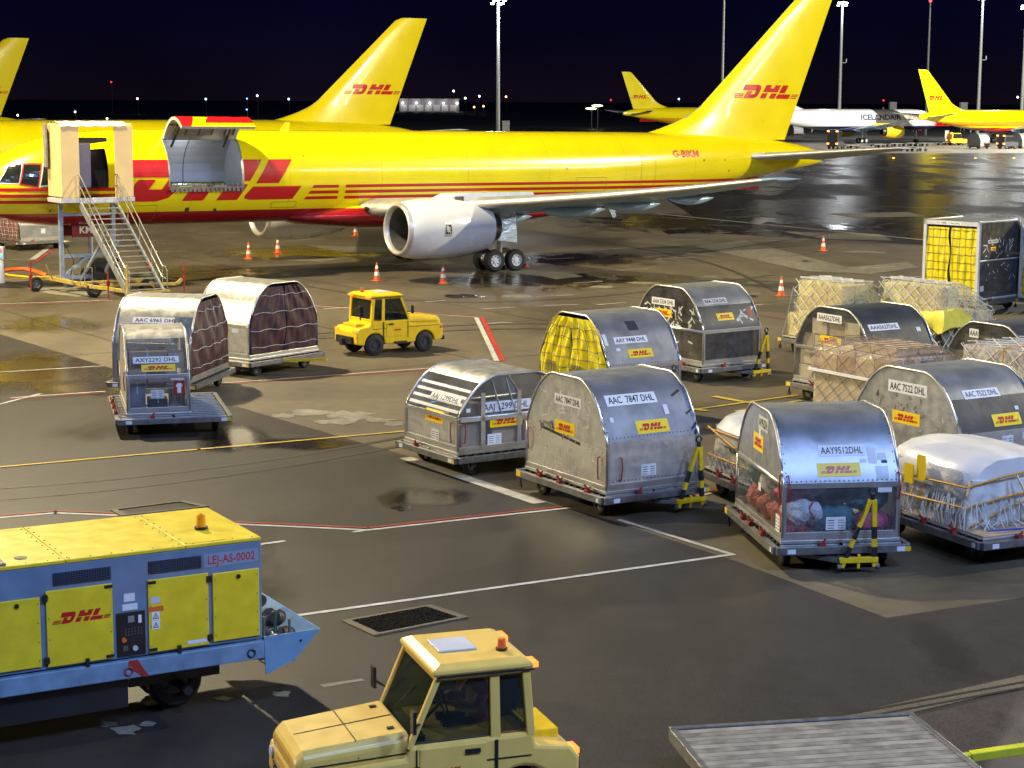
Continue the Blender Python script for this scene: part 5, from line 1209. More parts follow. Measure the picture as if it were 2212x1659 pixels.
def wrapped():
    O = (4.86, 33.85); t = pallet('wrapped_pallet', 'film wrapped pallet with a pale plastic hood behind the window container', O, 20, 2.2, 2.75, 'film wrapped pallets')
    stack(t, .1, 2.1, .1, 2.6, .04, .85, 2, 4, 2, [M_card, M_card2, M_deck], 45)
    soft_hull('film', t, [(.06,.05),(2.14,.05),(2.14,.9),(.06,.9)], .05, 2.66, M_wrap, .05, 3, 22); soft_hull('hood', t, [(.02,.58),(2.18,.58),(2.22,.88),(2.0,1.08),(1.6,1.2),(1.1,1.24),(.6,1.2),(.2,1.08),(-.02,.88)], .0, 2.72, M_milk, .04, 1.5, 23)
    mb = MB()
    for z in (.3, .82): mb.tube([(.0, 2.72, z), (-.03, 1.3, z + .02), (0, -.0, z), (1.1, -.05, z + .03), (2.2, 0, z)], .018, 5)
    mb.tube([(-.02, 2.7, .86), (-.04, 1.5, .62), (-.02, .4, .84)], .018, 5); mb.build('strap', M_strap, t)
    mb = MB(); poly_net(mb, [(-.02,0,.02),(-.02,2.7,.02),(-.02,2.7,.36),(-.02,0,.36)], .16, .012); mb.build('net', M_net, t)
    dolly('dolly under the film wrapped pallet behind the window container', O, 20, 2.2, 2.75, seed=18)
    O = (7.95, 30.42); t = pallet('wrapped_pallet', 'large pallet under a milky plastic hood with orange straps at the right front', O, 25, 2.5, 3.0, 'film wrapped pallets', zb=.46)
    mb = MB(); mb.box(-.02, 2.4, -.02, 2.95, .035, .06); mb.build('board', M_card, t)
    stack(t, .25, 2.2, .95, 2.8, .07, .95, 2, 3, 2, [pm('olive_load', (.22,.22,.12), .5, var=.3), M_card2, pm('pale_load', (.5,.5,.45), .5)], 55)
    soft_hull('film', t, [(.12,.06),(2.35,.06),(2.35,1.0),(.12,1.0)], .78, 2.92, M_wrap, .06, 3, 31); soft_hull('hood', t, [(.1,.62),(2.4,.62),(2.44,.9),(2.25,1.12),(1.8,1.25),(1.2,1.32),(.6,1.27),(.25,1.12),(.06,.9)], .62, 3.0, M_milk, .045, 1.4, 32)
    soft_hull('film_front', t, [(.16,.06),(2.3,.06),(2.3,.8),(.16,.9)], .58, .74, M_wrapd, .07, 3, 33)
    mb = MB()
    for z, d in ((.42, .05), (.78, .0)): mb.tube([(.05, 2.95, z - .1), (.02, 1.7, z - .04), (.06, .56, z), (.9, .50, z + .16), (2.4, .55, z + .28)], .022, 5)
    mb.tube([(.08, 1.9, .5), (.04, 1.3, .22), (.05, .75, .07)], .02, 5); mb.tube([(.06, .54, .07), (.8, .5, .34), (1.4, .5, .5)], .02, 5); mb.build('strap', M_strap, t)
    rr = random.Random(4); mb = MB()
    for k in range(42):
        y = .5 + 2.3 * rr.random(); mb.tube([(.08, y, .5 + .1 * rr.random()), (.0, y + rr.uniform(-.1, .1), .28), (-.02, y + rr.uniform(-.15, .15), .05)], .012, 4)
    for k in range(46):
        x = .1 + 2.2 * rr.random(); mb.tube([(x, .52, .42 + .12 * rr.random()), (x + rr.uniform(-.1, .1), .40, .2), (x + rr.uniform(-.2, .2), .28 + .2 * rr.random(), .07)], .012, 4)
    mb.build('net_fringe', M_net, t)
    mb = MB(); mb.box(-.06, -.04, 1.9, 2.15, .6, .95); mb.box(-.02, .0, 1.62, 1.85, .7, 1.15); mb.build('yellow_notice', M_stk, t)
    mb = MB(); mb.bar((1.0, .42, .95), (1.3, .05, .08), .05, .03); mb.build('wooden_batten', M_card2, t)
    mb = MB(); mb.tube([(.3, .25, .07), (.9, .15, .08), (1.5, .22, .07), (2.2, .1, .08)], .02, 5); mb.tube([(1.4, .3, .07), (2.3, .34, .09)], .03, 5); mb.build('blue_strap', pm('blue_webbing', (.03,.06,.35), .6), t)
    dolly('dolly under the milky hooded pallet at the right front', O, 25, 2.5, 3.0, seed=19, bar=None)
wrapped()
# ---------------------------------------------------------------- people, tractors, ground unit, stairs, cones
M_skin = pm('skin', (.50, .30, .20), .55, var=.06); M_hair = pm('dark_hair', (.03, .02, .015), .6, var=.2)
def person(label, parent_mat, jacket, trousers):
    """seated driver, hands on the wheel; local +x forward, hip at the origin"""
    J = {'pel': (0,0,.02,.15), 'wai': (-.03,0,.2,.13), 'che': (-.05,0,.42,.155), 'nec': (-.03,0,.56,.06), 'hea': (0,0,.66,.09), 'cro': (.01,0,.78,.085)}
    E = [('pel','wai'),('wai','che'),('che','nec'),('nec','hea'),('hea','cro')]
    for s, n in ((1, 'l'), (-1, 'r')):
        J.update({n+'sh': (-.05,s*.19,.48,.075), n+'el': (.12,s*.25,.26,.05), n+'wr': (.34,s*.16,.30,.033), n+'pa': (.40,s*.14,.32,.034), n+'hi': (.05,s*.1,.0,.095), n+'kn': (.46,s*.13,.06,.065), n+'an': (.52,s*.13,-.34,.045), n+'to': (.66,s*.14,-.38,.04)})
        E += [('che',n+'sh'),(n+'sh',n+'el'),(n+'el',n+'wr'),(n+'wr',n+'pa'),('pel',n+'hi'),(n+'hi',n+'kn'),(n+'kn',n+'an'),(n+'an',n+'to')]
        for k, (dx, dy, dz) in enumerate([(.06,.02,.03),(.075,.008,.025),(.07,-.006,.015),(.055,-.018,.005),(.02,-.04,.03)]):
            J[n+'f%d' % k] = (.40+dx, s*(.14+dy), .32+dz, .0095); J[n+'g%d' % k] = (.40+dx*1.25, s*(.14+dy*1.1), .32+dz-.035, .008); E += [(n+'pa', n+'f%d' % k), (n+'f%d' % k, n+'g%d' % k)]
    ks = list(J); me = bpy.data.meshes.new('person'); me.from_pydata([J[k][:3] for k in ks], [(ks.index(a), ks.index(b)) for a, b in E], [])
    o = bpy.data.objects.new('person', me); COL.objects.link(o)
    sk = o.modifiers.new('skin', 'SKIN'); sk.use_smooth_shade = True
    for i, k in enumerate(ks): me.skin_vertices[0].data[i].radius = (J[k][3], J[k][3])
    me.skin_vertices[0].data[0].use_root = True
    o.modifiers.new('sub', 'SUBSURF').levels = 1
    me.materials.append(M_skin); o.matrix_world = parent_mat; tag(o, label, 'person')
    mb = MB(); mb.loft([[(cx + rx*cos(a), ry*sin(a), z) for a in [2*pi*i/16 for i in range(16)]] for z, cx, rx, ry in ((-.02,0,.17,.2),(.1,-.02,.16,.19),(.25,-.035,.165,.2),(.4,-.055,.175,.235),(.5,-.05,.13,.2),(.55,-.035,.075,.08))], caps=False)
    for s in (1, -1): mb.tube([(-.05,s*.2,.49),(.05,s*.245,.36),(.12,s*.255,.26),(.22,s*.215,.28),(.32,s*.17,.30)], .072, 8)
    mb.build('jacket', jacket, o, smooth=True)
    mb = MB()
    for s in (1, -1): mb.tube([(-.05,s*.09,.0),(.2,s*.11,.03),(.44,s*.13,.05),(.5,s*.13,-.1),(.52,s*.13,-.32)], .092, 8)
    mb.build('trousers', trousers, o, smooth=True)
    mb = MB(); mb.ball((-.012,0,.745), .105, 14, 0, (1.05,.9,.9)); mb.build('hair', M_hair, o, smooth=True)
    mb = MB(); mb.ball((.095,0,.685), .018, 8, 0, (1,.7,1.3)); mb.ball((.082,.033,.71), .012, 6, 1); mb.ball((.082,-.033,.71), .012, 6, 1); mb.box(.078,.09,-.025,.025,.628,.637, 2); mb.build('face', [M_skin, M_ink, M_redm], o, smooth=True)
    return o
def logo_flat(parent, fn, u, v, h, mat=None, k=1.0, bars=True, flip=False):
    for pl in (LOGO, BARS) if bars else (LOGO,):
        bm = poly_mesh(pl)
        if flip:
            for q in bm.verts: q.co.x = 4.64 - q.co.x
        lay('lettering', bm, mat or M_red, parent, fn, h * k, h, u, v)
def tractor(label, loc, deg, paint, driver_label, jacket, k=.92):
    root = thing('baggage_tractor', label, 'tractor', loc, deg, 'yellow tow tractors'); w = .72; root.scale = (k, k, k)
    def arch(x, r, z0): return [(x - r * cos(pi * i / 10), z0 + r * sin(pi * i / 10)) for i in range(11)]
    body = [(-1.65,.42)] + arch(-.95,.40,.36) + arch(1.02,.38,.36) + [(1.72,.40),(1.76,.62),(1.74,.92),(.46,1.0),(.40,1.14),(-1.08,1.16),(-1.12,1.0),(-1.55,.94),(-1.66,.80)]
    mb = MB(); mb.prism(body, -w, w); mb.build('body', paint, root, bevel=.045)
    mb = MB(); mb.loft([[(.40,-w*.93,.98),(.40,-w*.93,1.20),(.40,-w*.80,1.29),(.40,w*.80,1.29),(.40,w*.93,1.20),(.40,w*.93,.98)], [(1.62,-w*.88,.90),(1.62,-w*.88,1.10),(1.62,-w*.74,1.17),(1.62,w*.74,1.17),(1.62,w*.88,1.10),(1.62,w*.88,.90)], [(1.73,-w*.84,.88),(1.73,-w*.84,1.02),(1.73,-w*.7,1.08),(1.73,w*.7,1.08),(1.73,w*.84,1.02),(1.73,w*.84,.88)]]); hd = mb.build('hood', paint, root, bevel=.045)
    for s in (-1, 1):
        mb = MB(); mb.cyl((1.70, s*.52, .82), (1.775, s*.52, .82), .075, n=14); mb.build('headlight', M_ref, root)
        mb = MB(); mb.bar((.55, s*.648, 1.10), (1.45, s*.61, 1.02), .012, .02); mb.build('trim_line', M_greyp, hd)
    mb = MB()
    for g_ in range(5): mb.box(1.755, 1.775, -.38, .38, .50 + g_*.06, .53 + g_*.06)
    mb.build('grille', M_bkp, root)
    mb = MB()
    for s in (-1, 1):
        y = s * (w - .05)
        mb.bar((.42, y, 1.1), (.06, y, 1.93), .07, .07); mb.bar((-.62, y, 1.12), (-.60, y, 1.93), .12, .07); mb.bar((-1.05, y, 1.12), (-.98, y, 1.93), .10, .10)
        mb.bar((.07, y, 1.9), (-1.0, y, 1.9), .06, .06)
    mb.bar((-1.05, -w+.05, 1.18), (-1.05, w-.05, 1.18), .06); mb.bar((-.99, -w+.05, 1.88), (-.99, w-.05, 1.88), .07); mb.bar((.07, -w+.05, 1.89), (.07, w-.05, 1.89), .06)
    mb.build('cab_frame', paint, root, bevel=.012)
    mb = MB(); mb.loft([[(-1.08,-w,1.93),(.14,-w,1.93),(.14,w,1.93),(-1.08,w,1.93)],[(-1.08,-w,1.99),(.14,-w,1.99),(.14,w,1.99),(-1.08,w,1.99)],[(-.96,-w+.12,2.05),(.02,-w+.12,2.05),(.02,w-.12,2.05),(-.96,w-.12,2.05)]]); rf = mb.build('roof', paint, root, bevel=.04)
    mb = MB(); mb.box(-.55, -.08, -.3, .2, 2.05, 2.075); mb.build('roof_hatch', M_greyp, rf, bevel=.01)
    mb = MB(); mb.cyl((-.82,.3,2.04),(-.82,.3,2.08),.07); mb.build('beacon_base', M_bkp, rf); mb = MB(); mb.cyl((-.82,.3,2.08),(-.82,.3,2.19),.055,.045); mb.build('beacon', M_orange, rf, smooth=30)
    mb = MB(); mb.add([(.40,-w+.08,1.16),(.40,w-.08,1.16),(.08,w-.08,1.87),(.08,-w+.08,1.87)], [(0,1,2,3)]); mb.build('windscreen', M_glass, root, fixn=False)
    mb = MB(); mb.add([(-1.05,-w+.1,1.22),(-1.05,w-.1,1.22),(-.99,w-.1,1.85),(-.99,-w+.1,1.85)], [(0,1,2,3)]); mb.build('rear_window', M_glass, root, fixn=False)
    for s in (-1, 1):
        y = s * (w - .055); mb = MB(); mb.add([(.36,y,1.16),(-.55,y,1.16),(-.54,y,1.87),(.08,y,1.87)], [(0,1,2,3)]); mb.build('side_window', M_glass, root, fixn=False)
        mb = MB(); mb.tube([(.36,y,1.16),(-.55,y,1.16),(-.54,y,1.87),(.08,y,1.87),(.36,y,1.16)], .014, 5); mb.tube([(-.68,y,1.2),(-1.0,y,1.2),(-.95,y,1.86),(-.66,y,1.86),(-.68,y,1.2)], .014, 5); mb.build('window_seal', M_blk, root)
        mb = MB(); mb.add([(-.68,y,1.2),(-1.0,y,1.2),(-.95,y,1.86),(-.66,y,1.86)], [(0,1,2,3)]); mb.build('side_window', M_glass, root, fixn=False)
        mb = MB(); mb.box(-.50, .30, s*(w + .004) - .008, s*(w + .004) + .008, .62, 1.10); dr = mb.build('door', paint, root, bevel=.006)
        mb = MB(); mb.box(-.42, -.24, s*(w + .02) - .015, s*(w + .02) + .015, 1.0, 1.05); mb.build('handle', M_bkp, dr)
        mb = MB(); mb.box(-.2, .25, s*(w + .03) - .06, s*(w + .03) + .06, .36, .44); mb.build('step', M_bkp, root)
        logo_flat(dr, lambda a, b, s=s: Vector((a, s*(w + .02), b)), -.2, .80, .055, bars=True, flip=s > 0)
        for z in (1.99, .98):
            mb = MB(); mb.box(-1.15 if z > 1.5 else -1.67, -1.07 if z > 1.5 else -1.60, s*.55 - .12, s*.55 + .12, z - .16 if z < 1.5 else 1.92, z - .09 if z < 1.5 else 1.985); mb.build('tail_light', pm('lit_tail_light', (.6,.1,.02), .4, emit=(1,.16,.02), estr=3.2, var=0), root, bevel=.008)
        mb = MB(); mb.bar((.3, s*w, 1.4), (.42, s*(w + .16), 1.45), .02); mb.box(.40, .44, s*(w + .1), s*(w + .22), 1.36, 1.62); mb.build('mirror', M_bkp, root)
        for x, r in ((-.95, .36), (1.02, .34)): wheel(root, 'wheel', (x, s*(w - .1), r), r, .2, 'y', rimmat=pm('dark_rim', (.05,.05,.05), .5, .3))
    mb = MB(); mb.bar((.42,-.03,1.295),(1.6,-.03,1.175),.012,.006); mb.bar((1.0,-.66,1.06),(1.0,.66,1.06),.012,.01); mb.add([(1.0,-.585,1.237),(1.0,.585,1.237),(1.012,.585,1.237),(1.012,-.585,1.237)], [(0,1,2,3)])
    for sg in (-1,1): mb.bar((.44,sg*.675,1.06),(1.55,sg*.645,1.0),.008,.012); mb.box(.52,.60,sg*.40-.03,sg*.40+.03,1.278,1.292)
    mb.build('bonnet_seams', M_bkp, hd)
    mb = MB()
    for yy in (-.3,.28): mb.bar((.36,yy,1.22),(.22,yy+.28,1.55),.015); mb.bar((.30,yy+.1,1.36),(.18,yy+.42,1.66),.022,.012)
    mb.build('wiper', M_bkp, root)
    mb = MB()
    for sg in (-1,1):
        mb.box(-1.08,.10,sg*.735-.008,sg*.735+.008,1.915,1.935); mb.box(-.64,-.60,sg*.728-.006,sg*.728+.006,.55,1.12); mb.box(.33,.345,sg*.728-.006,sg*.728+.006,.55,1.10); mb.box(-1.05,1.6,sg*.724-.006,sg*.724+.006,.885,.897)
    mb.build('panel_gap', M_bkp, root)
    mb = MB()
    for sg in (-1,1): mb.box(1.62,1.70,sg*.70-.03,sg*.70+.03,.76,.86)
    mb.build('indicator', M_orange, root)
    mb = MB(); mb.box(-1.74, -1.64, -.5, .5, .42, .66); mb.box(-1.86, -1.7, -.09, .09, .36, .58); mb.build('hitch', M_bkp, root, bevel=.01)
    mb = MB(); mb.box(-1.50, -1.16, -.40, .40, .93, 1.06); mb.build('toolbox', M_toolyel, root, bevel=.01)
    mb = MB(); mb.box(1.74, 1.84, -.68, .68, .36, .50); mb.build('bumper', M_bkp, root, bevel=.01)
    mb = MB(); mb.box(-.9, -.45, -.3, .3, .9, 1.14); mb.bar((-.85,0,1.1),(-.93,0,1.62),.46,.1); mb.build('seat', M_bkp, root, bevel=.03)
    mb = MB(); mb.tube([(-.18 + .05*sin(a), .17*cos(a), 1.40 + .16*sin(a)) for a in [2*pi*i/16 for i in range(17)]], .014, 6); mb.bar((-.18,0,1.4),(.2,0,1.05),.03); mb.build('steering_wheel', M_bkp, root)
    mb = MB(); mb.box(.2, .4, -.6, .6, .98, 1.22); mb.build('dashboard', M_bkp, root)
    mw = Matrix.Translation((loc[0], loc[1], 0)) @ Matrix.Rotation(R(deg), 4, 'Z') @ Matrix.Scale(k, 4) @ Matrix.Translation((-.62, 0, 1.1))
    person(driver_label, mw, jacket, pm('navy_trousers', (.02,.03,.07), .8, var=.2))
    return root
P_tugA = pm('tractor_yellow', (.85, .55, .01), .32, var=.06, scale=4, coat=.4)
P_tugB = pm('cream_yellow', (.82, .55, .12), .34, var=.06, scale=4, coat=.4)
tractor('yellow tow tractor pulling the maroon curtained container, seen from behind', (-3.85, 56.9), 36, P_tugA, 'driver in a red jacket inside the tractor pulling containers', pm('red_jacket', (.45,.04,.02), .7, var=.2))
tractor('cream yellow tow tractor driving left at the bottom edge of the picture', (-.90, 19.3), 199, P_tugB, 'driver in a red and white jacket inside the tractor at the bottom edge', pm('red_white_jacket', (.45,.03,.03), .7, var=0, scale=6, col2=(.5,.52,.6)))
# --- air start unit, front left
def ground_unit():
    t = thing('air_start_unit', 'long yellow and blue trailer unit numbered LEJ-AS-0002, front left', 'ground power trailer', (-3.16, 22.82), 29.5)
    Bl = pm('blue_grey_paint', (.145, .225, .32), .42, var=.14, scale=3, coat=.2, col2=(.11,.17,.25)); Yp = pm('unit_yellow', (.80, .60, .02), .36, var=.09, scale=5, coat=.2, bump=.06, bscale=3); grl = pm('grille_dark', (.02,.025,.035), .5, .4)
    L, D, zb, zt = 5.2, 1.92, .95, 2.25
    mb = MB(); mb.box(-L, 0, 0, D, zb, zt - .02); bd = mb.build('housing', Bl, t, bevel=.012)
    mb = MB()
    for a, c in ((-L, -3.92), (-3.915, -2.50), (-2.495, -1.0), (-.995, .0)): mb.box(a, c - .004, -.01, D + .01, zt - .02, zt + .025)
    rf = mb.build('roof', Yp, t, bevel=.008)
    mb = MB()
    for x in (-3.92, -2.50, -1.0):
        for k in range(8):
            for d in (-.05, .045): mb.cyl((x + d, .1 + k*.245, zt + .025), (x + d, .1 + k*.245, zt + .033), .012, n=6)
    for k in range(20): mb.cyl((-.1 - k*.26, .05, zt + .025), (-.1 - k*.26, .05, zt + .032), .01, n=6)
    mb.build('rivets', M_steel, rf)
    mb = MB()
    for k in range(9): mb.box(-3.95 + .0, -3.2, .04 + k*.055, .065 + k*.055, zt + .02, zt + .055)
    mb.build('roof_vent', M_steel, rf)
    mb = MB(); mb.cyl((-2.95, .33, zt + .02), (-2.95, .33, zt + .032), .08, n=16); mb.build('filler_hole', M_ink, rf)
    mb = MB(); mb.box(-.95, -.45, .06, .15, zt + .026, zt + .03); mb.build('roof_plate', Yp, rf)
    mb = MB(); mb.cyl((-.52,.75,zt + .02),(-.52,.75,zt + .06),.085, n=16); bb = mb.build('beacon_base', M_bkp, rf); mb = MB(); mb.cyl((-.52,.75,zt + .06),(-.52,.75,zt + .2),.062,.055, n=16); mb.cyl((-.52,.75,zt + .2),(-.52,.75,zt + .225),.045,.02, n=16); mb.build('beacon', pm('amber_lens', (.8,.28,.01), .2, var=.05), bb, smooth=30)
    doors = [(-.665, -.045, 1.0, 1.88), (-1.50, -.72, .98, 1.90), (-2.76, -1.945, .98, 1.92), (-3.66, -2.83, 1.0, 1.86), (-4.5, -3.75, 1.0, 1.86)]
    for k, (a, c, z0, z1) in enumerate(doors):
        mb = MB(); mb.box(a, c, -.03, -.003, z0, z1); d = mb.build('door', Yp, t, bevel=.008)
        mb = MB(); hx = c - .04 if k in (0, 3) else (c - .02 if k == 1 else a + .02)
        if k in (1, 2):
            hh = c + .01 if k == 1 else a - .01; lx = a if k == 1 else c
            for z in (z0 + .09, z1 - .08): mb.box(hh - .035, hh + .03, -.045, -.028, z - .04, z + .04)
            for z in (z0 + .02, z1 - .05): mb.box(min(lx, lx + (.1 if k == 1 else -.1)), max(lx, lx + (.1 if k == 1 else -.1)), -.04, -.028, z, z + .035)
        else: mb.cyl((c - .28, -.03, z1 - .07), (c - .28, -.05, z1 - .07), .028, n=10)
        mb.build('hinge', M_bkp, d)
        mb = MB()
        for i in range(4):
            z = z0 + .08 + (z1 - z0 - .16) * i / 3; mb.cyl((a + .03, -.03, z), (a + .03, -.036, z), .008, n=6); mb.cyl((c - .03, -.03, z), (c - .03, -.036, z), .008, n=6)
        mb.build('screws', M_steel, d)
        if k == 2: logo_flat(d, lambda a_, b_: Vector((a_, -.034, b_)), a + .17, 1.50, .135, k=.84)
        if k == 1:
            mb = MB(); mb.box(a + .0, a + .19, -.036, -.031, 1.50, 1.56); mb.build('orange_tape', M_orange, d)
            for z in (1.385, 1.27): 
                w_ = lay('warning_sign', rect_bm(.10, .11), M_white, d, lambda a_, b_: Vector((a_, -.033, b_)), ox=a + .04, oy=z)
                lay('warning_triangle', poly_mesh([[(.01,.02),(.09,.02),(.05,.095)]]), M_ink, w_, lambda a_, b_: Vector((a_, -.035, b_)), ox=a + .04, oy=z); lay('triangle_field', poly_mesh([[(.024,.03),(.076,.03),(.05,.078)]]), M_white, w_, lambda a_, b_: Vector((a_, -.037, b_)), ox=a + .04, oy=z); lay('mark', poly_mesh([[(.046,.036),(.054,.036),(.056,.062),(.044,.062)]]), M_ink, w_, lambda a_, b_: Vector((a_, -.039, b_)), ox=a + .04, oy=z)
            lay('notice', rect_bm(.26, .045), M_white, d, lambda a_, b_: Vector((a_, -.034, b_)), ox=c - .29, oy=z0 + .04); lay('worn_label', rect_bm(.12, .08), M_greyp, d, lambda a_, b_: Vector((a_, -.034, b_)), ox=a + .03, oy=1.60)
    for a, c in ((-1.48, -.80), (-2.66, -1.955)):
        mb = MB(); mb.box(a, c, -.012, -.002, 1.975, 2.125); g = mb.build('vent_grille', grl, t); mb = MB()
        for k in range(22): x = a + (c - a) * (k + .5) / 22; mb.box(x - .003, x + .003, -.02, -.012, 1.975, 2.125)
        for k in range(7): z = 1.975 + .15 * (k + .5) / 7; mb.box(a, c, -.022, -.014, z - .003, z + .003)
        mb.build('grille_bars', pm('blue_dark_bars', (.05,.07,.11), .4), g)
    mb = MB(); mb.box(-1.9, -1.54, -.02, -.003, .98, 1.53); pn = mb.build('control_panel', M_bkp, t, bevel=.006)
    mb = MB(); mb.box(-1.76, -1.68, -.028, -.02, 1.40, 1.48); mb.build('display', pm('lcd', (.22,.27,.24), .3), pn); mb = MB(); mb.box(-1.63, -1.59, -.028, -.02, 1.38, 1.48); mb.build('label', M_white, pn)
    for x, z, m_, r in ((-1.82,1.19,M_orange,.03),(-1.68,1.07,M_greyp,.032)):
        mb = MB(); mb.cyl((x,-.02,z),(x,-.05,z),r, n=14); mb.build('button', m_, pn)
    mb = MB(); mb.box(-1.83, -1.77, -.035, -.02, 1.05, 1.11)
    for i in range(6):
        for j in range(3): mb.box(-1.80 + i*.04, -1.785 + i*.04, -.026, -.02, 1.24 + j*.035, 1.255 + j*.035)
    mb.build('switches', M_steel, pn)
    mb = MB(); mb.box(-1.80, -1.66, -.008, -.003, 1.66, 1.76); mb.box(-1.82, -1.63, -.008, -.003, 1.55, 1.63); mb.build('data_plate', M_paper, t)
    nm = lay('number_field', rect_bm(.72, .17), pm('pale_blue_field', (.22,.30,.38), .5, var=.1), t, lambda a, b: Vector((a, -.003, b)), ox=-.76, oy=1.965)
    bm = text_bm('LEJ-AS-0002'); wd = max(v.co.x for v in bm.verts); lay('lettering', bm, M_red, nm, lambda a, b: Vector((a, -.006, b)), .62 / wd, .105, -.71, 2.0)
    # chassis, hose tray, wheels
    mb = MB(); mb.box(-L, .0, -.06, .06, .70, .93); mb.box(-L, .0, D - .06, D + .06, .70, .93)
    for x in (-4.6, -3.2, -1.8, -.4): mb.box(x - .06, x + .06, .06, D - .06, .72, .92)
    ch = mb.build('chassis', pm('pale_blue_steel', (.18,.30,.42), .38, var=.2, scale=4, coat=.2), t, bevel=.012)
    for x, mt in ((-.18, M_bkp), (-1.78, M_redm)):
        mb = MB(); mb.tube([(x + .05*sin(a), -.075, .8 + .05*cos(a)) for a in [2*pi*i/12 for i in range(13)]], .010, 6); mb.build('lashing_ring', mt, ch)
    lay('red_paint', poly_mesh([[(-1.78,.93),(-1.66,.93),(-1.60,.82),(-1.52,.70),(-1.60,.70),(-1.78,.84)]]), M_redm, ch, lambda a, b: Vector((a, -.064, b)))
    for x in (-1.12, -2.28):
        mb = MB(); mb.box(x - .02, x + .02, -.07, -.02, .93, 1.03); mb.build('latch', M_bkp, t)
    mb = MB(); e = .012
    A = [(.0,.98),(.78,.98),(.42,.62),(.02,.48)]
    for y in (-.04, D + .04): mb.prism(A, y - e, y + e)
    mb.prism([(.78,.98),(.765,.98),(.405,.63),(.42,.62)], -.04, D + .04); mb.box(.02, .42, -.04, D + .04, .60, .62); mb.build('hose_tray', pm('tray_blue', (.17,.32,.46), .38, var=.12, scale=4, coat=.2), t)
    mb = MB(); mb.cyl((.5,-.054,.86),(.5,-.05,.86),.02, n=10); mb.build('tray_hole', M_ink, t)
    hs = pm('hose_brown', (.10,.075,.055), .6, var=.3)
    for (y0, z0) in ((.2, .86), (.55, .98), (.95, .9), (1.3, 1.0)):
        pts = [(.30 + .20*sin(i*.35 + y0), y0 + i*.035, z0 + .06*cos(i*.5)) for i in range(16)]
        mb = MB(); mb.tube(pts, .075, 10)
        for i in range(0, 15): mb.tube([Vector(pts[i]) - Vector((.0,.008,0)), Vector(pts[i]) + Vector((.0,.008,0))], .09, 10)
        mb.build('hose', hs, t, smooth=40)
    mb = MB(); mb.cyl((.42, .12, .93), (.42, .12, 1.12), .02); mb.cyl((.06, .1, .9), (.06, .1, 1.2), .02); mb.cyl((.28,.12,.86),(.28,.3,.86),.07, n=12); mb.cyl((.36,.2,.9),(.5,.35,.9),.06, n=12); mb.build('couplings', M_steel, t, smooth=40)
    mb = MB(); mb.cyl((.20, .1, .96), (.22, .08, 1.25), .016); mb.build('green_lever', pm('green_grip', (.02,.12,.08), .5), t)
    for x in (-.95, -4.1):
        for y in (.72, 1.22): wheel(t, 'wheel', (x, y, .36), .36, .26, 'y', rimmat=pm('dark_rim', (.05,.05,.05), .5, .3))  # rims coloured dark for the shade under the chassis
    mb = MB(); mb.box(-1.6, -.4, .5, D - .5, .4, .7); mb.cyl((-.95,.14,.36),(-.95,D-.14,.36),.06); mb.box(-5.1,-1.75,.08,D-.08,.30,.7); mb.build('axle_shade_box', M_bkp, t)  # axle box, plus a long black block added as underbody shade
    return t
ground_unit()
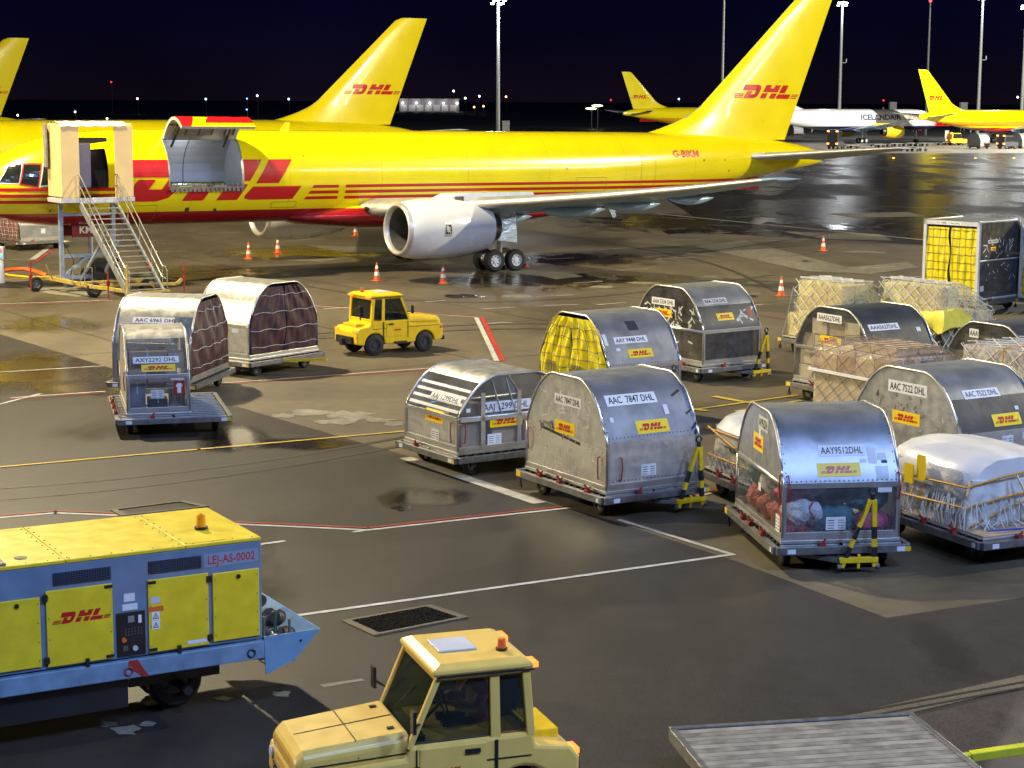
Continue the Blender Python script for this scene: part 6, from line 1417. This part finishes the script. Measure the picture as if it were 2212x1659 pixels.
# --- passenger stairs at the crew door
def stairs():
    c, s_ = cos(R(TH)), sin(R(TH)); s0, l0 = 4.35, 4.4
    loc = (-22.1 + s0*c + l0*s_, 74.3 + s0*s_ - l0*c)
    t = thing('boarding_stairs', 'steel boarding stairs with a cream canopy at the nose door of the nearest jet', 'boarding stairs', loc, TH)
    Cr = pm('cream_panel', (.80, .60, .28), .45, var=.05, scale=1.5); Wh = pm('white_canvas', (.74,.70,.60), .6, var=.1, bump=.3); Gs = pm('stair_grey', (.40,.42,.44), .4, .5, var=.15, scale=5)
    P = lambda s, l, z: (s - s0 + (.22 * (l - 3.6) if l > 3.6 else 0), l0 - l, z)   # jet coordinates to local; the flight runs off a little to the right
    def bx(mb, sa, sb, la, lb, z0, z1, mi=0):
        a = P(sa, lb, z0); b = P(sb, la, z1); mb.box(a[0], b[0], a[1], b[1], z0, z1, mi)
    mb = MB(); bx(mb, 2.87, 2.91, 2.1, 3.6, 3.85, 6.72); cs = mb.build('canopy_side', Cr, t, bevel=.01)
    lay('small_print', text_bm('THYSSEN'), M_redm, cs, lambda a, b: Vector((2.862 - s0, l0 - 3.35 + .0 - a, b)), -.09, .09, -.05 - .9 + .0, 4.9)
    mb = MB(); bx(mb, 2.91, 3.62, 3.54, 3.6, 3.82, 6.62); mb.build('canopy_front', Cr, t, bevel=.01)
    mb = MB(); bx(mb, 5.10, 5.86, 3.54, 3.6, 3.82, 6.62); mb.build('canopy_front', Cr, t, bevel=.01)
    mb = MB(); bx(mb, 5.82, 5.86, 2.3, 3.54, 3.85, 6.72); mb.build('canopy_side', Cr, t)
    mb = MB(); rr = []
    for l, z in ((2.1,6.70),(2.5,6.80),(3.0,6.80),(3.5,6.76),(3.63,6.66),(3.63,6.60)): rr.append([P(2.85 + i*.16, l, z + .02*sin(i*1.7 + l*3)) for i in range(18)])
    mb.loft(rr, close=False, caps=False); mb.build('canopy_roof', Wh, t, smooth=True)
    mb = MB()
    for i in range(5): mb.tube([P(2.78 - .02*i, 2.1 + .09*i, z) for z in (6.7, 5.9, 5.0)], .06, 6)
    mb.build('bellows', pm('bellows_grey', (.32,.30,.27), .8, var=.2), t)
    mb = MB(); bx(mb, 2.8, 5.9, 2.15, 3.62, 3.62, 3.80); mb.build('platform', M_greyp, t, bevel=.01)
    mb = MB(); bx(mb, 3.6, 5.1, 2.2, 3.5, 3.801, 3.82); mb.build('platform_mat', M_bkp, t)
    n = 17; tp, bt = (3.62, 3.72), (6.6, .28)
    for sx in (3.58, 5.06):
        mb = MB(); mb.bar(P(sx, tp[0], tp[1] - .12), P(sx, bt[0], bt[1] - .05), .06, .26); mb.build('stringer', Gs, t, bevel=.008)
    for k in range(n):
        f = (k + .5) / n; l = tp[0] + (bt[0] - tp[0]) * f; z = tp[1] + (bt[1] - tp[1]) * f
        mb = MB(); bx(mb, 3.62, 5.02, l - .11, l + .13, z - .035, z); mb.build('tread', M_rim, t)
    for sx in (3.54, 5.10):
        mb = MB()
        for h in (1.0, .55): mb.tube([P(sx, tp[0] - .05, tp[1] + h), P(sx, tp[0] + .1, tp[1] + h), P(sx, bt[0] - .1, bt[1] + h), P(sx, bt[0] + .1, bt[1] + h - .06)], .024, 6)
        mb.tube([P(sx, bt[0] + .1, bt[1] + .94), P(sx, bt[0] + .2, bt[1] + .8), P(sx, bt[0] + .2, bt[1] + .1), P(sx, bt[0] - .1, bt[1])], .024, 6)
        for f in (.02, .25, .5, .75, .97):
            l = tp[0] + (bt[0] - tp[0]) * f; z = tp[1] + (bt[1] - tp[1]) * f; mb.tube([P(sx, l, z - .1), P(sx, l, z + 1.0)], .02, 6)
        for f in (.25, .5, .75):
            l = tp[0] + (bt[0] - tp[0]) * f; z = tp[1] + (bt[1] - tp[1]) * f; l2 = tp[0] + (bt[0] - tp[0]) * (f + .1); z2 = tp[1] + (bt[1] - tp[1]) * (f + .1); mb.tube([P(sx, l, z + .55), P(sx, l2, z2 + 1.0)], .016, 6)
        mb.build('handrail', pm('bright_tube', (.62,.62,.60), .25, .9, var=.05), t, smooth=40)
    mb = MB()
    for sx in (3.15, 5.35): mb.bar(P(sx, 2.6, .5), P(sx, 2.6, 3.62), .16)
    mb.bar(P(3.15, 2.6, 3.1), P(5.35, 2.6, 3.1), .12); mb.bar(P(3.15, 2.6, 1.45), P(5.35, 2.6, 1.45), .14); mb.bar(P(3.15, 2.6, .6), P(4.25, 2.6, 1.42), .14); mb.bar(P(5.35, 2.6, .6), P(4.25, 2.6, 1.42), .14); mb.bar(P(3.15, 2.6, .58), P(5.4, 2.6, .58), .14)
    mb.bar(P(3.9, 2.7, .5), P(4.0, 4.6, 2.4), .1); mb.bar(P(4.8, 2.7, .5), P(4.7, 4.6, 2.4), .1); mb.build('support_frame', pm('light_blue_steel', (.36,.44,.55), .4, .3, var=.12), t, bevel=.01)
    mb = MB(); mb.bar(P(3.0, 1.3, .5), P(3.0, 5.2, .45), .12, .16); mb.bar(P(5.5, 1.3, .5), P(5.5, 5.2, .45), .12, .16); mb.bar(P(3.0, 5.2, .45), P(3.75, 6.5, .3), .12, .14); mb.bar(P(5.5, 5.2, .45), P(5.0, 6.5, .3), .12, .14)
    mb.bar(P(2.2, 1.6, .5), P(5.6, 1.6, .5), .12, .16); mb.bar(P(3.0, 3.9, .48), P(5.5, 3.9, .48), .1); mb.bar(P(3.5, 6.62, .27), P(5.3, 6.62, .27), .14, .08); mb.bar(P(3.55, 6.62, .27), P(3.55, 6.62, 1.35), .08); mb.bar(P(3.0, 4.2, .4), P(6.3, 5.6, .42), .1, .12); mb.bar(P(6.3, 5.6, .42), P(6.5, 5.65, .6), .14)
    mb.bar(P(2.9, 2.2, .5), P(2.6, 2.3, 1.1), .05); mb.build('undercarriage', pm('stair_yellow', (.58,.42,.08), .5, var=.2), t, bevel=.01)
    for s, l in ((2.4, 1.6), (5.6, 1.6), (3.2, 5.0), (5.4, 5.0)): wheel(t, 'wheel', P(s, l, .3), .3, .2, 'y')
    mb = MB(); bx(mb, 3.4, 3.75, 2.0, 2.3, .15, .62); mb.build('battery_box', pm('slate_grey', (.10,.12,.13), .5), t, bevel=.03)
    for s, l in ((2.1, 1.9), (3.1, 6.1), (6.55, 5.7)):
        mb = MB(); a = P(s, l, 0); mb.cyl((a[0],a[1],.02),(a[0],a[1],1.25),.035, n=8, mi=0); mb.cyl((a[0],a[1],.0),(a[0],a[1],.03),.1, n=10, mi=1); mb.box(a[0]-.07,a[0]+.07,a[1]-.04,a[1]+.04,.55,.72); mb.build('stabiliser_jack', [M_redm, M_steel], t)
    mb = MB()
    for l in (4.1, 4.9): mb.tube([P(2.9, l, .45), P(2.9, l, 1.2), P(2.9, l + .5, 1.2), P(2.9, l + .5, .45)], .022, 6)
    mb.build('guard_loop', M_rim, t)
    mb = MB(); mb.tube([P(3.2, 2.7, 2.0), P(3.5, 3.0, 1.3), P(3.3, 3.1, .7)], .02, 6); mb.build('cable', M_blk, t)
    mb = MB(); bx(mb, 5.0, 5.15, 5.6, 5.8, 1.1, 1.35); mb.build('orange_lamp', M_orange, t)
    mb = MB(); bx(mb, 4.4, 5.4, 2.3, 3.0, .5, 1.3); mb.build('pump_unit', M_bkp, t, bevel=.02)
stairs()
# --- cones
def cone(label, px, py, k):
    x, y = at(px, py); t = thing('traffic_cone', label, 'traffic cone', (x, y), 20 * k, 'orange and white cones around the jet')
    mb = MB(); mb.prism([(-.19,-.19),(.19,-.19),(.19,.19),(-.19,.19)], 0, .04, 'z'); mb.build('base', M_orange, t, bevel=.015)
    mb = MB(); z = [(.04,.14),(.25,.112),(.25,.112),(.43,.085),(.43,.085),(.58,.062),(.58,.062),(.72,.04),(.72,.04),(.80,.025)]
    r = lambda zz: .145 - (zz - .04) * .158
    for i, (a, b) in enumerate(((.04,.24),(.24,.40),(.40,.54),(.54,.67),(.67,.80))): mb.cyl((0,0,a),(0,0,b), r(a), r(b), 18, i % 2, caps=(i in (0, 4)))
    mb.build('cone', [M_orange, M_white], t, smooth=30)
for i, (x, y, tx) in enumerate([(537,559,'orange and white cone beside the stairs, left of the far engine'),(600,547,'orange and white cone in front of the far engine intake'),(768,510,'small orange and white cone behind the far engine'),(814,607,'orange and white cone above the moving yellow tractor roof'),(957,612,'orange and white cone below the near engine'),(1687,640,'orange and white cone left of the netted pallets'),(1778,542,'distant orange and white cone alone on the wet apron')]): cone(tx, x, y, i)
for (px, py, tx) in ((1052, 579, 'red wheel chock in front of the main gear wheels'), (1133, 577, 'red wheel chock behind the main gear wheels')):
    x, y = at(px, py); mb = MB(); mb.prism([(-.16,0),(.16,0),(.1,.1),(-.02,.17)], -.2, .2); o = mb.build('wheel_chock', pm('chock_red', (.40,.05,.02), .6, var=.2), bevel=.01); o.location = (x, y, 0); o.rotation_euler = (0,0,R(TH)); tag(o, tx, 'wheel chock', 'red wheel chocks')
# --- roller deck trailer passing at the bottom right
t = thing('roller_trailer', 'low roller deck trailer with a pale worn deck at the bottom right', 'trailer', (2.3, 18.72), 11)
mb = MB()
for k in range(15): mb.box(.02, 2.9, .06 + k*.13, .182 + k*.13, .46, .50, k % 2)
mb.build('deck_slats', [pm('pale_deck', (.27,.25,.20), .6, var=.25, scale=3), pm('pale_deck_worn', (.23,.21,.17), .6, var=.35, scale=4)], t, bevel=.006)
mb = MB(); mb.box(-.05, 2.98, 2.02, 2.1, .36, .52); mb.box(-.05, 2.98, -.04, .04, .36, .52); mb.box(-.06, .02, .04, 2.02, .36, .515); mb.box(2.9, 2.98, .04, 2.02, .36, .515); mb.build('side_rail', M_steel, t, bevel=.01)
for x in (.6, 2.6):
    for y in (.25, 1.75): wheel(t, 'wheel', (x, y, .2), .2, .14, 'y')
mb = MB(); mb.bar((2.95, .95, .34), (3.2, .95, .36), .10, .08); mb.bar((3.2, .95, .36), (4.2, .80, .50), .13, .1, 0); mb.build('tow_bar', pm('lime_yellow', (.62,.62,.03), .4, var=.15), t, bevel=.01)
# --- guidance post, hoses at the left edge
x, y = at(4, 612); t = thing('signal_post', 'grey post with red and green signal lamps at the left edge', 'signal post', (x, y))
mb = MB(); mb.box(-.12, .12, -.12, .12, 0, 1.0); mb.box(-.16, .16, -.14, .14, 1.0, 1.55); mb.build('post', M_greyp, t, bevel=.02)
for z, n_, c_ in ((1.42, 'red_lamp', (1,.05,.03)), (1.18, 'green_lamp', (.02,.8,.7))):
    mb = MB(); mb.cyl((0,-.14,z),(0,-.18,z),.07, n=14); mb.build(n_, glow(n_ + '_glow', c_, 3), t)
q = [Vector((*at(*p), .05)) for p in ((-20, 585), (20, 597), (60, 601), (110, 601))]; mb = MB(); mb.tube(q, .045, 8); tag(mb.build('yellow_pipe', M_toolyel), 'yellow pipe on the apron between the signal post and the stairs', 'pipe')
q = [Vector((*at(*p), .05)) for p in ((-20, 590), (25, 583), (55, 581), (80, 588), (100, 595))]; mb = MB(); mb.tube(q, .05, 8); mb.tube([p + Vector((.1, -.6, 0)) for p in q], .05, 8); tag(mb.build('orange_hose', M_orange, smooth=True), 'orange hose pair curling over the ground left of the stairs', 'hose')
# ---------------------------------------------------------------- masts, far vehicles, far lights
M_pole = pm('mast_paint', (.34, .35, .33), .5, var=.1)
M_lampw = glow('mast_lamp_glow', (.85, .95, 1.0), 14)
def mast(label, px, Y, ztop, lit=True, red=False, r=.42, power=0, cap=False):
    X = (px - 1106) / FPX * Y; t = thing('light_mast', label, 'floodlight mast', (X, Y), 0, 'apron floodlight masts')
    mb = MB(); mb.cyl((0,0,0),(0,0,ztop), r*.8, r*.45, 14); mb.build('pole', M_pole, t, smooth=40)
    if red:
        mb = MB(); mb.ball((0,0,ztop + .4), .35); mb.build('warning_lamp', glow('red_warning_glow', (1,.03,.05), 6), t); return t
    mb = MB(); mb.cyl((0,0,ztop - .2),(0,0,ztop + .1), .55, .55, 18); mb.box(-1.05,1.05,-.08,.08,ztop-.08,ztop+.08); mb.build('head_ring', M_pole, t)
    for k in range(6):
        a = 2*pi*k/6 + .2; c = Vector((.95*cos(a), .95*sin(a), ztop - .25 - .5*(k % 2))); mb = MB(); mb.box(-.26,.26,-.2,.2,-.12,.12); mb.v = [tuple(Vector(p) + c) for p in mb.v]; mb.build('floodlight', M_lampw if lit else M_greyp, t)
    if cap:
        mb = MB(); mb.box(.4, 1.3, -.1, .1, ztop*.55, ztop*.55 + .12); mb.box(1.1, 1.3, -.1, .1, ztop*.55, ztop*.55 + .9); mb.build('side_bracket', M_pole, t)
    if power: lamp('floodlight', (X, Y - 3, ztop - 1.2), power, (.92, .96, 1.0), 1.2)
    return t
mast('floodlight mast in the centre with a small box at its foot', 1073, 288, 22.9, r=.42, power=12000)
mast('thin unlit looking mast left of the nearest jet fin', 1551, 300, 26, lit=False, r=.30)
mast('floodlight mast standing right behind the nearest jet fin', 1802, 410, 29, r=.52, cap=True, power=3500)
mast('mast with a red lamp on top between the fins at the right', 1988, 430, 30, red=True, r=.40)
mast('floodlight mast right of the far fin, second from the right edge', 2099, 400, 30.0, r=.52, cap=True, power=3500)
mast('floodlight mast nearest the right edge of the picture', 2192, 390, 27.5, r=.52, cap=True, power=3500)
X, Y = (1090 - 1106) / FPX * 283, 283
mb = MB(); mb.box(-.55,.55,-.5,.5,0,4.4); mb.box(-.6,.6,-.55,.55,4.4,4.5); o = mb.build('switch_cabinet', M_greyp, bevel=.03); o.location = (X, Y, 0); tag(o, 'pale box cabinet at the foot of the centre mast', 'cabinet')
for px, Yd, tx in ((1916, 520, 'grey sign cabinet on legs behind the white jet'), (2067, 500, 'grey sign cabinet on legs right of the far fin')):
    X = (px - 1106) / FPX * Yd; t = thing('equipment_tower', tx, 'sign', (X, Yd), 15)
    mb = MB(); mb.box(-1.0,1.0,-.5,.5,4.4,7.6); mb.build('cabinet', M_greyp, t, bevel=.05); mb = MB(); mb.cyl((-.5,0,0),(-.5,0,4.4),.15); mb.cyl((.5,0,0),(.5,0,4.4),.15); mb.build('legs', M_pole, t)
# lit hall far away
def hall():
    Yd = 1150; k = FPX / Yd; X0 = (862 - 1106) / k; X1 = (990 - 1106) / k
    t = thing('cargo_hall', 'low lit hall with a row of bright lamps far beyond the second jet', 'building', (X0, Yd)); Lh = X1 - X0
    mb = MB(); mb.box(0, Lh, 0, 14, 0, 7.4); mb.build('wall', pm('hall_wall', (.30,.30,.34), .7, var=.1, scale=.2), t); mb = MB(); mb.box(-.3, Lh + .3, -.6, 14.3, 7.4, 7.9); mb.build('roof', M_pole, t)
    for i in range(7):
        a = .8 + i * (Lh - 1.2) / 7; mb = MB(); mb.box(a, a + Lh/7 - 1.4, -.12, -.02, .3, 4.1); d = mb.build('gate', pm('lit_gate', (.70,.70,.72), .6, var=.1), t)
    for i in range(5):
        a = 2.2 + i * (Lh - 3.5) / 4; mb = MB(); mb.ball((a, -.9, 5.2), .55, 10); mb.build('wall_lamp', glow('hall_lamp_glow', (1, .95, .9), 8), t); l = lamp('hall_lamp', (X0 + a, Yd - 3.5, 5.2), 450, (1, .93, .88), .3)
        mb = MB(); mb.box(a - .12, a + .12, -.5, -.2, 0, 5.0); mb.build('post', M_pole, t)
hall()
# far points of light on short posts
def spot(label, px, py, Yd, col, r=.35, s=14, pole=True, wide=1.0, grp='far lights beyond the apron'):
    X = (px - 1106) / FPX * Yd; Z = CAMH - (py - YH - (px - 1106) * math.tan(ROLL)) / FPX * Yd
    t = thing('distant_light', label, 'light', (X, Yd), 0, grp)
    mb = MB(); mb.ball((0,0,Z), r, 10, 0, (wide,1,1)); mb.build('lamp', glow('far_glow_%d_%d_%d_%d' % (col[0]*9, col[1]*9, col[2]*9, s), col, s), t)
    mb = MB(); mb.cyl((.2,.3,0),(.2,.3,max(.3, Z - r*.5)), .05, n=6); mb.build('post', M_pole, t)
Wc, Bc, Oc, Rc, Yc = (1,.97,.9), (.15,.45,1), (1,.45,.2), (1,.02,.03), (1,.95,.45)
for a in [('pale yellow light above the tail at the far left',46,248,620,Yc),('bluish white light over the left canopy',169,241,620,(.5,.8,1)),('red warning light high in the sky left of the middle',248,178,900,Rc),('faint white lamp left of the raised freight door',303,213,900,(1,.9,.85)),
          ('yellow lamp right above the second jet back',237,255,420,Yc),('cyan light left of the raised door',449,214,900,(.4,.8,1)),('white lamp highest in the row left of the second fin',559,207,800,Wc),('small blue lamp below the highest white lamp',537,213,900,Bc),('cyan lamp nearest the second fin on its left',626,214,850,(.4,.8,1)),('blue lamp low over the second jet back',536,236,600,Bc),
          ('white lamp just above the lit hall',1003,212,1000,Wc),('white lamp left of the centre mast',978,197,1000,Wc),('small white lamp at the right end of the lit hall',1033,208,1100,Wc),('orange lit spot beside the centre mast foot',1042,229,900,Oc),('dim orange lamp right of the centre mast',1090,209,1000,Oc),('pair of orange lights by the hall corner',1022,231,950,Oc),
          ('red lamp left of the far left tail',1314,216,900,Rc),('long yellow green sign light left of the far tail',1272,234,520,Yc),('yellow lamp above the long sign light',1285,228,520,Yc),('red lamp behind the white jet, first from left',1896,217,1000,Rc),('red lamp behind the white jet, second from left',1992,220,1000,Rc),('red lamp behind the white jet, lower one',2002,225,1000,Rc),('red lamp between the cabinet and the mast',2027,218,1000,Rc),
          ('white twin lamp at the right edge, left of the last mast',2182,210,1000,(1,.8,.7)),('white twin lamp at the right edge, right of the last mast',2206,210,1000,(1,.8,.7)),('tiny cyan lamp left of the nearest fin',1459,214,900,(.2,.6,.8))]:
    lb, px, py, Yd, c = a; spot(lb, px, py, Yd, c, r=.00055 * Yd * (.75 if c in (Bc, Rc) else 1), s=5, wide=5.5 if 'long' in lb else 1)
for k, px in enumerate((1930, 2017, 2107, 2190)):
    X, Y = at(px, 342); mb = MB(); mb.cyl((0,0,0),(0,0,.12), .18, .14, 12); o = mb.build('inset_light', glow('inset_orange_glow', (1,.35,.05), 5)); o.location = (X, Y, 0); tag(o, 'orange light let into the dark apron, %s from the left in its row' % ('first','second','third','fourth')[k], 'light', 'orange lights in the apron')
# vehicles by the far jets
def far_dolly(label, px, py, L=3.0, deg=35, load=None):
    X, Y = at(px, py); t = thing('flat_dolly', label, 'dolly', (X, Y), deg, 'empty dollies by the far jets')
    mb = MB(); mb.box(-L/2, L/2, -.8, .8, .5, .62); mb.build('deck', M_steel, t); mb = MB()
    for x in (-L*.3, L*.3):
        for y in (-.6, .6): mb.cyl((x, y - .1, .25), (x, y + .1, .25), .25, n=10)
    mb.build('wheels', M_blk, t); mb = MB(); mb.bar((-L/2, 0, .5), (-L/2 - .7, 0, .45), .1); mb.build('tow_pole', M_steel, t)
for k, (px, py) in enumerate(((1835, 321), (1895, 319), (1865, 325), (1930, 317), (1965, 316), (1990, 316), (2040, 314), (1945, 327), (1985, 327))):
    far_dolly('empty flat dolly %s' % ('second in the row right of the orange lit truck', 'third in the row below the white jet', 'nearest in the row, just above the tailplane', 'below the white jet nose, left one', 'below the white jet nose gear', 'right of the white jet nose gear', 'left of the far yellow tractor', 'right of the tailplane tip, left one', 'right of the tailplane tip, right one')[k], px, py)
def truck(label, px, py, deg, paint, lights=True, h=2.2, L=3.2):
    X, Y = at(px, py); t = thing('far_truck', label, 'truck', (X, Y), deg)
    mb = MB(); mb.prism([(-L/2,.45),(L/2,.45),(L/2,1.1),(L*.18,1.2),(L*.08,h),(-L*.46,h),(-L/2,1.1)], -.9, .9); mb.build('body', paint, t, bevel=.04)
    mb = MB(); mb.prism([(L*.165,1.25),(L*.075,h - .12),(-L*.4,h - .12),(-L*.44,1.25)], -.92, .92); mb.build('windows', M_win, t)
    for x in (-L*.3, L*.3):
        for y in (-.75, .75): wheel(t, 'wheel', (x, y, .42), .42, .25, 'y')
    if lights:
        for y in (-.75, .75):
            for z in (.9, h): mb = MB(); mb.box(-L/2 - .06, -L/2 + .06, y - .16, y + .16, z - .08, z + .1); mb.build('lamp', glow('far_orange_glow', (1,.22,.03), 14), t)
truck('dark truck with four orange lamps below the white jet belly', 1805, 322, 60, pm('dark_truck', (.05,.05,.06), .5), h=2.9)
truck('yellow tractor with orange lamps in front of the far right jet', 2066, 314, 20, P_tugA)
truck('yellow tractor parked under the white jet nose', 1950, 284, 10, P_tugA, False, 1.8)
truck('white van behind the white jet tail', 1850, 286, 10, M_white, False, 2.3, 4.5)
truck('dark tractor with orange lamps at the right edge', 2176, 322, 30, pm('dark_truck', (.05,.05,.06), .5), True, 2.2)
for (px, py, lab, dl) in ((2098, 321, 'silver contoured container on a dolly by the far right jet', 'dolly under the silver container by the far right jet'), (2188, 321, 'dark contoured container at the right edge by the far jet', 'dolly under the dark container at the right edge by the far jet')):
    x, y = at(px, py); cb = container(lab, (x + 1.2, y - 1.2), 31, 2.95, 2.1, 2.0, roof=M_alud, end=M_roof, group='contoured freight containers by the far jets'); dolly(dl, (x + 1.2, y - 1.2), 31, 2.1, 2.95, rollers=False, group='dollies by the far jets')
x, y = at(1715, 293); cb = container('pale container left of the white jet gear, beyond the nearest fin', (x, y), 20, 2.9, 2.4, 1.7, roof=M_greyp, end=M_alu, group='contoured freight containers by the far jets')
dolly('dolly under the pale container beyond the nearest fin', (x, y), 20, 2.4, 2.9, rollers=False, group='dollies by the far jets')
x, y = at(2045, 302)
t = thing('marker_board', 'small white marker board on the apron left of the far yellow tractor', 'sign', (x, y)); mb = MB(); mb.box(-.4,.4,-.05,.05,.2,1.9); mb.build('board', M_white, t); mb = MB(); mb.box(-.4,.4,-.2,.2,0,.2); mb.build('foot', M_bkp, t)
